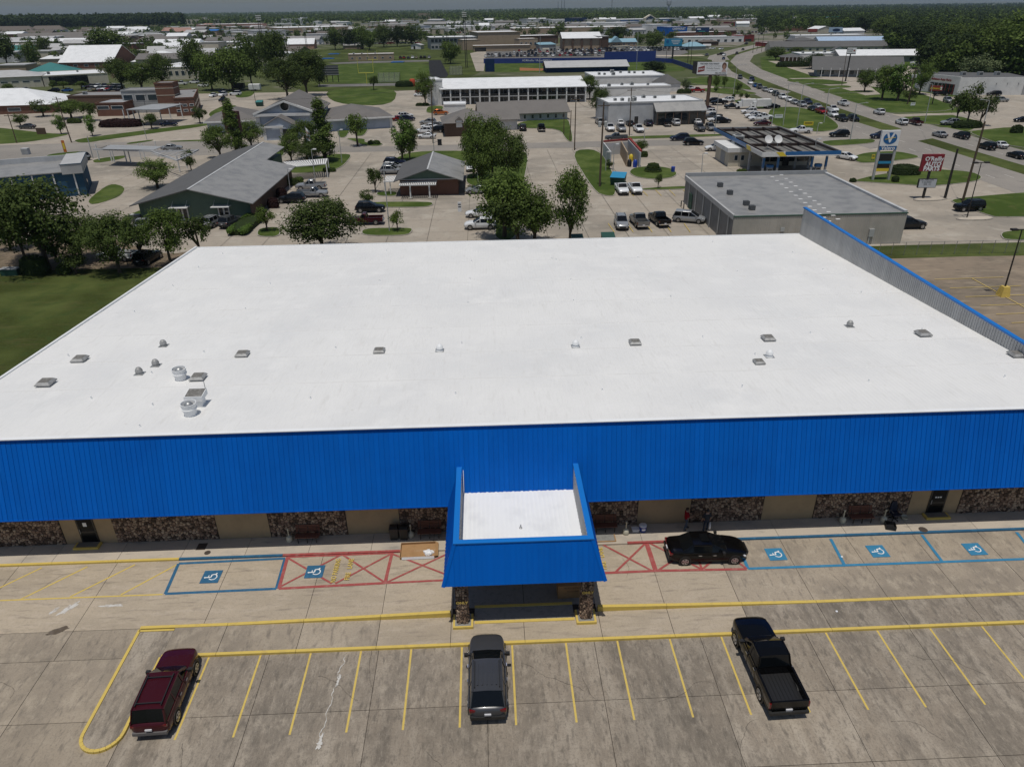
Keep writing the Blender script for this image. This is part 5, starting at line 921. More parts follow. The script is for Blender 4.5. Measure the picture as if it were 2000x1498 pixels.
bld('dark school wing with flat roof between the two gyms', 1016, 1090, (88,86), 71, 26, 'w_brown', 'r_white', 'flat', over=1.5); bld('low school block with blue grey roof', 1054, 1086, (98,97), 88, 12, 'w_grey', 'r_ltblue', 'shed', 1.2)
gy = bld('tan gymnasium with white metal roof and pillared wall', 1100, 1172, (98,97), 75, 34, 'w_tan', 'r_white', 'gx', '65', over=1.2)
for k in range(5): W_, D_, H_ = wait_dims(gy); MB().box(W_*k/4-.7,W_*k/4+.7,-.9,.0,0,H_).build('pilaster','w_brown',gy)
bld('brown block at the right end of the tan gymnasium', 1168, 1188, (97,96), 72, 26, 'w_brown', 'r_metal', 'shed', 2.0); bld('white canteen trailer row in the school lot', 1200, 1230, (99,98), 92, 5, 'w_cream', 'r_white', 'flat')
cb = bld('low tan building with light blue gabled roof', 1184, 1243, (92,91), 83, 14, 'w_tan', 'r_ltblue', 'gx', '77', win=((6,.3,.7,.4),)); W_, D_, H_ = wait_dims(cb)
for x in (.32*W_,): MB().add([(x-5,-2,H_),(x+5,-2,H_),(x,-2,H_+4.5),(x-5,8,H_),(x+5,8,H_),(x,8,H_+4.5)], [(0,1,2),(5,4,3),(0,2,5,3),(1,4,5,2),(0,3,4,1)]).build('cross_gable','r_ltblue',cb)
bld('long tan retail strip with white roof behind the school', 1003, 1230, (67,63), 55, 55, 'w_tan', 'r_white', 'flat', ac=8); bld('white rooftop storey on the retail strip', 1152, 1222, (60,59), 46, 30, 'w_white', 'r_white', 'flat', win=((7,.4,.6,.3),)); bld('long white warehouse roof left of the gymnasium', 806, 1002, (61,58), 52, 40, 'w_white', 'r_white', 'flat', ac=6); bld('pale blue grey warehouse beside the oak row', 815, 842, (63,62), 52, 20, 'w_bluegrey', 'r_white', 'flat')
bld('far pale retail block, leftmost of the shopping centre', 1028, 1076, (47,46), 38, 40, 'w_lgrey', 'r_palegrey', 'flat', win=((5,.1,.6,.5),)); bld('far white retail block in the middle of the shopping centre', 1078, 1128, (47,46), 39, 40, 'w_white', 'r_white', 'flat', win=((5,.1,.5,.5),))
bld('far dark fronted store with stepped gable', 1130, 1146, (47,46), 36, 30, 'w_navy', 'r_grey', 'flat'); bld('far pale retail block right of the dark fronted store', 1147, 1206, (47,46), 40, 40, 'w_cream', 'r_palegrey', 'flat', win=((5,.1,.5,.5),))
lo = bld('far home improvement store with dark blue gable sign', 1208, 1332, (47,44), 38, 60, 'w_lgrey', 'r_white', 'flat'); W_, D_, H_ = wait_dims(lo); xg = W_*.46
MB().add([(xg-13,-6,0),(xg+13,-6,0),(xg+13,-6,H_+2),(xg,-6,H_+8),(xg-13,-6,H_+2),(xg-13,0,0),(xg+13,0,0),(xg+13,0,H_+2),(xg,0,H_+8),(xg-13,0,H_+2)], [(0,1,2,3,4),(9,8,7,6,5),(0,4,9,5),(1,6,7,2),(4,3,8,9),(3,2,7,8),(0,5,6,1)]).build('entrance_gable','w_cream',lo)
sg = MB().add([(xg-10,-6.3,H_*.35),(xg+10,-6.3,H_*.35),(xg+10,-6.3,H_+1),(xg,-6.3,H_+6),(xg-10,-6.3,H_+1)], [(0,1,2,3,4)]).build('sign_panel','w_navy',lo); text("LOWE'S", 5, 'white_paint', sg, (xg,-6.4,H_*.75), (R(90),0,0), bold=.15)
for x0, x1 in ((.02,.3),(.62,.85)): MB().add([(W_*x0,-5,H_*.45),(W_*x1,-5,H_*.45),(W_*x1,-.1,H_*.85),(W_*x0,-.1,H_*.85),(W_*x0,-5,H_*.4),(W_*x1,-5,H_*.4)], [(0,1,2,3),(4,5,1,0)]).build('awning','w_navy',lo)
bld('tan hotel tower standing above the far trees', 817, 833, (38,38), 27, 16, 'w_tan', 'r_palegrey', 'flat', win=((5,.15,.3,.5),(5,.4,.55,.5),(5,.65,.8,.5))); bld('far cream apartments left of the hotel tower', 750, 782, (43,43), 37, 16, 'w_beige', 'r_palegrey', 'flat', win=((6,.2,.6,.5),)); bld('far cream shops below the hotel tower', 786, 810, (45,45), 38, 16, 'w_beige', 'r_white', 'flat', win=((4,.2,.6,.5),)); bld('far grey roofed store right of the hotel tower', 835, 862, (46,46), 40, 24, 'w_lgrey', 'r_palegrey', 'gx', 2.0); bld('far white low store beyond the warehouse roof', 870, 940, (47,46), 42, 26, 'w_white', 'r_palegrey', 'flat', win=((7,.2,.6,.5),)); bld('far pink shops on the skyline left of centre', 646, 688, (42,41), 37, 16, 'w_pink', 'r_palegrey', 'flat', win=((6,.2,.6,.5),)); bld('far pale houses beside the retail box', 322, 352, (47,46), 41, 14, 'w_beige', 'r_grey', 'gx', 2.5)
ch = bld('bright blue fronted car dealer', 1305, 1341, (72,71), 54, 26, 'w_blue', 'r_palegrey', 'flat'); W_, D_, H_ = wait_dims(ch); text('CHEVROLET', 3.0, 'white_paint', ch, (W_*.55,-.12,H_*.82), (R(90),0,0), bold=.08); MB().box(W_*.25,W_*.98,-.3,-.01,0,H_*.42).build('shopfront','w_lgrey',ch); MB().box(W_*.3,W_*.95,-.34,-.301,.3,H_*.36).build('pane','glass_dark',ch)
bld('white two level block left of the blue car dealer', 1273, 1309, (70,69), 49, 24, 'w_white', 'r_white', 'flat', win=((3,.4,.6,.4),)); bld('grey office with pale roof left of the white block', 1231, 1274, (70,69), 59, 20, 'w_lgrey', 'r_palegrey', 'gx', '56', win=((6,.3,.7,.4),)); bld('long grey dealer wing behind the brick strip', 1339, 1376, (66,66), 54, 24, 'w_lgrey', 'r_palegrey', 'flat')
bld('red brown strip building by the highway bend', 1320, 1426, (75,73), 64, 22, 'w_brick', 'r_white', 'flat', win=((4,.1,.5,.3),)); bld('long white shop strip by the highway bend', 1325, 1452, (85,83), 73, 18, 'w_white', 'r_white', 'flat', win=((9,.1,.55,.4),)); bld('red end block of the white shop strip', 1450, 1472, (83,82), 70, 20, 'w_red', 'r_palegrey', 'flat', doors=((.5,8,2.4),)); bld('little house with teal roof beside the tall poles', 1338, 1378, (99,98), 91, 12, 'w_grey', 'r_ltblue', 'hip', '83'); bld('brown hut before the white shop strip', 1372, 1403, (91,90), 82, 12, 'w_brown', 'r_brown', 'hip', '79'); bld('pale domed tank shed by the teal roofed house', 1373, 1387, (97,97), 92, 6, 'w_cream', 'r_palegrey', 'gx', 1.0)
bld('tan and brick multi level stores at the far bend', 1408, 1450, (50,49), 40, 30, 'w_tan', 'r_palegrey', 'flat', win=((6,.1,.4,.5),)); bld('red fronted shops beside the far bend', 1428, 1462, (52,51), 44, 18, 'w_red', 'r_palegrey', 'flat'); bld('white far store beside the water tower trees', 1330, 1368, (47,46), 41, 22, 'w_white', 'r_white', 'flat'); bld('far white roofed row above the shopping centre', 1412, 1432, (34,34), 30, 20, 'w_white', 'r_white', 'flat')
bp = bld('ball field building with blue walls and pale metal roof', 1068, 1226, (143,140), 131, 16, 'w_navy', 'r_palegrey', 'gx', '121', over=.8)
# right hand side
rp = bld('grey roofed restaurant with white columned porch and bay', 1594, 1752, (150,152), 133, 20, 'w_grey', 'r_dkgrey', 'gx', '114', over=2.5, cols=9, win=((8,.2,.75,.5),))
bld('long dark shingled motel with white gable porch', 1504, 1732, (102,100), 92, 16, 'w_cream', 'r_dkgrey', 'gx', '82', win=((16,.2,.7,.4),)); bld('second dark shingled motel block by the wood', 1734, 1790, (98,97), 90, 16, 'w_cream', 'r_dkgrey', 'gx', '80'); gp = bld('white gable porch of the dark shingled motel', 1624, 1652, (110,110), 99, 8, 'w_white', 'r_dkgrey', 'gy', 2.2)
bld('flat white roofed motel wing in front of the dark motel', 1560, 1660, (120,119), 106, 16, 'w_white', 'r_white', 'flat', ac=3); bld('long white metal roofed block beside the wood', 1640, 1818, (122,121), 108, 18, 'w_grey', 'r_white', 'gx', '99', win=((7,.2,.7,.4),), over=1.2); bld('pale blue roofed motel with row of windows', 1598, 1732, (87,86), 80, 18, 'w_white', 'r_paleblue', 'gx', '73', win=((14,.2,.7,.4),)); bld('dark roofed house left of the pale blue roof', 1552, 1596, (87,86), 80, 16, 'w_brown', 'r_dkgrey', 'hip', '74', win=((5,.3,.7,.5),)); bld('white flat roofed row behind the pale blue roof', 1552, 1690, (80,78), 70, 22, 'w_white', 'r_white', 'flat', ac=2); bld('white gabled hall behind the flat white row', 1648, 1688, (68,67), 61, 18, 'w_white', 'r_white', 'gx', '56'); bld('white gabled shop beside the white hall', 1597, 1625, (66,65), 57, 16, 'w_cream', 'r_white', 'gy', '52'); bld('pink two storey apartments on the right skyline', 1512, 1586, (51,50), 41, 18, 'w_pink', 'r_grey', 'gx', '34', win=W2); bld('low brick shop before the pink apartments', 1526, 1590, (62,61), 54, 14, 'w_brick', 'r_white', 'flat')
bld('dark porch house with pale posts left of the restaurant', 1528, 1566, (122,122), 112, 12, 'w_brown', 'r_dkgrey', 'hip', '106', over=1.2, cols=5); bld('red roofed shop left of the white motel wing', 1498, 1522, (92,91), 86, 14, 'w_red', 'r_palegrey', 'flat'); bld('far white building in a gap of the right wood', 1872, 1884, (46,46), 41, 12, 'w_white', 'r_white', 'flat'); bld('far pale shop row in a gap of the right wood', 1884, 1946, (40,38), 34, 14, 'w_beige', 'r_grey', 'flat', win=((6,.2,.6,.5),)); bld('small white building under the wood edge', 1806, 1830, (94,94), 86, 10, 'w_white', 'r_white', 'gx', 1.0); bld('white shed beside the columned restaurant', 1775, 1798, (136,137), 124, 9, 'w_white', 'r_white', 'flat', doors=((.5,3,2.4),))
# low roofs of the far town
rr = random.Random(11)
BP = [o.location.copy() for o in COL.objects if o.parent is None and o.get('category') == 'building']
for k in range(430):
    x = rr.uniform(-30, 540) if k < 240 else rr.uniform(480, 1520); d_ = rr.uniform(430, 1600) if k < 240 else rr.uniform(800, 1900); dv = ray(x, 60); P = Vector((dv.x, dv.y, 0)).normalized()*d_
    if 600 < x < 1400 and d_ < 950 or any((P-q).length < 30 for q in BP): continue
    BP.append(P)
    w_, dp, h_ = rr.uniform(12, 45), rr.uniform(10, 26), rr.uniform(3.2, 6.5); wl, rf, gb_ = rr.choice(('w_cream','w_white','w_tan','w_lgrey','w_beige','w_brick')), None, rr.random() > .6; rf = rr.choice(('r_shingle','r_grey','r_white','r_brown','r_palegrey') if gb_ else ('r_white','r_white','r_palegrey'))
    NMS = dict(w_cream='cream', w_white='white', w_tan='tan', w_lgrey='pale grey', w_beige='beige', w_brick='brick', r_shingle='dark shingle', r_grey='grey', r_white='white', r_brown='brown', r_teal='teal', r_palegrey='pale grey'); zone = 'left' if x < 500 else ('middle' if x < 1000 else 'right')
    t = thing('distant_building', f'{NMS[wl]} walled building, {"gabled" if gb_ else "flat"} {NMS[rf]} roof, {zone} of the far town', 'building', P, R(rr.uniform(-12,12)), 'low roofs of the far town'); MB().box(-w_/2,w_/2,-dp/2,dp/2,0,h_).build('wall', wl, t)
    if not gb_: MB().box(-w_/2-.3,w_/2+.3,-dp/2-.3,dp/2+.3,h_+.005,h_+.5).build('roof', rf, t)
    else: MB().add([(-w_/2-.5,-dp/2-.5,h_),(w_/2+.5,-dp/2-.5,h_),(w_/2+.5,dp/2+.5,h_),(-w_/2-.5,dp/2+.5,h_),(-w_/2-.5,0,h_+3),(w_/2+.5,0,h_+3)], [(0,1,5,4),(2,3,4,5),(0,4,3),(1,2,5),(3,2,1,0)]).build('roof', rf, t)
# parts store across the highway
A0, A1, A2 = G(1794,178), G(1868,187), G(2010,186); ap = thing('auto_parts_store', 'white block auto parts store with red lettering across the highway', 'store', (A1.x, A1.y, 0))
d1 = A0-A1; d2 = A2-A1; H = HZ(1868,187,152); H2 = HZ(1797,178,147)
def wallbar(p, q, h, th, m, nm, par): p, q = Vector(p), Vector(q); return MB().bar((p.x,p.y,h/2),(q.x,q.y,h/2),th,h).build(nm, m, par)
MB().prism([(0,0),(d2.x,d2.y),(d2.x+5,d2.y+22),(d1.x+6,d1.y+14),(d1.x,d1.y)], 0, H-.5).build('wall','w_white',ap); MB().prism([(.3,.3),(d2.x-.3,d2.y+.3),(d2.x+4.7,d2.y+21.6),(d1.x+6,d1.y+13.6),(d1.x+.4,d1.y+.2)], H-.49, H-.3).build('roof','r_dkgrey',ap)
wallbar((0,-.1),(d2.x,d2.y-.1),H,.4,'w_white','parapet',ap); wallbar((0,-.2),(d1.x,d1.y-.2),H+.3,.5,'w_white','parapet',ap)
fx = d1*.5; nrm2 = Vector((d1.y,-d1.x,0)).normalized(); nrm2 = nrm2 if nrm2.y < 0 else -nrm2; MB().bar((d1.x*.08+nrm2.x*.35,d1.y*.08+nrm2.y*.35,H*.32),(d1.x*.72+nrm2.x*.35,d1.y*.72+nrm2.y*.35,H*.32),.2,H*.55).build('shopfront','glass_dark',ap)
for k in range(7): q = d1*(.1+.1*k)+nrm2*.48; MB().box(q.x-.08,q.x+.08,q.y-.08,q.y+.08,0,H*.6).build('mullion','w_red' if k < 3 else 'w_grey',ap)
tx = text('Advance Auto Parts', 1.15, 'w_red', ap, (d1.x*.45+nrm2.x*.5, d1.y*.45+nrm2.y*.5, H*.8), (R(90),0,math.atan2(-d1.y,-d1.x)), bold=.03, ext=.05)
for k in range(3): ac_unit(ap, 8+k*6, 12-k, H-.3, 1.3)
for k in range(5): MB().box(d2.x*(.2+.15*k)-.12,d2.x*(.2+.15*k)+.12,d2.y*(.2+.15*k)-.5,d2.y*(.2+.15*k)-.3,H*.6,H*.7).build('wall_light','w_grey',ap)
MB().box(d2.x*.88,d2.x*.98,d2.y*.9-.4,d2.y*.9-.3,0,H*.6).build('roller_door','w_grey',ap)
# ================================================================ nearer buildings
def merge(main, *subs):
    Mm = Matrix.Translation(main.location) @ Matrix.Rotation(main.rotation_euler.z, 4, 'Z'); inv = Mm.inverted()
    for s in subs:
        Ms = inv @ Matrix.Translation(s.location) @ Matrix.Rotation(s.rotation_euler.z, 4, 'Z')
        for c in list(s.children): c.parent = main; c.matrix_parent_inverse = Ms
        bpy.data.objects.remove(s)
def slat_awning(parent, pts, z, n=16, m='w_white'):       # pts: four ground corners of the louvred cover
    a, b, c, d = [Vector((p[0], p[1], z)) for p in pts]
    for i in range(n): k = (i+.5)/n; MB().bar(a+(b-a)*k, d+(c-d)*k, (b-a).length/n*.6, .05).build('slat', m, parent)
    MB().bar(a,b,.12,.16).build('beam', m, parent); MB().bar(d,c,.12,.16).build('beam', m, parent)
mat('green_sheet', (.085,.14,.105), .6, layers=[(.6, (.07,.12,.09), .45, .65)], bump=(3.2,.25,'X')); mat('beige_sheet', (.44,.415,.37), .6, layers=[(.4, (.38,.36,.32), .45, .65)], rnd=.08); mat('grey_sheet', (.2,.2,.2), .7, layers=[(.4, (.16,.16,.16), .45, .65)])
gb = thing('green_gabled_building', 'long green metal building with grey gabled roof left of centre', 'building', (-48.1, 120, 0))
MB().box(-9.1,9.0,.9,30.5,0,3.0).box(-9.1,3.6,30.5,45,0,3.0).build('wall','green_sheet',gb); MB().box(8.98,9.06,1,30.4,.0,2.4).build('brick_base','w_brown',gb)
MB().add([(-9.1,.88,3.0),(9.0,.88,3.0),(0,.88,5.25),(-9.1,.96,3.0),(9.0,.96,3.0),(0,.96,5.25)], [(0,1,2),(5,4,3),(0,2,5,3),(1,4,5,2),(0,3,4,1)]).build('gable','green_sheet',gb)
def slope(x0, x1, z0, z1, y0, y1, m, par, nm='roof'): return MB().add([(x0,y0,z0),(x1,y0,z1),(x1,y1,z1),(x0,y1,z0),(x0,y0,z0+.15),(x1,y0,z1+.15),(x1,y1,z1+.15),(x0,y1,z0+.15)], [(0,3,2,1),(4,5,6,7),(0,1,5,4),(1,2,6,5),(2,3,7,6),(3,0,4,7)]).build(nm, m, par)
slope(-10,0,2.8,5.3,-.5,45.5,'r_dkgrey',gb); slope(0,10,5.3,2.8,-.5,30.6,'r_seam',gb); slope(0,4.4,5.298,4.198,30.6,45.5,'r_seam',gb); MB().bar((0,-.55,5.45),(0,45.5,5.45),.35,.08).build('ridge_cap','w_lgrey',gb)
for x0 in (4.6, -2.2):
    d = MB().box(x0-.95,x0+.95,.80,.88,0,2.2).build('door','w_white',gb)
    for s in (-1,1): MB().box(x0+s*.45-.3,x0+s*.45+.3,.77,.799,.3,2.0).build('pane','glass_dark',d)
    MB().box(x0-1.6,x0+1.4,-.6,.86,2.35,2.47).build('door_canopy','w_white',gb); 
    for s in (-1.2,1.1): MB().tube((x0+s,-.4,2.47),(x0+s,.9,3.3),.025).build('tie_rod','w_white',gb)
aw = [G(552,318,2.7),G(640,311,2.7),G(637,321,2.7),G(572,327,2.7)]; o_ = Vector((-48.1,120,0)); slat_awning(gb, [(p.x+48.1,p.y-120) for p in aw], 2.75, 18)
for p in (aw[1], aw[2]): MB().box(p.x+48.1-.1,p.x+48.1+.1,p.y-120-.1,p.y-120+.1,0,2.7).build('post','w_white',gb)
for k, px in enumerate((261,272)): 
    c = G(px,434); t = thing('condenser', ('left' if k == 0 else 'right')+' one of two dark condensers on a pad by the green wall', 'air conditioner', (c.x,c.y,0.1), 0, 'condensers by the green wall'); MB().box(-.5,.5,-.5,.5,0,1.15).build('case','ac_dark',t); MB().lathe((0,0,1.15),[(.4,0),(.4,.05),(.2,.07)],12).build('fan_grille','ac_grey',t)
c = G(266,437); o = MB().box(c.x-2,c.x+1.6,c.y-.9,c.y+1,0,.1).build('equipment_pad','kerb'); o['kind'] = 'structure'
sb = thing('small_brick_building', 'small brick office with grey gabled roof and green gable', 'building', (-10.4, 135.2, 0))
MB().box(-5.3,5.5,.4,16.4,0,2.9).build('wall','w_brick',sb); MB().add([(-5.3,.38,2.95),(5.5,.38,2.95),(.1,.38,4.75),(-5.3,.46,2.95),(5.5,.46,2.95),(.1,.46,4.75)], [(0,1,2),(5,4,3),(0,2,5,3),(1,4,5,2),(0,3,4,1)]).build('gable','green_sheet',sb)
slope(-6.3,.1,2.75,4.85,-1,17,'r_dkgrey',sb); slope(.1,6.5,4.85,2.75,-1,17,'r_seam',sb); MB().bar((.1,-1.05,5.02),(.1,17,5.02),.3,.08).build('ridge_cap','w_lgrey',sb); MB().bar((-5.4,.3,2.95),(5.6,.3,2.95),.12,.2).build('fascia','w_lgrey',sb)
slat_awning(sb, [(-5.2,.3),(1.6,.3),(1.6,-2.6),(-5.2,-2.6)], 2.55, 20)
for x in (-3.2,.3): MB().box(x-.12,x+.12,-2.4,-2.15,0,2.5).build('post','w_white',sb); MB().box(x-.35,x+.35,-2.7,-1.9,0,.22).build('post_base','kerb',sb)
slat_awning(sb, [(-8.4,6),(-6.2,6),(-6.2,1),(-8.4,1)], 2.5, 8)
for x, y in ((-8.2,1.2),(-7.2,1.2)): MB().box(x-.08,x+.08,y-.08,y+.08,0,2.5).build('post','w_white',sb)
# blue metal building at the left
bb = bld('dark blue metal building with pale ribbed roof at the left edge', -20, 172, (399,381), 341, 12, 'w_steel', 'r_seam', 'shed', .15, over=.3)
W_, D_, H_ = wait_dims(bb); MB().box(W_-3.2,W_+.3,-.5,D_+.4,H_-.3,H_+1.5).build('parapet_box','r_palegrey',bb); MB().box(0,W_-3.2,D_+.2,D_+.5,H_-.5,H_+1.3).build('parapet','w_lgrey',bb)
for k in range(7): x = W_-1.4-k*3.4; MB().box(x-.12,x+.12,-.2,-.01,0,H_-.1).build('downpipe','w_white',bb)
MB().box(W_-3.3,W_+.34,-.56,-.5,H_+1.42,H_+1.55).box(W_+.3,W_+.36,-.5,D_+.4,H_+1.42,H_+1.55).build('coping','w_steel',bb); MB().box(W_-.6,W_+.04,4,5,1,2.2).build('window','glass_dark',bb)
b2 = bld('blue wing', -60, 74, (372,360), 343, 12, 'w_steel', 'r_palegrey', 'gx', 1.0); merge(bb, b2)
# carport frame
cp = thing('carport', 'open steel carport frame with pale posts beside the street', 'carport', (G(270,316).x, G(270,316).y, 0)); co = cp.location
pz = 3.6
def cpt(x, y, z): p = G(x, y, z); return (p.x-co.x, p.y-co.y, z)
for (x, y) in ((194,313),(219,316),(224,317),(248,318),(256,319),(276,312),(284,313),(309,307),(352,337),(366,330)):
    p = G(x, y); MB().box(p.x-co.x-.1,p.x-co.x+.1,p.y-co.y-.1,p.y-co.y+.1,0,pz).build('post','w_white',cp)
for a, b in (((182,292),(300,296)),((300,296),(386,294)),((346,314),(388,293)),((296,296),(346,314))): MB().bar(cpt(*a,pz),cpt(*b,pz),.18,.3).build('beam','w_lgrey',cp)
q = [cpt(x,y,pz+.2) for x, y in ((198,292),(216,284),(318,287),(300,294))]; MB().add(q+[(a,b,c+.08) for a,b,c in q], [(0,1,2,3),(7,6,5,4),(0,4,5,1),(1,5,6,2),(2,6,7,3),(3,7,4,0)], 0).build('roof_panel','r_metal',cp)
q = [cpt(x,y,pz+.16) for x, y in ((296,300),(345,314),(382,300),(330,293))]
for k in range(7):
    a, b = Vector(q[0]).lerp(Vector(q[3]), k/6), Vector(q[1]).lerp(Vector(q[2]), k/6); MB().bar(a,b,.12,.12).build('rafter','w_lgrey',cp)
# grey metal building right of centre
mb_ = thing('metal_warehouse', 'grey metal auto parts warehouse with flat ribbed roof right of centre', 'building', (47.5, 99, 0)); X0, X1, YD, HH = -12.5, 12.4, 27, 4.4
MB().box(X0+.1,X1-.1,.12,YD,0,HH-.1).build('frame','grey_sheet',mb_)
x = X0; k = 0
while x < X1-.05:
    x1 = min(x+.9, X1); b = MB().box(x+.004,x1-.004,0,.1,0,HH)
    for t_ in (.15,.45,.75):
        if x+t_+.1 < x1: b.box(x+t_,x+t_+.09,-.045,.0,0,HH)
    b.build('wall_sheet','beige_sheet',mb_); x = x1
MB().box(X0-.02,X1+.1,-.08,.2,HH,HH+.14).build('eave_trim','w_green',mb_); MB().box(X0+.15,X1-.15,.2,YD-.1,HH-.05,HH+.06).build('roof','r_seam',mb_); MB().box(X0-.1,X0+.2,.2,YD,HH-.4,HH+.3).build('gutter','r_palegrey',mb_); MB().box(X0,X1,YD-.15,YD+.15,HH,HH+.7).build('parapet','r_metal',mb_); MB().box(X1-.45,X1+.05,.2,YD,HH+.02,HH+.4).build('parapet','w_lgrey',mb_)
for k in range(6): y = 2+k*4.3; MB().box(X0-.14,X0-.02,y,y+.12,0,HH-.3).build('downpipe','w_grey',mb_)
d = MB().box(X0-.12,X0-.0,21.5,23.2,0,2.6).build('door','w_green',mb_); MB().box(X0-.16,X0-.121,21.7,21.8,1,1.2).build('handle','chrome',d)
for (x, y) in ((1406,366),(1425,381),(1457,402),(1468,411)): p = G(x, y, HH); ac_unit(mb_, p.x-47.5, p.y-99, HH+.06, .66, True)
for r_ in (0,1):
    for k in range(13):
        p = G(1508+r_*18+k*9.2, 347+k*7.2-r_*4, HH); MB().box(p.x-47.5-.3,p.x-47.5+.3,p.y-99-.18,p.y-99+.18,HH+.06,HH+.1).build('roof_light','w_white',mb_)
p = G(1683,470); bx = MB().box(p.x-47.5-.35,p.x-47.5+.35,-.3,-.05,1.2,2.3).build('meter_box','ac_grey',mb_); MB().box(p.x-47.5-.3,p.x-47.5-.1,-.25,-.05,.0,1.199).build('conduit','ac_grey',bx)
MB().box(-5.6,-5.0,-.12,-.046,2.2,2.8).build('vent_louvre','ac_grey',mb_); MB().box(-2.5,-2.0,-.5,-.05,HH-.3,HH-.05).build('floodlight','w_white',mb_)
# fuel station
mat('fuel_blue', (.012,.11,.3), .35); mat('fuel_yellow', (.65,.5,.04), .4); mat('deck_grey', (.17,.165,.155), .8, layers=[(.7, (.12,.12,.11), .45, .65)]); mat('rust_brown', (.03,.018,.014), .8)
fs = thing('fuel_canopy', 'fuel station canopy with blue and white fascia and open beam top', 'canopy', (54.6, 143.2, 0)); CW, CD, Z0, Z1 = 15.6, 32.5, 4.35, 5.25
MB().box(.15,CW-.15,.15,CD-.15,Z0+.02,Z0+.12).build('deck','deck_grey',fs)
for x in np.linspace(.6, CW-.6, 5): MB().bar((x,.3,Z1-.15),(x,CD-.3,Z1-.15),.3,.35).build('beam','rust_brown',fs)
for y in np.linspace(.7, CD-.7, 4): MB().bar((.3,y,Z1-.5),(CW-.3,y,Z1-.5),.55,.5).build('beam','rust_brown',fs)
MB().box(0,4.5,-.12,0,Z0,Z1).build('fascia','w_white',fs); MB().box(4.5,CW,-.12,0,Z0+.22,Z1).build('fascia','fuel_blue',fs); MB().box(4.5,CW,-.118,0,Z0,Z0+.218).build('fascia_band','w_white',fs)
MB().add([(2.6,-.135,Z1-.02),(4.0,-.135,Z1-.02),(4.9,-.135,Z0+.05),(3.5,-.135,Z0+.05)], [(0,1,2,3)][::-1]).build('chevron','fuel_yellow',fs); MB().box(-.12,0,0,9,Z0,Z1).build('fascia','w_white',fs); MB().box(-.12,0,9,CD,Z0+.2,Z1).build('fascia','fuel_blue',fs); MB().box(CW,CW+.12,0,CD,Z0,Z1).build('fascia','ac_grey',fs); MB().box(0,CW,CD,CD+.12,Z0,Z1).build('fascia','r_metal',fs)
MB().add([(-.14,7,Z1-.02),(-.14,9.5,Z1-.02),(-.14,8.6,Z0+.05),(-.14,6,Z0+.05)], [(0,1,2,3)]).build('chevron','fuel_yellow',fs)
for x in (1.1,4.0,10.9,13.8):
    MB().box(x-.18,x+.18,1.5,1.86,0,1.9).build('column','w_lgrey',fs); MB().box(x-.19,x+.19,1.49,1.87,1.9,Z0-.5).build('column_wrap','fuel_blue',fs); MB().box(x-.17,x+.17,1.51,1.85,Z0-.5,Z0).build('column','w_lgrey',fs)
    MB().box(x-.18,x+.18,9.5,9.86,0,Z0).build('column','w_lgrey',fs)
for k, x in enumerate((2.5,12.3)):
    t = thing('fuel_pump', ('left' if k == 0 else 'right')+' fuel pump with rounded blue top under the canopy', 'fuel pump', (54.6+x,143.2+1.7,0), 0, 'fuel pumps'); MB().lathe((0,0,0),[(.8,0),(.8,.3)],16).build('base','fuel_blue',t); MB().box(-.55,.55,-.3,.3,.3,2.0).build('cabinet','w_grey',t); MB().lathe((0,0,2.0),[(.75,0),(.78,.3),(.7,.5)],16).build('top','fuel_blue',t); MB().box(-.4,.4,-.33,-.301,.9,1.7).build('screen','glass_dark',t)
for x in (6,9.5): c = (54.6+x, 143.2+1.5); tag(MB().lathe((*c,0),[(.35,0),(.38,.9),(.3,1.0),(.28,.7)],12).build('waste_bin','fuel_blue'), ('left' if x < 8 else 'right')+' blue waste bin between the fuel pumps', 'waste bin')
vs = thing('fuel_station_shop', 'cream fuel station shop with white roof edge under the canopy', 'shop', (52.4, 156.4, 0)); MB().box(0,18.6,0,9.4,0,3.0).build('wall','w_cream',vs); MB().box(-.5,6.0,-.5,9.8,3.0,3.9).build('roof_band','w_white',vs); MB().box(6.0,18.9,-.3,9.7,3.0,3.7).build('roof_band','w_grey',vs)
for x in (1.6,3.0,4.6): w_ = MB().box(x-.4,x+.4,-.06,-.005,1.2,2.4).build('window','w_white',vs); MB().box(x-.32,x+.32,-.075,-.061,1.3,2.3).build('pane','glass_blue',w_)
text('ATM', .5, 'w_red', vs, (6.2,-.08,2.5), (R(90),0,0), bold=.02)
for k in range(6): MB().box(7.2+1.9*k,8.9+1.9*k,-.06,-.005,.9,2.6).build('shop_window','glass_dark',vs)
MB().box(11.8,13.2,-.09,-.061,0,2.5).build('door','dark_frame',vs); ac_unit(vs, 3.4, 5.5, 3.9, 1.7); MB().box(-.06,-.01,2.5,5.5,0,2.6).build('side_door','w_grey',vs)
for k, (px, py) in enumerate(((1467,268),(1481,267))):
    P = Vector((58.2+k*2.0, 150.5, 0)); t = thing('satellite_dish', ('left' if k == 0 else 'right')+' white satellite dish above the fuel canopy', 'satellite dish', (P.x,P.y,Z1), 0, 'satellite dishes'); MB().tube((0,0,-.3),(0,0,1.0),.06).build('mast','ac_grey',t)
    d = MB().lathe((0,0,0),[(.05,-.12),(.5,-.06),(.85,.08),(.83,.1),(.45,-.02),(.05,-.08)],20).build('dish','w_white',t,30); d.location = (0,-.1,1.2); d.rotation_euler = (R(62),0,R(5))
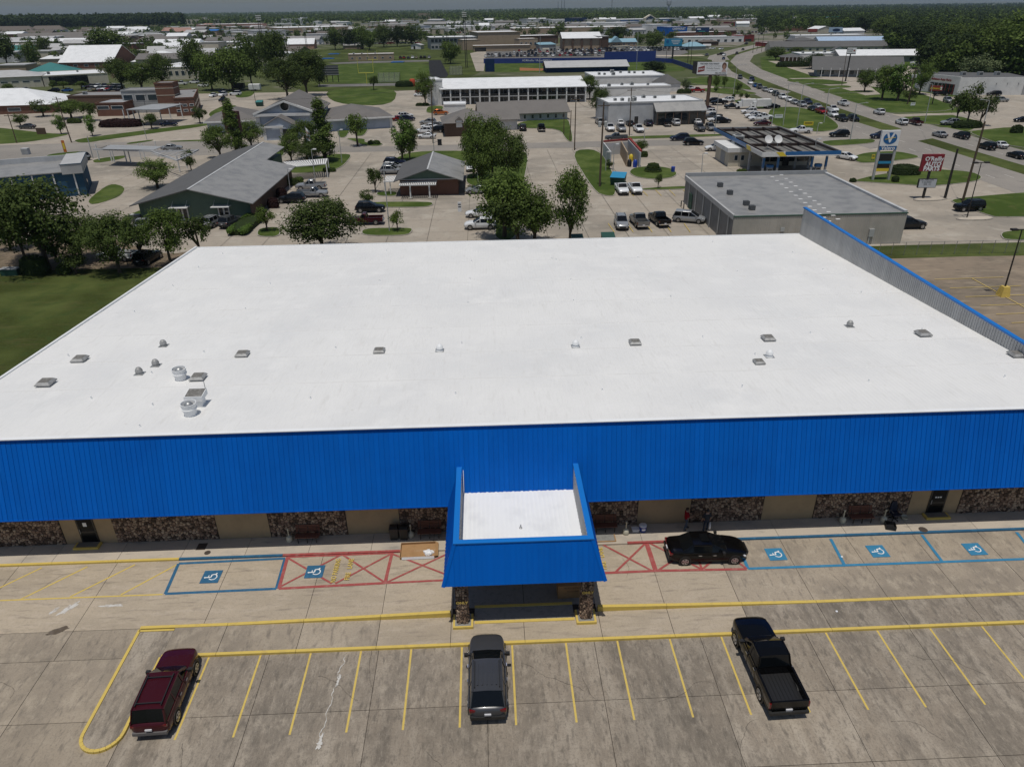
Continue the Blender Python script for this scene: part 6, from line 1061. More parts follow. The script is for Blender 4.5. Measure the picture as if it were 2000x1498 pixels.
# car wash
cw = thing('car_wash', 'open car wash bays with grey block walls and red roof edge', 'car wash', (G(1190,322).x, G(1190,322).y, 0)); cwo = cw.location
def cwb(a, b, h, th, m, nm): p, q = G(*a), G(*b); return MB().bar((p.x-cwo.x,p.y-cwo.y,h/2),(q.x-cwo.x,q.y-cwo.y,h/2),th,h).build(nm, m, cw)
cwb((1178,305),(1192,325),3.0,.25,'w_lgrey','wall'); cwb((1212,302),(1224,326),3.0,.25,'w_tan','wall'); cwb((1226,300),(1249,328),3.2,.3,'w_lgrey','wall'); cwb((1179,304),(1225,300),2.6,.2,'w_lgrey','wall')
def cwt(a, b, z, m): p, q = G(a[0],a[1]), G(b[0],b[1]); MB().bar((p.x-cwo.x,p.y-cwo.y,z),(q.x-cwo.x,q.y-cwo.y,z),.5,.35).build('roof_edge', m, cw)
cwt((1178,304),(1232,299),3.15,'w_red'); cwt((1228,300),(1250,327),3.35,'w_red')
for k, (px, py, m, lab) in enumerate(((1229,326,'black_plastic','black vacuum bin in the car wash bay'),(1240,327,'cooler_blue','blue vacuum machine in the car wash bay'),(1232,316,'fuel_yellow','yellow drum in the car wash bay'))):
    p = G(px, py); tag(MB().lathe((p.x,p.y,0),[(.45,0),(.5,.9),(.4,1.4),(.2,1.6)],12).build('vacuum_machine',m,None,40), lab, 'vacuum')
# bank with pediment
bk = bld('pale blue bank with white pediment, round window and grey shingle roof', 507, 622, (268,265), 222, 24, 'w_bluegrey', 'r_shingle', 'gy', '194', over=.8); W_, D_, H_ = wait_dims(bk); RI = 5.0
apx = HZ(566,267,196)
MB().bar((-.6,-.75,H_-.2),(W_+.6,-.75,H_-.2),.5,.7).build('cornice','w_white',bk); MB().bar((-.5,-.8,H_+.1),(W_/2,-.8,apx-.2),.5,.6,up=(0,1,0)).bar((W_/2,-.8,apx-.2),(W_+.5,-.8,H_+.1),.5,.6,up=(0,1,0)).build('raking_cornice','w_white',bk)
v_ = MB().tube((W_/2,-.12,H_+1.9),(W_/2,-.3,H_+1.9),1.35,n=20).build('round_window','w_white',bk); MB().tube((W_/2,-.3,H_+1.9),(W_/2,-.34,H_+1.9),1.1,n=20).build('pane','glass_dark',v_)
for x in (.4,W_-.4): MB().box(x-.5,x+.5,-.4,-.02,0,H_-.5).build('pilaster','w_white',bk)
po = bld('portico', 517, 582, (275,273), 247, 5, 'w_bluegrey', 'r_shingle', 'gy', '229', over=.4); PW_, PD_, PH_ = wait_dims(po); MB().bar((-.4,-.4,PH_-.1),(PW_*.62,-.4,PH_-.1),.4,.5).build('cornice','w_white',po); MB().box(PW_*.6,PW_*.98,-.3,-.01,0,PH_*.8).build('doorway','dark_frame',po); MB().box(-.1,.7,-.2,-.01,0,PH_-.3).build('pilaster','w_white',po); MB().box(PW_*.5,PW_*.58,-.2,-.01,0,PH_-.3).build('pilaster','w_white',po)
w1 = bld('wing', 640, 766, (258,250), 231, 22, 'w_bluegrey', 'r_shingle', 'hip', 2.6, over=.8); a1, b1, c1 = wait_dims(w1); MB().bar((-.8,-.85,c1-.15),(a1+.8,-.85,c1-.15),.3,.4).build('fascia','w_white',w1); MB().box(a1-.6,a1+.1,-.2,.0,0,c1-.2).build('pilaster','w_white',w1)
w2 = bld('wing', 408, 507, (262,258), 236, 18, 'w_bluegrey', 'r_shingle', 'hip', 2.6, over=.8); a1, b1, c1 = wait_dims(w2); MB().bar((-.8,-.85,c1-.15),(a1+.8,-.85,c1-.15),.3,.4).build('fascia','w_white',w2); merge(bk, po, w1, w2)
# motel
mt = bld('two storey motel with long white metal roof and open balconies', 862, 1142, (205,199), 172, 13, 'w_grey', 'r_white', 'shed', 2.3, over=.6); W_, D_, H_ = wait_dims(mt); n = 15
MB().box(0,W_,-1.6,-.01,H_/2-.12,H_/2+.1).build('balcony','w_lgrey',mt); MB().box(-.3,W_+.3,-1.9,-.62,H_-.02,H_+.17).build('roof_edge','r_white',mt)
for k in range(n+1): x = W_*k/n; MB().box(x-.22,x+.22,-1.6,-1.25,0,H_).build('column','w_white',mt)
for k in range(n):
    x = W_*(k+.5)/n
    for z in (.1, H_/2+.15): MB().box(x-1.2,x-.2,-.07,-.005,z,z+2.1).build('door','dark_frame',mt); MB().box(x+.0,x+1.3,-.07,-.005,z+.7,z+2.0).build('window','glass_dark',mt)
    MB().box(W_*k/n+.25,W_*(k+1)/n-.25,-1.5,-1.44,H_/2+.1,H_/2+1.0).build('railing','black_metal',mt)
s1 = bld('stair', 846, 866, (206,205), 158, 10, 'w_white', 'r_white', 'flat'); s2 = bld('lobby', 857, 906, (196,195), 163, 12, 'w_white', 'r_white', 'flat'); merge(mt, s1, s2)
# white restaurant blocks
wb_ = bld('large white block with many rooftop air conditioners', 1140, 1308, (192,188), 171, 9, 'w_white', 'r_white', 'flat', ac=5); u = bld('upper', 1160, 1298, (178,175), 150, 22, 'w_white', 'r_white', 'flat', ac=8); pc = bld('porte', 1297, 1328, (181,179), 163, 9, 'w_white', 'r_dkgrey', 'hip', '147', over=.3); merge(wb_, u, pc)
wr_ = bld('white flat roofed restaurant with grey metal porch', 1187, 1368, (246,240), 201, 15, 'w_lgrey', 'r_white', 'flat', ac=6, doors=((.3,1.1,2.3),)); W_, D_, H_ = wait_dims(wr_); slope2 = MB().add([(W_*.47,-3.2,H_*.62),(W_+.5,-3.2,H_*.62),(W_+.5,-.05,H_*.98),(W_*.47,-.05,H_*.98),(W_*.47,-3.2,H_*.62+.15),(W_+.5,-3.2,H_*.62+.15),(W_+.5,-.05,H_*.98+.15),(W_*.47,-.05,H_*.98+.15)], [(0,3,2,1),(4,5,6,7),(0,1,5,4),(1,2,6,5),(2,3,7,6),(3,0,4,7)]).build('porch_roof','r_seam',wr_)
MB().box(W_*.49,W_+.2,-3.0,-.05,0,H_*.6).build('porch_glazing','glass_dark',wr_)
for k in range(7): x = W_*(.49+.085*k); MB().box(x-.1,x+.1,-3.1,-3.01,0,H_*.61).build('post','w_brown',wr_)
# house row with brown shingle roof
h1 = bld('brick house with grey brown hip roof and small white dormers', 870, 962, (268,265), 239, 12, 'w_brown', 'r_shingle', 'hip', '218', over=.8); W_, D_, H_ = wait_dims(h1)
for x in (.3,.75): MB().box(W_*x-.8,W_*x+.8,-.5,1.0,H_-1.2,H_+.6).build('dormer','w_white',h1); MB().add([(W_*x-1,-.7,H_+.6),(W_*x+1,-.7,H_+.6),(W_*x,-.7,H_+1.5),(W_*x-1,2,H_+.6),(W_*x+1,2,H_+.6),(W_*x,2,H_+1.5)], [(0,1,2),(0,2,5,3),(1,4,5,2)]).build('dormer_roof','r_shingle',h1)
h2 = bld('link', 940, 1010, (256,254), 232, 14, 'w_white', 'r_shingle', 'gx', '206', over=.8); merge(h1, h2)
bld('long low white walled row house with grey brown gabled roof', 1002, 1108, (238,234), 222, 12, 'w_lgrey', 'r_shingle', 'gx', '201', over=.8, win=((7,.25,.75,.35),)); bld('small white flat roof shed behind the brown roofed house', 868, 910, (222,221), 213, 7, 'w_white', 'r_white', 'flat')
# brick clinic with tower
cl = bld('red brick clinic with square tower and glazed entrance canopy', 346, 385, (228,226), 193, 30, 'w_brick', 'r_grey', 'flat', win=((3,.25,.4,.7),(3,.55,.7,.7)), side=((10,.55,.7,.5,1),(10,.25,.4,.5,1)))
tw = bld('tower', 314, 349, (224,223), 164, 7, 'w_brick', 'r_grey', 'flat'); a1, b1, c1 = wait_dims(tw)
for z in (.35,.62,.85): MB().box(-.05,a1+.05,-.05,b1+.05,c1*z,c1*z+.18).build('stone_band','w_cream',tw)
lf = bld('left', 192, 247, (228,227), 203, 12, 'w_brick', 'r_metal', 'flat', win=((2,.55,.85,.85),)); rr_ = bld('rear', 138, 316, (214,211), 188, 14, 'w_brown', 'r_grey', 'flat', ac=2); md_ = bld('mid', 246, 316, (222,220), 178, 9, 'w_grey', 'r_grey', 'flat', win=((3,.55,.85,.8),)); merge(cl, tw, lf, rr_, md_)
ec = thing('entrance_canopy', 'glazed entrance canopy on white posts before the clinic', 'canopy', (G(300,240).x, G(300,240).y, 0)); eo = ec.location; zc = 4.6
q = []
for x, y in ((246,216),(300,205),(358,205),(312,216)): p = G(x, y, zc); q.append((p.x-eo.x,p.y-eo.y,zc))
MB().add(q+[(a,b,c+.25) for a,b,c in q], [(0,3,2,1),(4,5,6,7),(0,1,5,4),(1,2,6,5),(2,3,7,6),(3,0,4,7)]).build('roof','r_metal',ec)
for x, y in ((247,246),(256,247),(266,245),(276,243),(316,236),(334,233),(357,231)): p = G(x, y); MB().box(p.x-eo.x-.12,p.x-eo.x+.12,p.y-eo.y-.12,p.y-eo.y+.12,0,zc).build('post','w_white',ec)
# ================================================================ things in front of the store
def bench(x, label):
    t = thing('bench', label, 'bench', (x, 37.45, .12), 0, 'brown slatted benches along the store front')
    for k in range(4): MB().box(-.78,.78,-.28+k*.13,-.28+k*.13+.11,.42,.455).build('seat_slat','wood_brown',t)
    for k in range(5): MB().box(-.78,.78,.26+.02*k,.29+.02*k,.52+k*.105,.61+k*.105).build('back_slat','wood_brown',t)
    for lx in (-.6,0,.6):
        MB().box(lx-.025,lx+.025,-.26,-.2,0,.42).box(lx-.025,lx+.025,.2,.26,0,.42).bar((lx,.24,.4),(lx,.37,1.03),.05,.04).box(lx-.025,lx+.025,-.26,.26,.36,.419).build('leg','black_metal',t)
bench(PY(600,1040,37.5).x, 'brown slatted bench left of the canopy, farther from the black bins'); bench(PY(839,1035,37.5).x, 'brown slatted bench just left of the canopy beside the black bins')
bench(PY(1182,1022,37.5).x, 'brown slatted bench right of the canopy beside the blue cooler'); bench(PY(1681,1010,37.5).x, 'brown slatted bench between two cream ash receptacles on the right')
def ash(px, py, label):
    c = G(px, py, .12); t = thing('ash_receptacle', label, 'ashtray', c, 0, 'cream ash receptacles on the sidewalk')
    MB().lathe((0,0,0),[(.19,0),(.21,.04),(.2,.3),(.16,.36),(.06,.42)],14).build('base','cream_plastic',t,40); MB().lathe((0,0,0),[(.045,.4),(.035,.85),(.06,.88),(.06,.98),(.03,1.0)],10).build('neck','cream_plastic',t,40)
ash(566,1056,'cream plastic ash receptacle left of the leftmost bench'); ash(803,1048,'cream plastic ash receptacle beside the two black bins'); ash(1222,1042,'cream plastic ash receptacle beside the white box and blue cooler')
ash(1645,1019,'cream plastic ash receptacle left of the rightmost bench'); ash(1725,1018,'cream plastic ash receptacle right of the rightmost bench')
for px, lab in ((771,'left one of two black lidded trash bins by the store wall'), (790,'right one of two black lidded trash bins by the store wall')):
    c = G(px, 1050, .12); t = thing('trash_bin', lab, 'trash bin', c, 0, 'black trash bins'); MB().loft([[(-.24,-.24,0),(.24,-.24,0),(.24,.24,0),(-.24,.24,0)],[(-.28,-.28,.82),(.28,-.28,.82),(.28,.28,.82),(-.28,.28,.82)]]).build('bin','black_plastic',t)
    MB().loft([[(-.3,-.3,.82),(.3,-.3,.82),(.3,.3,.82),(-.3,.3,.82)],[(-.3,-.3,.9),(.3,-.3,.9),(.3,.3,.9),(-.3,.3,.9)],[(-.22,-.12,1.0),(.22,-.12,1.0),(.22,.12,1.0),(-.22,.12,1.0)]]).build('lid','black_metal',t)
c = G(1255,1036,.12); t = thing('cooler', 'blue drink cooler with white lid ring by the wall', 'cooler', c); MB().lathe((0,0,0),[(.22,0),(.24,.05),(.25,.42)],18).build('body','cooler_blue',t,40); MB().lathe((0,0,0),[(.26,.421),(.26,.46),(.2,.5)],18).build('lid','white_plastic',t,40); MB().box(-.12,.12,-.262,-.24,.18,.32).build('sticker','white_plastic',t)
c = G(1243,1034,.12); c = c+Vector((-.1,-.1,0)); t = thing('white_box', 'small white box on the sidewalk next to the blue cooler', 'box', c); MB().loft([[(-.2,-.15,0),(.2,-.15,0),(.2,.15,0),(-.2,.15,0)],[(-.23,-.18,.16),(.23,-.18,.16),(.23,.18,.16),(-.23,.18,.16)]]).build('tub','white_plastic',t); MB().box(-.25,.25,-.2,.2,.161,.19).build('lid','white_plastic',t)
# flattened cardboard tray with a white bag
a, b_ = G(780,1092,.03), G(852,1088,.03); c = G(817,1078,.03); t = thing('cardboard_tray', 'shallow open cardboard box lying on the red hatching by the canopy', 'cardboard box', (c.x, c.y, .085), R(1)); t.rotation_euler.x = R(4.2)
MB().box(-1.08,1.08,-.62,.62,.02,.04).build('floor','cardboard',t)
for nm, bx_ in (('side',(-1.1,1.1,-.65,-.62,0,.2)),('side',(-1.1,1.1,.62,.65,0,.2)),('end',(-1.13,-1.1,-.64,.64,0,.2)),('end',(1.1,1.13,-.64,.64,0,.2))): MB().box(*bx_).build(nm,'cardboard',t)
MB().add([(1.12,-.64,.2),(1.3,-.58,.13),(1.3,.58,.13),(1.12,.64,.2)],[(0,1,2,3)]).build('flap','cardboard',t); MB().add([(-1.0,-.652,.2),(-1.0,-.7,.02),(1.05,-.7,.02),(1.05,-.652,.2)],[(0,1,2,3)]).build('torn_edge','white_plastic',t)
bm = bmesh.new(); bmesh.ops.create_icosphere(bm, subdivisions=3, radius=1)
for v in bm.verts: k = 1+.18*math.sin(7*v.co.x+3*v.co.y)+.12*math.sin(11*v.co.y-5*v.co.z); v.co = Vector((v.co.x*.33*k, v.co.y*.24*k, max(-.02, v.co.z*.2*k)+.02))
me = bpy.data.meshes.new('plastic_bag'); bm.to_mesh(me); bm.free(); me.materials.append(MATS['white_plastic']); tag(link('plastic_bag', me, None, G(837,1080,.1)), 'crumpled white plastic bag lying in the cardboard tray', 'bag')
# carton under the canopy
c = G(1108,1168,.02); t = thing('carton', 'large brown cardboard carton standing in the shade under the canopy', 'carton', (c.x+.15, c.y+.35, .02), R(1)); MB().box(-.72,.72,-.35,.4,0,.95).build('box','cardboard',t); MB().box(-.72,.72,-.005,.005,.951,.956).build('tape_seam','wood_brown',t)
text('WALLKING', .19, 'black_plastic', t, (.12,-.356,.78), (R(90),0,0)); text('MONTEREY', .15, 'black_plastic', t, (.2,-.356,.52), (R(90),0,0))
# rubber mat frame on the kerb right of the canopy
c = G(1184,1053,.12); t = thing('door_mat', 'dark grey mat with a pale wooden edge right of the canopy', 'mat', (c.x-.2, 36.65, .13)); MB().box(-.95,.75,-.35,.3,0,.02).build('mat','grey_paint',t); MB().box(.75,.82,-.4,.3,0,.05).box(-.95,.75,-.42,-.35,0,.05).build('edge','cardboard',t)
# office chair, crate, bowl
c = G(1745,1014,.12); t = thing('office_chair', 'dark navy high backed office chair against the stone wall', 'chair', c, R(8)); mat('navy_cloth', (.008,.012,.03), .8)
MB().loft([[(-.25,.2,.55),(.25,.2,.55),(.25,.3,.55),(-.25,.3,.55)],[(-.26,.24,.9),(.26,.24,.9),(.26,.33,.9),(-.26,.33,.9)],[(-.17,.3,1.27),(.17,.3,1.27),(.17,.37,1.27),(-.17,.37,1.27)]]).build('backrest','navy_cloth',t); MB().box(-.26,.26,-.28,.24,.44,.54).build('seat','navy_cloth',t)
for s in (-1,1): MB().bar((s*.31,.2,.5),(s*.31,.15,.72),.05,.06).bar((s*.31,.2,.72),(s*.31,-.2,.72),.07,.04).build('armrest','bumper_grey',t)
MB().tube((0,0,.1),(0,0,.44),.035).build('column','black_metal',t)
for k in range(5): a = 2*math.pi*k/5; MB().bar((0,0,.12),(.3*math.cos(a),.3*math.sin(a),.08),.05,.04).tube((.3*math.cos(a)-.02,.3*math.sin(a),.035),(.3*math.cos(a)+.02,.3*math.sin(a),.035),.035).build('foot','black_metal',t)
c = G(1738,1030,.12); t = thing('crate', 'open black plastic crate tipped on the sidewalk edge', 'crate', (c.x, c.y, .13), R(-18)); MB().box(-.3,.3,-.3,.3,0,.03).build('floor','black_plastic',t)
for bx_ in ((-.3,.3,-.32,-.29,0,.28),(-.3,.3,.29,.32,0,.28),(-.32,-.29,-.3,.3,0,.28),(.29,.32,-.3,.3,0,.28)): MB().box(*bx_).build('side','black_plastic',t)
MB().box(-.24,.22,-.12,-.02,.031,.06).build('sheet','bumper_grey',t)
c = G(1766,1013,.12); tag(MB().lathe((c.x,c.y,.12),[(.14,0),(.2,.05),(.23,.2),(.21,.2),(.17,.06),(.05,.05)],18).build('bowl','cream_plastic',None,40), 'white tub with dark inside on the sidewalk beside the office chair', 'tub')
# litter
for px, py, z in ((1633,1197,.13),(1644,1088,.03)): c = G(px, py); tag(MB().box(c.x-.05,c.x+.05,c.y-.06,c.y+.06,z,z+.02).box(c.x-.02,c.x+.06,c.y-.03,c.y+.05,z+.02,z+.035).build('litter','white_plastic'), 'scrap of white litter on the raised walk' if px < 1640 else 'white scrap on the blue stall line', 'litter')
# ================================================================ people
mat('skin', (.34,.2,.14), .6); mat('red_shirt', (.26,.008,.014), .85); mat('jeans', (.06,.085,.125), .85); mat('jeans_dark', (.02,.03,.055), .85); mat('grey_hoodie', (.045,.047,.052), .9); mat('shoe', (.012,.012,.013), .6); mat('hair_brown', (.05,.03,.02), .7)
def person(label, loc, rz, J, mats, hair):
    # J: joint name -> (pos, radius, material); edges E; one continuous skin
    names = list(J); idx = {n: i for i, n in enumerate(names)}
    E = [('pelvis','belly'),('belly','chest'),('chest','neck'),('neck','head'),('head','crown'),('chest','lsh'),('lsh','lel'),('lel','lwr'),('lwr','lpa'),('chest','rsh'),('rsh','rel'),('rel','rwr'),('rwr','rpa'),('pelvis','lhi'),('lhi','lkn'),('lkn','lan'),('lan','lto'),('pelvis','rhi'),('rhi','rkn'),('rkn','ran'),('ran','rto')]
    V = [J[n][0] for n in names]; Rr = [J[n][1] for n in names]; M = [J[n][2] for n in names]; EE = [(idx[a], idx[b]) for a, b in E]
    for s in ('l','r'):                                                # five fingers rooted in each palm
        pa, wr_ = Vector(J[s+'pa'][0]), Vector(J[s+'wr'][0]); d = (pa-wr_).normalized(); side_ = d.cross(Vector((0,0,1)))
        side_ = side_.normalized() if side_.length > .1 else Vector((0,1,0)); dn = d.cross(side_).normalized()
        for k, (off, ln) in enumerate(((-.03,.065),(-.01,.08),(.012,.075),(.032,.055),(-.05,.045))):
            p0 = pa+side_*off*.9; p1 = p0+d*ln*.55+dn*.01+(side_*-.02 if k == 4 else Vector()); p2 = p1+d*ln*.45+dn*.025; b0 = len(V)
            V += [tuple(p0+d*.015), tuple(p1), tuple(p2)]; Rr += [.011,.0095,.008]; M += [0]*3; EE += [(idx[s+'pa'], b0), (b0, b0+1), (b0+1, b0+2)]
    me = bpy.data.meshes.new('body'); me.from_pydata(V, EE, []); o = bpy.data.objects.new('person', me); COL.objects.link(o)
    md = o.modifiers.new('s', 'SKIN'); md.use_smooth_shade = True; o.modifiers.new('d', 'SUBSURF').levels = 1
    for i, r in enumerate(Rr): me.skin_vertices[0].data[i].radius = (r, r) if not isinstance(r, tuple) else r
    me.skin_vertices[0].data[idx['pelvis']].use_root = True
    dg = bpy.context.evaluated_depsgraph_get(); m2 = bpy.data.meshes.new_from_object(o.evaluated_get(dg)); bpy.data.objects.remove(o)
    m2.materials.clear()
    for m in mats: m2.materials.append(MATS[m])
    segs = [(Vector(V[a]), Vector(V[b]), M[b]) for a, b in EE]
    for p in m2.polygons:
        c = p.center; best = 9
        for a, b, mm in segs:
            ab = b-a; t = max(0, min(1, (c-a).dot(ab)/max(1e-9, ab.dot(ab)))); dd = (c-(a+ab*t)).length
            if dd < best: best, p.material_index = dd, mm
        p.use_smooth = True
    r = tag(link('person', m2, None, loc, rz), label, 'person')
    hp = Vector(J['head'][0]); hb = MB()
    bm = bmesh.new(); bmesh.ops.create_icosphere(bm, subdivisions=3, radius=.118)
    for v in list(bm.verts):
        if v.co.y > .02 and v.co.z < .045 or v.co.z < -.07: bm.verts.remove(v)
    hm = bpy.data.meshes.new('hair'); bm.to_mesh(hm); bm.free(); hm.materials.append(MATS[hair]); link('hair', hm, r, hp+Vector((0,-.012,.045)))
    f = MB().loft([[(-.012,.1,-.02),(.012,.1,-.02),(.006,.1,.04),(-.006,.1,.04)],[(-.01,.135,-.015),(.01,.135,-.015),(.003,.11,.035),(-.003,.11,.035)]])
    fo = f.build('nose', 'skin', r); fo.location = hp
    for s in (-1,1):
        q = MB().box(s*.035-.012,s*.035+.012,.095,.108,.03,.045).build('eye','shoe',r); q.location = hp; q = MB().box(s*.105-.012,s*.105+.012,-.02,.02,-.02,.04).build('ear','skin',r); q.location = hp
    q = MB().box(-.025,.025,.095,.108,-.06,-.05).build('mouth','red_shirt',r); q.location = hp
    return r
def joints(top, leg, arm_l, arm_r, legs, lean=0, bulk=1.0):
    (lkn, lan), (rkn, ran) = legs; S, T, Lg, Sh = 0, 1, 2, 3
    J = {'pelvis': ((0,0,.95), (.16*bulk,.12*bulk), T), 'belly': ((0,lean*.3,1.12), (.17*bulk,.13*bulk), T), 'chest': ((0,lean*.6,1.36), (.185*bulk,.12*bulk), T), 'neck': ((0,lean*.9,1.52), .062, S), 'head': ((0,lean*1.1+.015,1.64), (.085,.1), S), 'crown': ((0,lean*1.2,1.73), .065, S),
         'lsh': ((-.19*bulk,lean*.6,1.42), .07, T), 'lel': (arm_l[0], .052, T), 'lwr': (arm_l[1], .034, S), 'lpa': (arm_l[2], (.042,.022), S), 'rsh': ((.19*bulk,lean*.6,1.42), .07, T), 'rel': (arm_r[0], .052, T), 'rwr': (arm_r[1], .034, S), 'rpa': (arm_r[2], (.042,.022), S),
         'lhi': ((-.1,0,.86), .1, Lg), 'lkn': (lkn, .068, Lg), 'lan': (lan, .05, Lg), 'lto': ((lan[0],lan[1]+.19,.035), .035, Sh), 'rhi': ((.1,0,.86), .1, Lg), 'rkn': (rkn, .068, Lg), 'ran': (ran, .05, Lg), 'rto': ((ran[0],ran[1]+.19,.035), .035, Sh)}
    return J
c = G(1338,1034,.12)   # red shirt, facing right, forearms raised in front
person('person in a red shirt and blue jeans standing by the tan wall', c, R(-80), joints(1, 2, ((-.27,.02,1.18),(-.2,.28,1.14),(-.18,.36,1.15)), ((.27,.02,1.18),(.2,.3,1.16),(.17,.38,1.18)), (((-.1,.1,.5),(-.11,.16,.07)),((.1,-.02,.49),(.11,-.14,.07)))), ['skin','red_shirt','jeans','shoe'], 'hair_brown')
c = G(1377,1037,.12)   # grey hoodie, back to the viewer
person('person in a grey top and dark jeans carrying a white bag by the stone wall', c, R(8), joints(1, 2, ((-.28,-.02,1.16),(-.27,.08,.93),(-.27,.1,.85)), ((.28,-.02,1.16),(.27,.05,.93),(.28,.06,.85)), (((-.11,.02,.5),(-.12,-.02,.07)),((.11,.0,.5),(.13,.02,.07))), bulk=1.08), ['skin','grey_hoodie','jeans_dark','shoe'], 'shoe')
c2 = c+Vector((.28,.05,0)); bg_ = MB().lathe((0,0,0),[(.05,.15),(.12,.2),(.13,.42),(.06,.62),(.02,.72)],10).build('carrier_bag','white_plastic',None,40); bg_.scale = (.6,1,1); bg_.location = c2; tag(bg_, 'white carrier bag held by the person in the grey top', 'bag')
# ================================================================ poles, signs, fences
mat('pole_wood', (.1,.075,.055), .95); mat('pole_dark', (.018,.016,.015), .7); mat('pole_metal', (.42,.43,.43), .5, .3); mat('sign_maroon', (.07,.012,.02), .6); mat('sign_red', (.2,.012,.022), .5); mat('sign_white', (.7,.71,.72), .5); mat('led_dark', (.006,.006,.007), .5); mat('sign_green', (.02,.25,.2), .6); mat('sign_teal', (.02,.22,.4), .6); mat('sign_grey', (.45,.47,.5), .5)
def ends(x0, y0, x1, y1):        # leaning is allowed: top is found on the upright plane through the base
    P = G(x0, y0); T = PP(x1, y1, P); return P, T
def pole(label, x0, y0, x1, y1, r, m, kind='utility', name='utility_pole', cat='pole', group=None, face=0):
    P, T = ends(x0, y0, x1, y1); t = thing(name, label, cat, (P.x,P.y,0), 0, group); d = Vector((T.x-P.x, T.y-P.y, T.z)); d.x *= .45; d.y *= .45
    MB().tube((0,0,-.1), d, r, r*.65, 8).build('shaft', m, t)
    if kind == 'utility':
        MB().bar(d+Vector((-1.1,0,-.6)), d+Vector((1.1,0,-.6)), .12, .14).build('crossarm', 'pole_wood', t)
        for s in (-1,0,1): MB().lathe(d+Vector((s,0,-.52)),[(.05,0),(.07,.08),(.03,.16)],6).build('insulator', 'ac_grey', t)
    if kind == 'transformer':
        MB().bar(d+Vector((-1.1,0,-.6)), d+Vector((1.1,0,-.6)), .12, .14).build('crossarm', 'pole_wood', t)
        for s in (-.55,.55): MB().lathe(d*.72+Vector((s,0,0)),[(.28,0),(.3,.1),(.3,.9),(.2,1.0)],10).build('transformer', 'ac_grey', t)
    if kind == 'lamp': MB().bar(d+Vector((0,0,-.05)), d+Vector((.5,-.1,0)), .12, .1).build('arm', m, t); MB().box(d.x+.3,d.x+.95,d.y-.25,d.y+.15,d.z-.08,d.z+.12).build('lamp_head', 'w_white' if m != 'pole_dark' else 'pole_dark', t)
    if kind == 'twin':
        MB().bar(d+Vector((-.8,0,0)), d+Vector((.8,0,0)), .1, .1).build('arm', m, t)
        for s in (-1,1): MB().box(d.x+s*.9-.35,d.x+s*.9+.35,d.y-.25,d.y+.25,d.z-.08,d.z+.12).build('lamp_head', m, t)
    if kind == 'highway': MB().tube(d, d+Vector((face or 2.2,.2,.3)), .06, .05).build('arm', m, t); MB().box(d.x+(face or 2.2)-.1,d.x+(face or 2.2)+.5,d.y,d.y+.35,d.z+.22,d.z+.36).build('lamp_head', m, t)
    if kind == 'mast':
        MB().tube((.9,.1,-.1), d+Vector((.9,.1,-.5)), r, r*.7, 6).build('shaft', m, t)
        for k in range(9): z = d.z*(.12+.1*k); MB().bar((d.x*z/d.z,0,z),(d.x*z/d.z+.9,.1,z+.6),.08,.08).build('brace', m, t)
        for k in range(3): MB().box(d.x-.8,d.x+1.8,d.y-.3,d.y+.2,d.z-.6-.9*k,d.z-.2-.9*k).build('lamp_bank', 'w_white', t)
    return t
pole('tall wooden pole with two transformers on the grass strip by the car wash', 1171, 366, 1181, 200, .2, 'pole_wood', 'transformer'); pole('thin wooden pole at the street corner by the alley', 1122, 294, 1125, 190, .15, 'pole_wood'); pole('wooden pole with transformers before the white restaurant', 1229, 266, 1232, 172, .16, 'pole_wood', 'transformer'); pole('short wooden pole on the lawn beside the black pickup', 1101, 263, 1102, 225, .13, 'pole_wood', ''); pole('wooden pole at the lawn edge by the alley mouth', 1113, 276, 1117, 216, .13, 'pole_wood', '')
pole('wooden pole before the motel end', 846, 280, 845, 164, .17, 'pole_wood'); pole('leaning wooden pole by the clinic drive', 140, 279, 103, 190, .16, 'pole_wood'); pole('wooden pole on the far left lawn', 33, 280, 15, 222, .14, 'pole_wood'); pole('thin wooden pole on the verge left of the carport', 182, 310, 170, 266, .12, 'pole_metal', ''); pole('thin street pole beside the clinic verge', 287, 274, 278, 240, .08, 'pole_metal', '')
pole('dark bent pole beside the maroon sign', 452, 292, 430, 190, .12, 'pole_dark', 'lamp'); pole('dark lamp post before the brick clinic', 288, 226, 279, 188, .08, 'pole_dark', 'lamp', 'street_lamp', 'lamp post'); pole('dark lamp post at the right clinic wing', 382, 212, 376, 179, .08, 'pole_dark', 'lamp', 'street_lamp', 'lamp post'); pole('thin pole left of the dense clump', 448, 178, 445, 126, .1, 'pole_dark', ''); pole('dark pole in the clinic car park', 500, 205, 492, 160, .1, 'pole_dark', '')
for x0, y0, x1, y1, lab in ((761,453,748,318,'tallest white lamp post, on the front grass island'),(617,363,609,292,'white lamp post beside the silver pickup'),(567,372,562,331,'short white lamp post at the green building eave'),(668,320,662,254,'white lamp post on the island by the bank drive'),(934,361,930,322,'white lamp post right of the small brick building'),(848,298,845,262,'white lamp post behind the small brick building'),(1197,340,1200,282,'white lamp post at the car wash'),(1370,341,1371,300,'white lamp post behind the metal warehouse'),(1183,335,1182,297,'short white lamp post on the alley lawn'),(1258,284,1258,252,'thin lamp post on the street verge'),(1583,338,1595,272,'white lamp post in front of the fuel canopy'),(1595,262,1599,241,'lamp post with round head on the verge'),(1396,262,1402,186,'twin headed lamp post in the restaurant lot')): pole(lab, x0, y0, x1, y1, .085, 'pole_metal', 'lamp', 'lamp_post', 'lamp post')
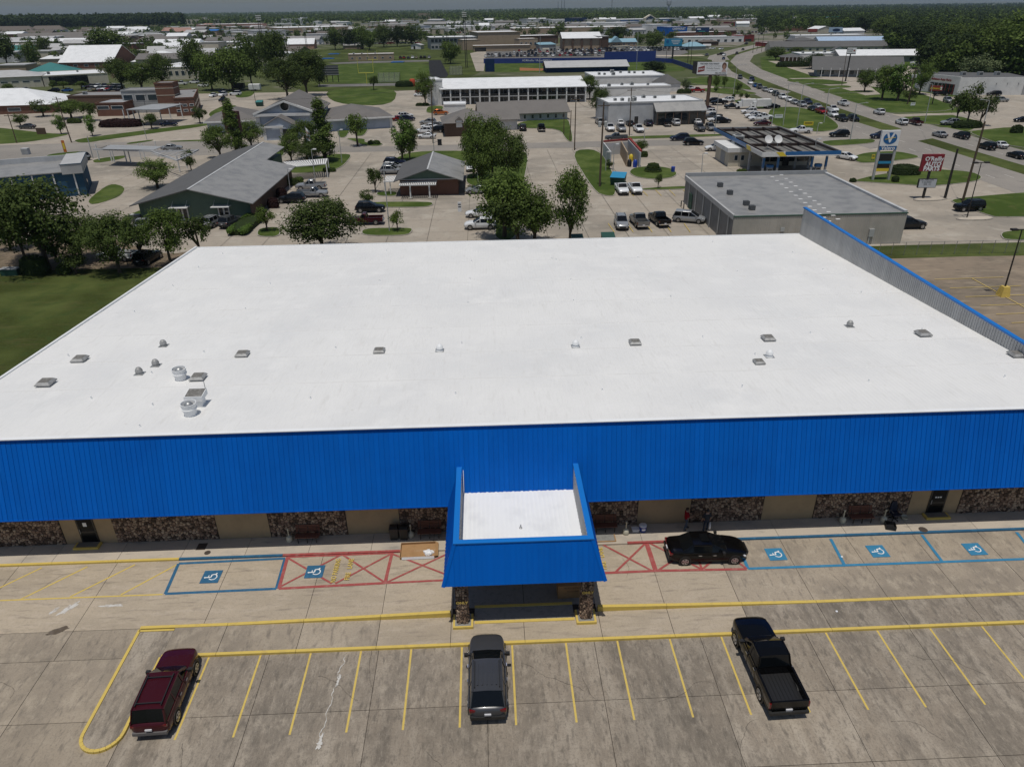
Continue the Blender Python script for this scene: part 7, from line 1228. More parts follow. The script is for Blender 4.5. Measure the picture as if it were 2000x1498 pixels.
pole('yellow based twin lamp pole in the lot right of the store', 1958, 578, 1992, 448, .1, 'pole_dark', 'twin', 'lamp_post', 'lamp post'); P = G(1958,578); tag(MB().loft([[(-.55,-.55,0),(.55,-.55,0),(.55,.55,0),(-.55,.55,0)],[(-.36,-.36,1.2),(.36,-.36,1.2),(.36,.36,1.2),(-.36,.36,1.2)]]).build('pole_base','yellow_paint'), 'yellow concrete base of the lamp pole right of the store', 'pole base').location = (P.x,P.y,0)
pole('thick black pole right of the red sign', 1845, 389, 1870, 291, .24, 'pole_dark', ''); pole('tall leaning wooden pole on the right verge', 1880, 394, 1924, 238, .22, 'pole_wood', ''); pole('thin black lamp pole beside the black wagon', 1888, 427, 1914, 318, .09, 'pole_dark', 'twin', 'lamp_post', 'lamp post')
for x0, y0, x1, y1, f, lab in ((1529,247,1540,164,2.2,'dark pole on the verge left of the fuel station lawn'),(1556,248,1570,166,2.4,'grey highway light on the verge lawn, left one'),(1609,241,1618,175,2.4,'grey highway light on the verge lawn, middle one'),(1660,275,1672,204,2.4,'grey highway light at the crossing'),(1506,252,1516,180,2.0,'grey pole behind the fuel canopy'),(1806,241,1819,165,-2.2,'grey highway light beside the yellow lettered sign'),(1912,278,1931,197,-2.2,'grey highway light at the right verge'),(1431,192,1441,128,3.0,'grey highway light on the verge near the billboard')): pole(lab, x0, y0, x1, y1, .11, 'pole_metal', 'highway', 'highway_light', 'street light', None, f)
pole('heavy leaning wooden pole by the parts store lawn', 1772, 205, 1792, 132, .2, 'pole_wood', 'transformer'); pole('dark pole beside the columned restaurant sign', 1644, 168, 1652, 92, .14, 'pole_wood', '')
for x0, y0, x1, y1, lab in ((520,152,503,30,'left stadium light mast with white lamp banks'),(600,103,591,56,'stadium light mast behind the left stand'),(910,133,903,24,'stadium light mast beside the school steps'),(876,120,868,52,'stadium light mast by the running track')): pole(lab, x0, y0, x1, y1, .22, 'pole_dark', 'mast', 'light_mast', 'light mast')
for x0, y0, x1, y1, lab in ((1054,143,1056,72,'thin light pole on the ball field, left'),(1243,137,1245,60,'thin light pole on the ball field, right'),(1085,112,1086,78,'light pole in the school lot'),(1349,128,1351,80,'left one of two dark poles by the highway'),(1343,124,1345,78,'dark pole beside the ribbon billboard'),(1301,118,1302,94,'short dark pole before the ribbon billboard'),(1478,100,1484,68,'dark pole right of the highway bend'),(1487,102,1494,60,'second dark pole right of the highway bend'),(1470,104,1475,72,'dark pole at the highway bend'),(1545,60,1549,26,'grey mast among the right shops'),(1474,50,1476,28,'white mast at the far bend')): pole(lab, x0, y0, x1, y1, .16, 'pole_dark' if 'dark' in lab else 'pole_metal', '')
# sign helper: panel facing the camera side
def sign_panel(t, x0, x1, z0, z1, m, y=0, th=.3, nm='panel', rim=None):
    o = MB().box(x0,x1,y-th/2,y+th/2,z0,z1).build(nm, m, t)
    if rim: MB().box(x0-.08,x1+.08,y-th/2+.05,y+th/2+.05,z0-.08,z1+.08).build('frame', rim, o)
    return o
def sign_root(name, label, x, yb, rz=0, cat='sign'): P = G(x, yb); t = thing(name, label, cat, (P.x,P.y,0), rz); return t, P
# fuel price sign
t, P = sign_root('fuel_price_sign', 'tall fuel price sign with blue oval letter on two white posts', 1719, 353, R(-4)); Hs = HZ(1719,353,254); k = Hs/9.6
P2 = G(1734,353)
for x in (-1.55,1.55): MB().box(x*k-.2,x*k+.2,-.2,.2,0,Hs*(.8 if x < 0 else .9)).build('post','pole_metal',t)
sign_panel(t, -1.75*k, 1.75*k, Hs*.70, Hs, 'sign_white', -.05, .5); sign_panel(t, -1.7*k, 1.6*k, Hs*.62, Hs*.698, 'fuel_blue', -.05, .45)
ov = MB(); n = 28; ov.add([(1.32*k*math.cos(a), -.33, Hs*.85+Hs*.115*math.sin(a)) for a in np.linspace(0,2*math.pi,n+1)[:-1]], [tuple(range(n))]); ov.build('oval','fuel_blue',t); text('V', 2.3*k, 'sign_white', t, (0,-.36,Hs*.85), (R(90),0,0), bold=.09); text('Valero', 1.0*k, 'sign_white', t, (0,-.3,Hs*.66), (R(90),0,0), bold=.02)
MB().bar((-1.0*k,-.37,Hs*.83),(1.0*k,-.37,Hs*.87),.01,.1).build('gold_sweep','fuel_yellow',t)
sign_panel(t, -1.2*k, 1.25*k, Hs*.40, Hs*.54, 'led_dark', 0, .3, rim='pole_metal'); sign_panel(t, -1.2*k, 1.25*k, Hs*.345, Hs*.398, 'sign_teal', 0, .28); sign_panel(t, -1.3*k, 1.15*k, Hs*.255, Hs*.343, 'led_dark', 0, .3); sign_panel(t, -1.4*k, 1.15*k, Hs*.19, Hs*.253, 'fuel_yellow', 0, .28)
# auto parts pole sign
t, P = sign_root('auto_parts_sign', 'dark red pole sign reading auto parts with small letter board', 1802, 389, R(-3)); Hs = HZ(1802,389,300); k = Hs/7.4
MB().box(-.17,.17,-.17,.17,0,Hs*.66).build('post','pole_dark',t); sign_panel(t, -1.75*k, 1.75*k, Hs*.63, Hs, 'sign_red', 0, .5); text("O'Reilly", .95*k, 'sign_white', t, (.15,-.28,Hs*.9), (R(90),0,0), bold=.03); text('AUTO', .95*k, 'sign_white', t, (.15,-.28,Hs*.785), (R(90),0,0), bold=.05); text('PARTS', .95*k, 'sign_white', t, (.05,-.28,Hs*.685), (R(90),0,0), bold=.05)
sign_panel(t, -1.4*k, 1.45*k, Hs*.27, Hs*.45, 'sign_grey', -.1, .4, rim='pole_dark'); text('OIL MASTERS\n5 GUARD\n   SPR  15', .38*k, 'led_dark', t, (-.2,-.32,Hs*.39), (R(90),0,0))
o = island('sign_island', [(1780,391),(1800,387),(1848,386),(1852,389),(1838,393),(1795,394)], 'concrete_walk', .15)
o = island('sign_island', [(1862,428),(1905,424),(1942,425),(1935,431),(1880,432)], 'concrete_walk', .15)
# big billboards
def billboard(label, px, yb, x0, x1, y0, y1, m, posts=1, pm='pole_wood', r=.55, side_=True):
    P = G(px, yb); A, B_ = PP(x0, y1, P), PP(x1, y1, P); T = PP((x0+x1)/2, y0, P); w_ = (B_-A).length; z0 = (A.z+B_.z)/2; z1 = T.z; ang = math.atan2((B_-A).y, (B_-A).x); t = thing('billboard', label, 'billboard', (P.x,P.y,0), ang)
    cx = ((A+B_)/2-P).dot((B_-A).normalized()); MB().tube((0,.6,0),(0,.6,z0+.3),r,r*.9,10).build('post', pm, t); sign_panel(t, cx-w_/2, cx+w_/2, z0, z1, m, 0, .4); MB().box(cx-w_/2,cx+w_/2,.25,1.2,z0-.35,z0-.05).build('catwalk','pole_dark',t)
    if side_: MB().add([(cx-w_/2,.25,z0),(cx-w_/2-1.6,4.0,z0),(cx-w_/2-1.6,4.0,z1),(cx-w_/2,.25,z1),(cx+w_/2,.25,z0),(cx+w_/2,.25,z1)], [(0,1,2,3),(1,4,5,2)]).build('rear_panel','pole_dark',t)
    return t, cx, w_, z0, z1
t, cx, w_, z0, z1 = billboard('large white billboard with a portrait and a red house plaque on a brown post', 1381, 208, 1360, 1419, 122, 146, 'sign_white', pm='w_brown', r=.62); hh_ = z1-z0; mat('ink', (.03,.03,.035), .6); mat('ink_grey', (.2,.2,.21), .6); mat('portrait_hair', (.12,.05,.03), .7)
text('THE SIGN YOU WANT', hh_*.17, 'ink', t, (cx-w_*.1,-.23,z0+hh_*.86), (R(90),0,0), bold=.02, sx=.95); text('THE AGENT YOU NEED', hh_*.12, 'ink_grey', t, (cx+w_*.03,-.23,z0+hh_*.68), (R(90),0,0)); text('Michelle Parsons', hh_*.17, 'ink', t, (cx+w_*.03,-.23,z0+hh_*.5), (R(90),0,0)); text('Buying or Selling Realtor', hh_*.09, 'ink_grey', t, (cx+w_*.0,-.23,z0+hh_*.33), (R(90),0,0)); text('985-290-3332', hh_*.17, 'ink', t, (cx+w_*.29,-.23,z0+hh_*.11), (R(90),0,0), bold=.01)
pl = MB().add([(cx-w_*.47,-.23,z0+hh_*.15),(cx-w_*.25,-.23,z0+hh_*.3),(cx-w_*.25,-.23,z0+hh_*.72),(cx-w_*.47,-.23,z0+hh_*.55)], [(0,1,2,3)]).build('plaque','w_red',t); text('SOLD', hh_*.2, 'sign_white', pl, (cx-w_*.36,-.25,z0+hh_*.43), (R(90),R(-8),0), bold=.02)
def disc(t, x, z, rx, rz, m, nm, y=-.225): n = 20; MB().add([(x+rx*math.cos(a), y, z+rz*math.sin(a)) for a in np.linspace(0,2*math.pi,n+1)[:-1]], [tuple(range(n))]).build(nm, m, t)
disc(t, cx+w_*.39, z0+hh_*.7, w_*.075, hh_*.28, 'portrait_hair', 'portrait_hair'); disc(t, cx+w_*.39, z0+hh_*.62, w_*.045, hh_*.2, 'skin', 'portrait_face', -.232); MB().add([(cx+w_*.31,-.222,z0+hh_*.22),(cx+w_*.47,-.222,z0+hh_*.22),(cx+w_*.43,-.222,z0+hh_*.45),(cx+w_*.35,-.222,z0+hh_*.45)], [(0,1,2,3)]).build('portrait_shirt','w_pink',t)
t, cx, w_, z0, z1 = billboard('teal billboard with a blue heart ribbon emblem', 1313, 116, 1297, 1332, 76, 91, 'sign_teal', pm='pole_dark', side_=False); hh_ = z1-z0; disc(t, cx-w_*.32, z0+hh_*.6, w_*.08, hh_*.24, 'fuel_blue', 'emblem'); 
for k, ln in enumerate((.5,.44,.3)): MB().box(cx+w_*(.14-ln/2),cx+w_*(.14+ln/2),-.23,-.201,z0+hh_*(.72-.22*k),z0+hh_*(.8-.22*k)).build('text_line','sign_white',t)
t, cx, w_, z0, z1 = billboard('dark blue billboard above the brick strip', 1371, 82, 1359, 1385, 54, 63, 'w_navy', pm='pole_dark', side_=False); hh_ = z1-z0; MB().box(cx-w_*.3,cx+w_*.2,-.23,-.201,z0+hh_*.05,z0+hh_*.18).build('band','sign_green',t); MB().box(cx-w_*.42,cx-w_*.14,-.23,-.201,z0+hh_*.5,z0+hh_*.68).build('text_line','sign_white',t)
t, cx, w_, z0, z1 = billboard('grey and green billboard rising before the right woods', 1632, 56, 1612, 1639, 33, 43, 'sign_green', pm='pole_metal', side_=False); hh_ = z1-z0; text('GEAUX EVOLVE', hh_*.4, 'sign_white', t, (cx,-.24,z0+hh_*.6), (R(90),0,0), sx=.8); MB().box(cx-w_*.48,cx-w_*.1,-.235,-.205,z0+hh_*.1,z0+hh_*.9).build('picture','w_grey',t)
t, cx, w_, z0, z1 = billboard('small white billboard in a gap of the right wood', 1867, 48, 1861, 1872, 31, 39, 'sign_white', pm='pole_dark', side_=False); MB().box(cx-w_*.3,cx+w_*.3,-.24,-.205,z0+(z1-z0)*.4,z0+(z1-z0)*.65).build('text_line','ink',t)
t, cx, w_, z0, z1 = billboard('white pole sign with dark red seal before the columned restaurant', 1651, 160, 1653, 1671, 94, 105, 'sign_white', pm='pole_dark', r=.3, side_=False); hh_ = z1-z0; text('BOOK\n ONE', hh_*.36, 'ink', t, (cx-w_*.15,-.24,z0+hh_*.55), (R(90),0,0)); disc(t, cx+w_*.28, z0+hh_*.5, w_*.09, hh_*.17, 'w_red', 'seal')
t, cx, w_, z0, z1 = billboard('red and yellow pole sign of the parts store across the highway', 1820, 206, 1815, 1839, 168, 178, 'w_red', pm='pole_dark', r=.16, side_=False); hh_ = z1-z0; text('Advance', hh_*.6, 'fuel_yellow', t, (cx-w_*.06,-.24,z0+hh_*.5), (R(90),0,0), bold=.02); MB().box(cx+w_*.3,cx+w_*.44,-.24,-.205,z0+hh_*.2,z0+hh_*.8).build('flag','sign_white',t)
t, cx, w_, z0, z1 = billboard('red shop sign among the far right stores', 1583, 70, 1578, 1596, 57, 63, 'w_red', pm='pole_dark', r=.3, side_=False); t, cx, w_, z0, z1 = billboard('picture billboard of a whale backed sky beside the white shops', 1632, 68, 1618, 1645, 54, 64, 'r_paleblue', pm='pole_dark', r=.3, side_=False); disc(t, cx+w_*.05, z0+(z1-z0)*.45, w_*.28, (z1-z0)*.3, 'w_navy', 'dark_shape')
# maroon sign on a single post by the bank
P = G(466,297); A, T = PP(437,262,P), PP(452,217,P); t = thing('tenant_sign', 'tall maroon tenant sign with white panels on a pale post', 'sign', (P.x,P.y,0), R(-28)); z0, z1 = A.z, T.z; MB().box(-.35,.35,-.35,.35,0,z0+.5).build('post','pole_metal',t); sign_panel(t, -2.6, 2.0, z0, z1, 'sign_maroon', 0, 1.0)
for k in range(3): MB().box(-1.4,1.7,-.56,-.505,z0+.5+k*(z1-z0)*.27,z0+.2+(k+.85)*(z1-z0)*.27).build('tenant_panel','sign_white',t)
MB().box(-.9,.9,-.3,.3,z0-1.2,z0-.1).build('lower_panel','w_white',t)
# flag banner pole before the bank
P = G(605,315); T = PP(598,246,P); t = thing('flag_pole', 'thin white flag pole with drooping flag before the bank', 'flag pole', (P.x,P.y,0)); MB().tube((0,0,0),(0,0,T.z),.07,.04).build('shaft','pole_metal',t)
fv, ff = [], []
for i in range(6):
    for j in range(4): fv.append((-.1+j*.32, .18*math.sin(j*2.1+i), T.z-.3-i*.55-j*.25))
for i in range(5):
    for j in range(3): ff.append((i*4+j, i*4+j+1, (i+1)*4+j+1, (i+1)*4+j))
fl = MB(); fl.V = fv; fl.F = ff; fl.M = [1 if (f[0]//4) % 2 else 0 for f in ff]; fl.build('flag', ['sign_white','w_pink'], t)
# small signs
def board(label, x, yb, yt, wpx, m, name='ground_sign', legs=True, lines=0, lm='ink', rz=0):
    P = G(x, yb); h = HZ(x, yb, yt); dep = (P-Vector((0,0,CAMH))).dot(AX[2]); w_ = wpx*dep/FPX; t = thing(name, label, 'sign', (P.x,P.y,0), rz)
    z0 = h*.3 if legs else 0; sign_panel(t, -w_/2, w_/2, z0, h, m, 0, .12)
    if legs:
        for s in (-1,1): MB().box(s*w_*.4-.04,s*w_*.4+.04,-.04,.04,0,z0).build('leg','pole_dark',t)
    for k in range(lines): MB().box(-w_*.38,w_*.38,-.07,-.061,z0+(h-z0)*(.7-.25*k),z0+(h-z0)*(.82-.25*k)).build('text_line', lm, t)
board('yellow and black letter sign on the verge lawn', 1578, 249, 238, 19, 'fuel_yellow', lines=2); board('small white sign on the lawn before the parts store', 1782, 209, 201, 9, 'sign_white', lines=1); board('white sandwich board in the drive by the small brick building', 898, 414, 395, 7, 'sign_white', 'sandwich_board', False, 2); board('pale yellow poster on the island beside the fuel sign', 1704, 314, 302, 6, 'fuel_yellow', 'ground_sign', True, 2, 'w_green'); board('brown ground sign on the far left lawn', 82, 263, 250, 18, 'w_brown', 'ground_sign', False); board('grey directory sign behind the fuel canopy', 1520, 234, 224, 16, 'sign_white', 'ground_sign', True, 1)
P = G(126,301); t = thing('feather_banner', 'tall orange feather banner beside the street at left', 'banner', (P.x,P.y,0)); hb = HZ(126,301,274); mat('banner_orange', (.5,.14,.02), .7); MB().tube((0,0,0),(0,0,hb),.03).build('pole','pole_metal',t); MB().box(.03,.75,-.02,.02,.4,hb).build('cloth','banner_orange',t); MB().box(.15,.6,-.03,-.021,hb*.35,hb*.8).build('text_line','fuel_yellow',t)
# football field furniture
mat('goal_yellow', (.6,.55,.08), .5)
P = G(717,166); t = thing('goal_post', 'near yellow goal post on the football field', 'goal post', (P.x,P.y,0)); zc, zt = HZ(717,166,143), HZ(717,166,112); wg = 29*((P-Vector((0,0,CAMH))).dot(AX[2]))/FPX/2; MB().tube((0,0,0),(0,0,zc),.12).build('stem','goal_yellow',t); MB().tube((-wg,0,zc),(wg,0,zc),.1).build('crossbar','goal_yellow',t)
for s in (-1,1): MB().tube((s*wg,0,zc),(s*wg,0,zt),.09).build('upright','goal_yellow',t)
P = G(729,125); t = thing('goal_post', 'far yellow goal post beyond the football field', 'goal post', (P.x,P.y,0)); zc, zt = HZ(729,125,117), HZ(729,125,98); MB().tube((0,0,0),(0,0,zc),.12).build('stem','goal_yellow',t); MB().tube((-3,0,zc),(3,0,zc),.1).build('crossbar','goal_yellow',t)
for s in (-1,1): MB().tube((s*3,0,zc),(s*3,0,zt),.09).build('upright','goal_yellow',t)
t, P = sign_root('scoreboard', 'dark scoreboard frame seen from behind at the field end', 645, 162, 0, 'scoreboard'); hs = HZ(645,162,128); MB().box(-4.5,4.5,-.2,.2,hs*.42,hs).build('panel','ac_dark',t)
for x in (-4,-1.3,1.3,4): MB().box(x-.15,x+.15,.25,.5,0,hs).build('post','pole_dark',t)
for k in range(4): MB().box(-4.6,4.6,-.32,-.21,hs*(.45+.14*k),hs*(.47+.14*k)).build('rail','pole_metal',t)
def stand(label, x0, x1, yb, rows, m='ac_grey', rz=0):
    a, b = G(x0, yb), G(x1, yb); w_ = (b-a).length; t = thing('bleachers', label, 'bleachers', (a.x,a.y,0), rz)
    for k in range(rows): MB().box(0,w_,k*.75,k*.75+.35,.4+k*.42,.47+k*.42).build('bench_row',m,t)
    for x in np.linspace(0,w_,5): MB().bar((x,0,.35),(x,rows*.75,.35+rows*.42),.1,.12).box(x-.06,x+.06,rows*.75-.2,rows*.75,0,.4+rows*.42).build('support','pole_dark',t)
stand('aluminium bleachers on the near side of the football field', 737, 778, 163, 9); stand('aluminium bleachers at the left of the football field', 512, 545, 142, 10); stand('aluminium bleachers beside the running track', 878, 902, 148, 9)
for x, y, w_, lab in ((640,116,34,'blue tarpaulin on the practice lawn, near one'),(652,107,36,'blue tarpaulin on the practice lawn, far one'),(776,123,20,'blue mat on the far track edge')):
    P = G(x, y); tag(MB().prism([(P.x-4,P.y-2.5),(P.x+4,P.y-1.5),(P.x+4.5,P.y+2.5),(P.x-3.5,P.y+2)],.1,.5).box(P.x-3,P.x+3,P.y-1,P.y+1,.5,.7).build('tarpaulin','r_blue'), lab, 'tarpaulin')
# outfield walls
def fence_wall(label, pts, h, m, name='outfield_wall', n=None):
    P = [G(x, y) for x, y in pts]; t = thing(name, label, 'wall', (P[0].x,P[0].y,0)); o = P[0]
    for a, b in zip(P[:-1], P[1:]):
        L_ = (b-a).length; k = max(1, int(L_/6))
        for i in range(k): p, q = a.lerp(b,i/k)-o, a.lerp(b,(i+1)/k)-o; d = (q-p).normalized()*.01; MB().bar((p.x+d.x,p.y+d.y,h/2),(q.x-d.x,q.y-d.y,h/2),.2,h).build('panel',m,t); MB().box(p.x-.1,p.x+.1,p.y+.15,p.y+.35,0,h).build('post','pole_dark',t)
    return t
mat('wall_blue', (.012,.035,.19), .6)
ow = fence_wall('tall dark blue outfield wall', [(1180,123),(1280,121)], HZ(1230,122,101), 'wall_blue'); o2 = fence_wall('low dark blue outfield wall with white sponsor lettering', [(945,125),(1180,123)], HZ(1060,124,114), 'wall_blue'); fence_wall('low dark blue outfield wall turning towards the highway', [(1280,122),(1312,124),(1352,138)], 2.4, 'wall_blue')
oP = G(945,125)
for k, (px, tx) in enumerate(((1013,'Guste'),(1025,'ADA'),(1036,'Moeller'),(1047,'V'),(1057,'Advance'),(1069,'OMEGA'))): Q = G(px,124.3); text(tx, 1.6, 'sign_white', o2, (Q.x-oP.x,Q.y-oP.y-.35,1.6), (R(90),0,0))
t = fence_wall('dark blue ball field backstop wall and dugout', [(948,141),(966,141)], HZ(957,141,116), 'w_navy', 'dugout')
# chain link fence behind the right hand lot
P0, P1 = G(1715,500), G(2060,493); t = thing('chain_link_fence', 'chain link fence along the grass strip right of the store', 'fence', (P0.x,P0.y,0)); n = 14; mat('wire', (.3,.31,.31), .5, .6)
d = P1-P0
for k in range(n+1): p = d*k/n; MB().tube((p.x,p.y,0),(p.x,p.y,1.9),.035).build('post','wire',t)
MB().tube((0,0,1.85),(d.x,d.y,1.85),.025).build('top_rail','wire',t); wm = MB()
for k in range(150):
    a, b = d*(k/150), d*min(1,(k+1)/150); wm.tube((a.x,a.y,.05),(b.x,b.y,1.82),.004,n=3,cap=False); wm.tube((a.x,a.y,1.82),(b.x,b.y,.05),.004,n=3,cap=False)
o = wm.build('wire_mesh','wire',t); o['kind'] = 'stuff'
# bins, cabinets and boxes
mat('dumpster_green', (.012,.06,.045), .6)
def dumpster(label, x, y, rz=0, lid='sign_teal', s=1.0):
    P = G(x, y); t = thing('dumpster', label, 'dumpster', (P.x,P.y,0), rz); MB().loft([[(-.9*s,-.7*s,.1),(.9*s,-.7*s,.1),(.9*s,.7*s,.1),(-.9*s,.7*s,.1)],[(-1.0*s,-.95*s,1.2*s),(1.0*s,-.95*s,1.2*s),(1.0*s,.9*s,1.6*s),(-1.0*s,.9*s,1.6*s)]]).build('container','dumpster_green',t); MB().add([(-1.02*s,-1*s,1.22*s),(1.02*s,-1*s,1.22*s),(1.02*s,.95*s,1.64*s),(-1.02*s,.95*s,1.64*s)], [(0,1,2,3)]).build('lid',lid,t); MB().box(-1.15*s,1.15*s,-.1,.1,.6,.75).build('fork_pocket','dumpster_green',t)
dumpster('green dumpster with blue lid on the lawn by the two white pickups', 1207, 362, R(-20), s=1.4); dumpster('green dumpster behind the white roof edge, left one', 1127, 478, 0, 'dumpster_green', .85); dumpster('green dumpster behind the white roof edge, right one', 1187, 477, 0, 'dumpster_green', .95); dumpster('teal bin behind the bank left wing', 508, 208, 0, 'r_teal', 1.2)
P = G(23,537); t = thing('utility_cabinet', 'dark green utility cabinet at the edge of the left lawn', 'cabinet', (P.x,P.y,0)); MB().box(-1.1,1.1,-.5,.5,0,.85).build('case','dumpster_green',t); MB().box(-1.15,1.15,-.55,.55,.851,.95).build('lid','w_grey',t)
P = G(1314,337); tag(MB().lathe((P.x,P.y,.1),[(.4,0),(.42,1.0),(.3,1.1)],10).build('waste_bin','cooler_blue'), 'dark blue waste bin on the topiary island', 'waste bin'); P = G(859,284); tag(MB().box(P.x-.5,P.x+.5,P.y-.5,P.y+.5,0,1.3).box(P.x-.55,P.x+.55,P.y-.55,P.y+.55,1.3,1.4).build('wheeled_bin','black_plastic'), 'black wheeled bin at the kerb behind the white lamp post', 'bin')
P = G(1336,404); 
for k, (x, y) in enumerate(((1330,404),(1335,409))): P = G(x, y); tag(MB().lathe((P.x,P.y,0),[(.09,0),(.09,1.0),(.03,1.05)],8).build('bollard','black_metal'), ('left' if k == 0 else 'right')+' black bollard by the metal warehouse door', 'bollard', 'bollards by the warehouse door')
P = G(806,169); t = thing('inflatable_arch', 'bright orange red tire shaped arch by the track hedge', 'arch', (P.x,P.y,0)); MB().lathe((0,0,0),[(1.1,0),(1.3,.8),(1.3,2.2),(1.0,3.0)],14).build('body','clay',t,40); mat('orange_red', (.5,.06,.02), .6); t.children[0].data.materials[0] = MATS['orange_red']
P = G(52,302); t = thing('pad_transformer', 'pale pad transformer on the verge by the blue building', 'transformer', (P.x,P.y,0)); MB().box(-.8,.8,-.6,.6,0,1.5).build('case','w_lgrey',t); MB().box(-.7,.0,-.64,-.601,.2,1.3).box(.05,.7,-.64,-.601,.2,1.3).build('door','w_grey',t)
# water tower and masts on the skyline
P = Vector((ray(1306,14).x/ray(1306,14).y*2600, 2600, 0)); t = thing('water_tower', 'pale water tower on the skyline', 'water tower', P); mat('tower_pale', (.4,.43,.47), .6); MB().lathe((0,0,0),[(4,0),(3.2,28)],12).build('shaft','tower_pale',t); MB().lathe((0,0,0),[(3.4,28.1),(7,31),(7.6,36),(7.6,44),(5,47),(1,48)],20).build('tank','tower_pale',t,40)
for px, h, lab in ((1097,95,'left one of two thin masts on the skyline'),(1102,95,'right one of two thin masts on the skyline'),(1195,70,'single thin mast on the skyline'),(1090,45,'short mast left of the paired skyline masts')):
    D = 3000; P = Vector((ray(px,14).x/ray(px,14).y*D, D, 0)); t = thing('radio_mast', lab, 'mast', P); MB().tube((0,0,0),(0,0,h),.9,.7,4).build('shaft','ac_dark',t); MB().tube((0,0,h),(0,0,h+6),.25,.1,4).build('antenna','ac_dark',t)
# overhead wires between the poles
def wire(label, a, b, sag=1.2):
    (x0, y0, u0, v0), (x1, y1, u1, v1) = a, b; A, B_ = PP(u0, v0, G(x0, y0)), PP(u1, v1, G(x1, y1)); m = MB(); prev = A
    for k in range(1, 13): t = k/12; p = A.lerp(B_, t); p.z -= sag*4*t*(1-t)+.5; m.tube(prev, p, .022, n=4, cap=False); prev = p
    tag(m.build('power_line', 'pole_dark'), label, 'wire')
WP = dict(a=(140,279,103,190), b=(33,280,15,222), c=(846,280,845,164), d=(1122,294,1125,190), e=(1171,366,1181,200), f=(1229,266,1232,172), g=(1529,247,1540,164), h=(1880,394,1924,238), i=(1772,205,1792,132), j=(452,292,430,190))
for p, q, l in (('b','a','overhead wire at the far left lawn'),('a','j','overhead wire crossing before the clinic'),('j','c','overhead wire crossing before the bank'),('c','d','overhead wire before the brown roofed row'),('d','f','overhead wire before the white restaurant'),('d','e','overhead wire over the alley lawn'),('f','g','overhead wire over the restaurant lot'),('g','i','overhead wire over the highway'),('h','i','overhead wire along the right verge')): wire(l, WP[p], WP[q])
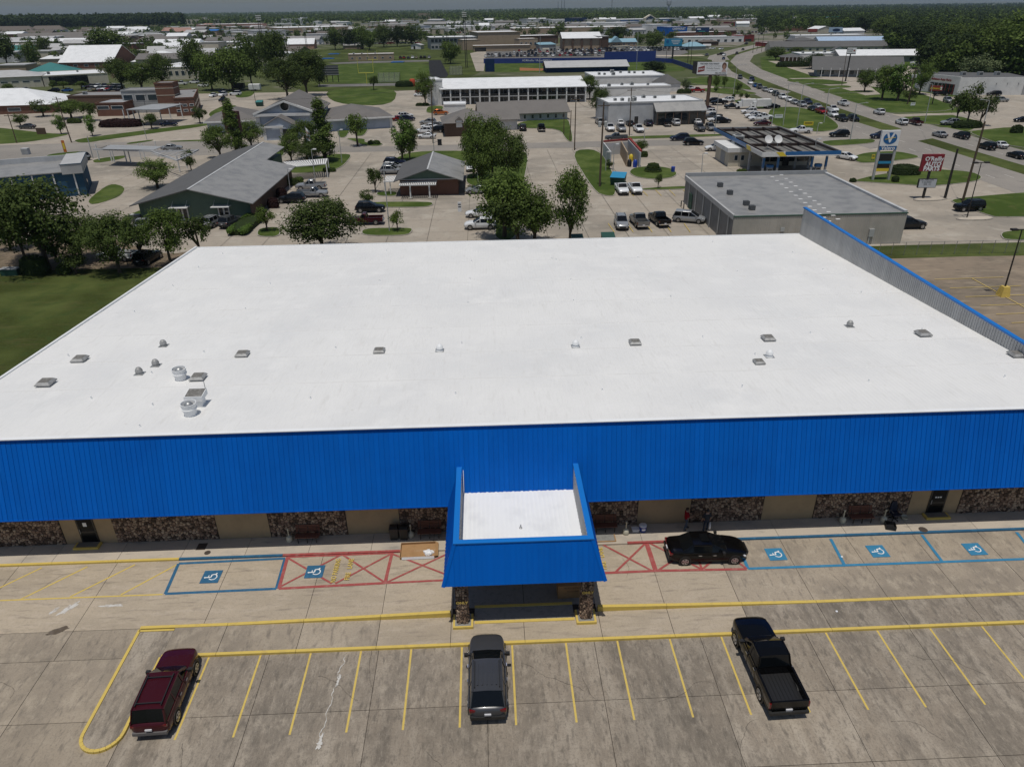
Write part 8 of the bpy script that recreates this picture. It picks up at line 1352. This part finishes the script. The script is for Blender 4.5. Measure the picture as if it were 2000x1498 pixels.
# ================================================================ more vehicles
N, S, E_, W_d = 0, 180, -90, 90
V = [  # x, y, kind, colour, heading, label
 (278,447,'sedan','silver',190,'silver sedan nosing out below the green gabled wall'),(232,508,'truck1','white',80,'white pickup half hidden under the trees at left'),(291,512,'suv','black',-8,'black crossover in the shade beside the white roof corner'),(419,441,'boxy','silver',-14,'older silver wagon by the green building door'),(452,441,'suv','grey',-14,'dark grey crossover beside the long hedge'),
 (608,371,'pickup','silver',92,'silver crew cab pickup facing left by the lamp post'),(612,385,'truck1','silver',-92,'silver pickup facing right below the crew cab pickup'),(570,396,'suv','charcoal',88,'dark car mostly hidden by the broad oak'),(724,414,'suv','black',-90,'black crossover facing right on the grass island lot'),(716,438,'truck1','maroon',90,'dark red pickup beside the broad oak'),
 (772,324,'suv','navy',-92,'navy crossover at the left of the small brick building, farthest'),(770,331,'sedan','silver',-92,'silver sedan left of the small brick building, middle one'),(766,340,'suv','silver',-92,'silver blue wagon left of the small brick building, nearest'),(919,333,'sedan','white',180,'white sedan facing the camera right of the small brick building'),(938,424,'sedan','white',90,'white sedan facing left under the central trees'),(938,447,'suv','white',90,'white crossover facing left nearest the central trees'),(934,378,'sedan','silver',90,'pale sedan hidden in the central trees'),
 (1214,377,'truck1','white',180,'left one of two white pickups facing the camera by the dumpster'),(1240,376,'truck1','white',180,'right one of two white pickups facing the camera by the dumpster'),(1213,444,'suv','silver',176,'silver crossover facing the camera beside the alley'),(1247,440,'pickup','pewter',4,'pewter pickup parked nose away between silver crossover and black pickup'),(1286,437,'pickup','black',8,'black pickup parked nose away behind the white roof'),(1345,434,'van','silver',-112,'silver minivan beside the metal warehouse wall'),
 (1890,412,'boxy','black',93,'long black wagon parked on the verge by the thin black lamp'),(1774,446,'suv','charcoal',-90,'dark grey crossover right of the metal warehouse'),(1397,295,'suv','white',90,'white crossover behind the fuel station shop'),(1653,312,'sedan','white',-150,'white hatchback leaving the fuel station'),(1327,275,'suv','navy',92,'navy crossover on the back street'),(1354,284,'suv','black',-92,'black crossover on the back street before the fuel station'),(1203,275,'pickup','grey',90,'dark grey pickup on the back street above the car wash'),(1563,261,'pickup','white',90,'white pickup turning by the fuel canopy'),(1638,268,'suv','black',90,'black crossover at the highway crossing'),(1718,271,'suv','navy',90,'dark blue crossover behind the fuel price sign'),
 (1171,243,'van','silver',4,'silver van at the left end of the restaurant lot'),(1191,256,'pickup','white',180,'white pickup, first in the front row of the restaurant lot'),(1193,243,'suv','grey',0,'grey crossover in the back row of the restaurant lot'),(1211,245,'sedan','white',0,'white sedan in the back row of the restaurant lot'),(1213,257,'pickup','silver',180,'silver pickup, second in the front row of the restaurant lot'),(1230,246,'sedan','black',0,'black sedan in the back row of the restaurant lot'),(1247,258,'pickup','white',182,'big white pickup, third in the front row of the restaurant lot'),(1266,246,'suv','navy',0,'navy crossover nosed at the restaurant hedge'),(1301,246,'pickup','charcoal',0,'dark pickup nosed at the restaurant hedge'),(1318,245,'suv','white',4,'white crossover beside the dark pickup at the hedge'),(1361,243,'sedan','white',0,'white sedan at the right end of the restaurant porch'),(1366,256,'pickup','grey',180,'grey pickup, left of two at the right end of the front row'),(1387,255,'suv','pewter',180,'pewter crossover, right of two at the end of the front row'),
 (1021,255,'suv','charcoal',0,'dark crossover on the drive below the brown roofed row'),(1057,256,'pickup','black',0,'black pickup on the drive below the brown roofed row'),
 (793,231,'suv','white',-60,'white crossover behind the bank wing'),(780,236,'sedan','red',-60,'red car behind the bank wing'),(796,237,'suv','navy',-60,'navy crossover before the white one at the bank wing'),(861,225,'suv','orange',-85,'orange crossover at the brick house'),(836,244,'suv','silver',80,'silver crossover in the column of cars by the wooden pole, farthest'),(852,249,'sedan','pewter',80,'pewter sedan in the column of cars by the wooden pole'),(838,252,'sedan','white',80,'white sedan in the column of cars by the wooden pole, middle'),(828,261,'suv','white',80,'white crossover in the column of cars by the wooden pole'),(851,259,'suv','black',80,'black crossover in the column of cars by the wooden pole'),(833,271,'sedan','white',84,'white sedan in the column of cars by the wooden pole, nearest'),(906,204,'suv','white',0,'white crossover alone before the motel'),(820,189,'sedan','white',80,'white car left of the motel stair'),(822,182,'sedan','red',80,'red car left of the motel stair'),(1092,197,'suv','navy',80,'navy car before the motel right end'),(1106,197,'pickup','white',180,'white pickup at the right end of the motel'),(1048,199,'sedan','maroon',90,'dark red car behind the brown roofed row'),
 (54,252,'sedan','grey',84,'grey sedan on the far left drive'),(331,247,'sedan','navy',-80,'navy sedan passing the clinic'),(158,313,'suv','silver',70,'silver wagon behind the blue building'),(337,294,'sedan','silver',-75,'silver car under the carport frame'),
 (1646,207,'pickup','white',0,'white pickup driving away on the far carriageway'),(1716,224,'suv','white',-4,'white crossover driving away on the far carriageway'),(1760,244,'suv','white',-6,'white crossover at the highway crossing'),(1786,244,'pickup','maroon',-3,'dark red pickup at the highway crossing'),(1854,245,'suv','silver',86,'silver crossover waiting on the cross street'),(1834,268,'sedan','silver',0,'silver sedan driving away on the right'),(1876,271,'suv','charcoal',0,'dark crossover driving away on the right'),(1926,292,'suv','black',0,'black crossover driving away near the right edge'),(1951,289,'sedan','white',-4,'white sedan beside the black crossover at right'),(1983,309,'sedan','black',0,'black sedan driving away at the right edge'),
 (1666,237,'suv','black',178,'black crossover at the head of the highway queue'),(1643,237,'pickup','charcoal',178,'dark pickup, second in the highway queue'),(1626,229,'suv','white',178,'white crossover, third in the highway queue'),(1626,219,'pickup','white',178,'white pickup behind the white crossover in the queue'),(1603,223,'pickup','red',178,'bright red pickup in the highway queue'),(1586,217,'sedan','charcoal',178,'dark sedan behind the red pickup'),(1596,212,'sedan','silver',178,'silver sedan beside the dark sedan in the queue'),(1577,204,'suv','navy',178,'navy crossover in the highway queue'),(1566,209,'suv','silver',178,'silver crossover in the highway queue'),(1552,204,'sedan','silver',178,'silver sedan behind the silver crossover'),(1541,199,'sedan','white',176,'white sedan in the middle of the highway queue'),(1528,194,'suv','white',176,'white crossover behind the middle white sedan'),(1515,188,'suv','charcoal',175,'dark crossover far back in the highway queue'),(1505,182,'sedan','white',174,'white sedan behind the dark crossover in the queue'),(1508,213,'sedan','black',100,'black car leaving the verge lawn lot'),
 (1837,188,'pickup','black',86,'black pickup before the parts store'),(1851,201,'suv','silver',170,'silver crossover on the parts store apron'),(1940,188,'suv','black',88,'black crossover beside the parts store wall'),(1955,200,'boxy','silver',-86,'silver wagon on the parts store lot'),(1996,239,'sedan','black',90,'black sedan at the right edge of the cross street'),
 (1367,206,'pickup','white',178,'white pickup at the billboard post'),(1390,202,'suv','black',92,'black crossover behind the billboard post'),(1404,205,'pickup','black',92,'black pickup right of the billboard post'),(1420,200,'suv','white',90,'white crossover right of the billboard lot'),(1380,217,'sedan','maroon',92,'dark red car in the lot under the billboard'),(1382,224,'suv','white',92,'white crossover in the lot under the billboard'),(1391,233,'pickup','grey',92,'grey pickup in the lot under the billboard'),(1400,240,'pickup','white',88,'white pickup in the lot right of the porch'),(1411,241,'suv','black',-88,'black crossover in the lot right of the porch'),(1430,213,'truck1','charcoal',92,'dark pickup beside the box truck'),(1462,223,'boxy','white',88,'white wagon at the left of the white row by the highway'),(1470,231,'suv','white',88,'white crossover in the white row by the highway'),(1480,237,'pickup','white',88,'white pickup in the white row by the highway'),(1491,234,'pickup','white',-88,'second white pickup at the end of the white row'),(1488,246,'sedan','maroon',88,'dark red sedan below the white row'),(1362,181,'pickup','red',-88,'red pickup before the white portico'),(1350,177,'suv','white',-88,'white crossover before the white portico')]
for x, y, k, c, h, lab in V:
    P = G(x, y); spawn(k, c, (P.x, P.y, .1), R(h), lab, {'sedan':'sedan','suv':'suv','boxy':'suv','van':'minivan','pickup':'pickup','truck1':'pickup'}[k], name={'sedan':'sedan','van':'minivan','pickup':'pickup_truck','truck1':'pickup_truck'}.get(k, 'sport_utility_vehicle'))
# box trucks
for x, y, lab in ((1454,213,'white box truck in the lot by the highway'), (1482,213,'white cab truck with tank body by the highway')):
    P = G(x, y); t = thing('box_truck', lab, 'truck', (P.x,P.y,.1), R(90)); MB().box(-1.15,1.15,-3.6,1.2,.7,2.9).build('cargo_box','w_white',t); MB().box(-1.0,1.0,1.3,3.2,.5,1.5).box(-1.0,1.0,1.3,2.4,1.5,2.2).build('cab','paint_white',t); MB().box(-.9,.9,2.41,2.46,1.5,2.1).build('windscreen','car_glass',t)
    for y_ in (-2.3,2.4):
        for s in (-1,1): MB().tube((s*.85,y_,.45),(s*1.12,y_,.45),.45,n=12).build('wheel','tyre',t)
# distant cars as single small things
FV = [(x, y, k, c, h, l) for x, y, k, c, h, l in (
 (1445,155,'suv','grey',168,'grey crossover on the bend below the billboard'),(1468,159,'suv','navy',170,'navy crossover on the bend behind the grey one'),(1465,165,'sedan','white',170,'white car on the bend beside the verge lawn'),(1475,171,'sedan','blue',172,'blue sedan in the queue on the bend'),(1483,174,'suv','grey',172,'grey crossover in the queue on the bend'),(1494,179,'sedan','silver',172,'silver sedan at the tail of the straight queue'),
 (1380,110,'sedan','grey',150,'grey car on the left carriageway of the far bend'),(1407,109,'suv','black',60,'black crossover turning at the median gap'),(1414,110,'sedan','white',150,'white car at the median gap'),(1413,117,'sedan','navy',160,'navy car waiting in the median'),(1439,107,'suv','grey',-20,'grey crossover driving away on the far bend'),(1451,99,'sedan','grey',-25,'grey sedan driving away higher on the bend'),(1457,88,'suv','charcoal',140,'dark crossover high on the far bend'),(1408,98,'sedan','white',130,'white car leaving the shop strip'),(1391,97,'sedan','white',100,'white car before the pale domed shed'),
 (33,123,'sedan','white',86,'white car beyond the far left oak'),(132,180,'sedan','blue',88,'bright blue car in the clinic rear lot'),(106,181,'suv','black',88,'black car left of the bright blue one'),(31,179,'sedan','white',88,'white car at the far left of the rear lot'),(48,178,'sedan','silver',88,'silver car beside the far left white one'),(355,167,'pickup','white',88,'white pickup right of the clinic tower'),(380,164,'suv','white',80,'white crossover under the dense clump'),(397,170,'sedan','white',80,'white sedan under the dense clump'),(417,190,'sedan','white',170,'white sedan behind the clinic wing'),(436,189,'suv','white',170,'white crossover behind the clinic wing'),(435,182,'sedan','navy',170,'navy sedan behind the clinic wing'),(460,187,'suv','white',88,'white crossover by the dark trailer'),(436,199,'sedan','black',170,'black sedan behind the clinic wing'),
 (196,132,'van','white',88,'white van before the church hall porch'),(1770,118,'van','white',88,'white van by the long white roofed block'),(1822,126,'sedan','white',88,'white car at the wood edge'),(1855,133,'sedan','silver',60,'silver car under the right wood'))]
for x, y, k, c, h, l in FV: P = G(x, y); spawn_far(k, c, (P.x,P.y,.12), R(h), l, 'car')
cols = ['white','white','white','silver','silver','black','black','charcoal','grey','navy','red','pewter','maroon','tan']; kinds = ['sedan','suv','suv','pickup','boxy']
CN = dict(sedan='sedan', suv='crossover', pickup='pickup', boxy='wagon', grey='grey', pewter='pewter')
def lot_cars(label, group, rows, seed):
    rr = random.Random(seed); ORD = ('nearest','second','third','fourth','fifth','farthest')
    for ri, (x0, x1, y, n, h) in enumerate(rows):
        for i in range(n):
            if rr.random() < .12: continue
            P = G(x0+(x1-x0)*(i+.5)/n, y-(x0+(x1-x0)*(i+.5)/n-x0)*.0135); kd, cc = rr.choice(kinds), rr.choice(cols); q = (i+.5)/n; spawn_far(kd, cc, (P.x+rr.uniform(-.2,.2),P.y+rr.uniform(-.4,.4),.15), R(h+rr.uniform(-3,3)+rr.choice((0,180))), f'{cc} {CN[kd]} in the {ORD[ri]} row, {"left" if q < .33 else ("middle" if q < .67 else "right")} part, {label}', 'car', group)
lot_cars('of the school lot', 'cars in the school lot', [(945,1180,113,34,0),(950,1180,109.5,32,0),(1000,1290,104.5,40,0),(1010,1290,101.5,36,0),(1170,1335,98,20,0)], 3)
lot_cars('behind the clinic', 'cars in the clinic rear lot', [(165,240,173,10,0),(170,242,178,9,0),(176,240,184,7,0)], 4)
lot_cars('beside the field house', 'cars by the field house', [(778,842,116,8,0)], 5)
lot_cars('of the shopping lots', 'cars in the shopping centre lot', [(880,1000,66,22,0),(1020,1240,70,30,0),(1380,1440,60,14,0),(1420,1500,66,12,0),(560,660,88,12,0),(690,820,88,18,90)], 6)
lot_cars('of the dealer lots', 'cars in the dealer lots', [(1285,1345,100,7,0),(1290,1400,78,8,90),(1440,1490,69,9,0)], 7)
# trailers
for x, y, m, lab in ((468,176,'black_plastic','black enclosed trailer under the dense clump'), (499,178,'w_white','white enclosed trailer right of the black one'), (1066,103,'w_cream','cream caravan in the school lot')):
    P = G(x, y); t = thing('trailer', lab, 'trailer', (P.x,P.y,.1), R(88)); MB().loft([[(-1.1,y_,.5),(1.1,y_,.5),(1.1,y_,2.5),(.9,y_,2.7),(-.9,y_,2.7),(-1.1,y_,2.5)] for y_ in (-2.4,2.2)]+[[(-.8,2.6,.6),(.8,2.6,.6),(.8,2.6,2.2),(.7,2.6,2.3),(-.7,2.6,2.3),(-.8,2.6,2.2)]]).build('box',m,t); MB().bar((0,2.5,.5),(0,3.6,.45),.1,.1).build('drawbar','black_metal',t)
    for s in (-1,1): MB().tube((s*1.0,-.3,.35),(s*1.18,-.3,.35),.35,n=12).build('wheel','tyre',t)
for o in bpy.data.objects:
    if '_d' in o.keys(): del o['_d']
# ================================================================ haze: the air over the whole place
hz_m = bpy.data.materials.new('haze_air'); hz_m.use_nodes = True; hn = hz_m.node_tree; hn.nodes.remove(hn.nodes['Principled BSDF'])
pv = hn.nodes.new('ShaderNodeVolumePrincipled'); pv.inputs['Color'].default_value = (.6,.78,1,1); pv.inputs['Density'].default_value = .000045; pv.inputs['Anisotropy'].default_value = .2
hn.links.new(pv.outputs[0], hn.nodes['Material Output'].inputs['Volume']); MATS['haze_air'] = hz_m
o = MB().box(-9400,9400,-320,12400,-1.2,112).build('haze', 'haze_air'); o['kind'] = 'stuff'; tag(o, 'thin pale haze filling the air over the town', 'haze')
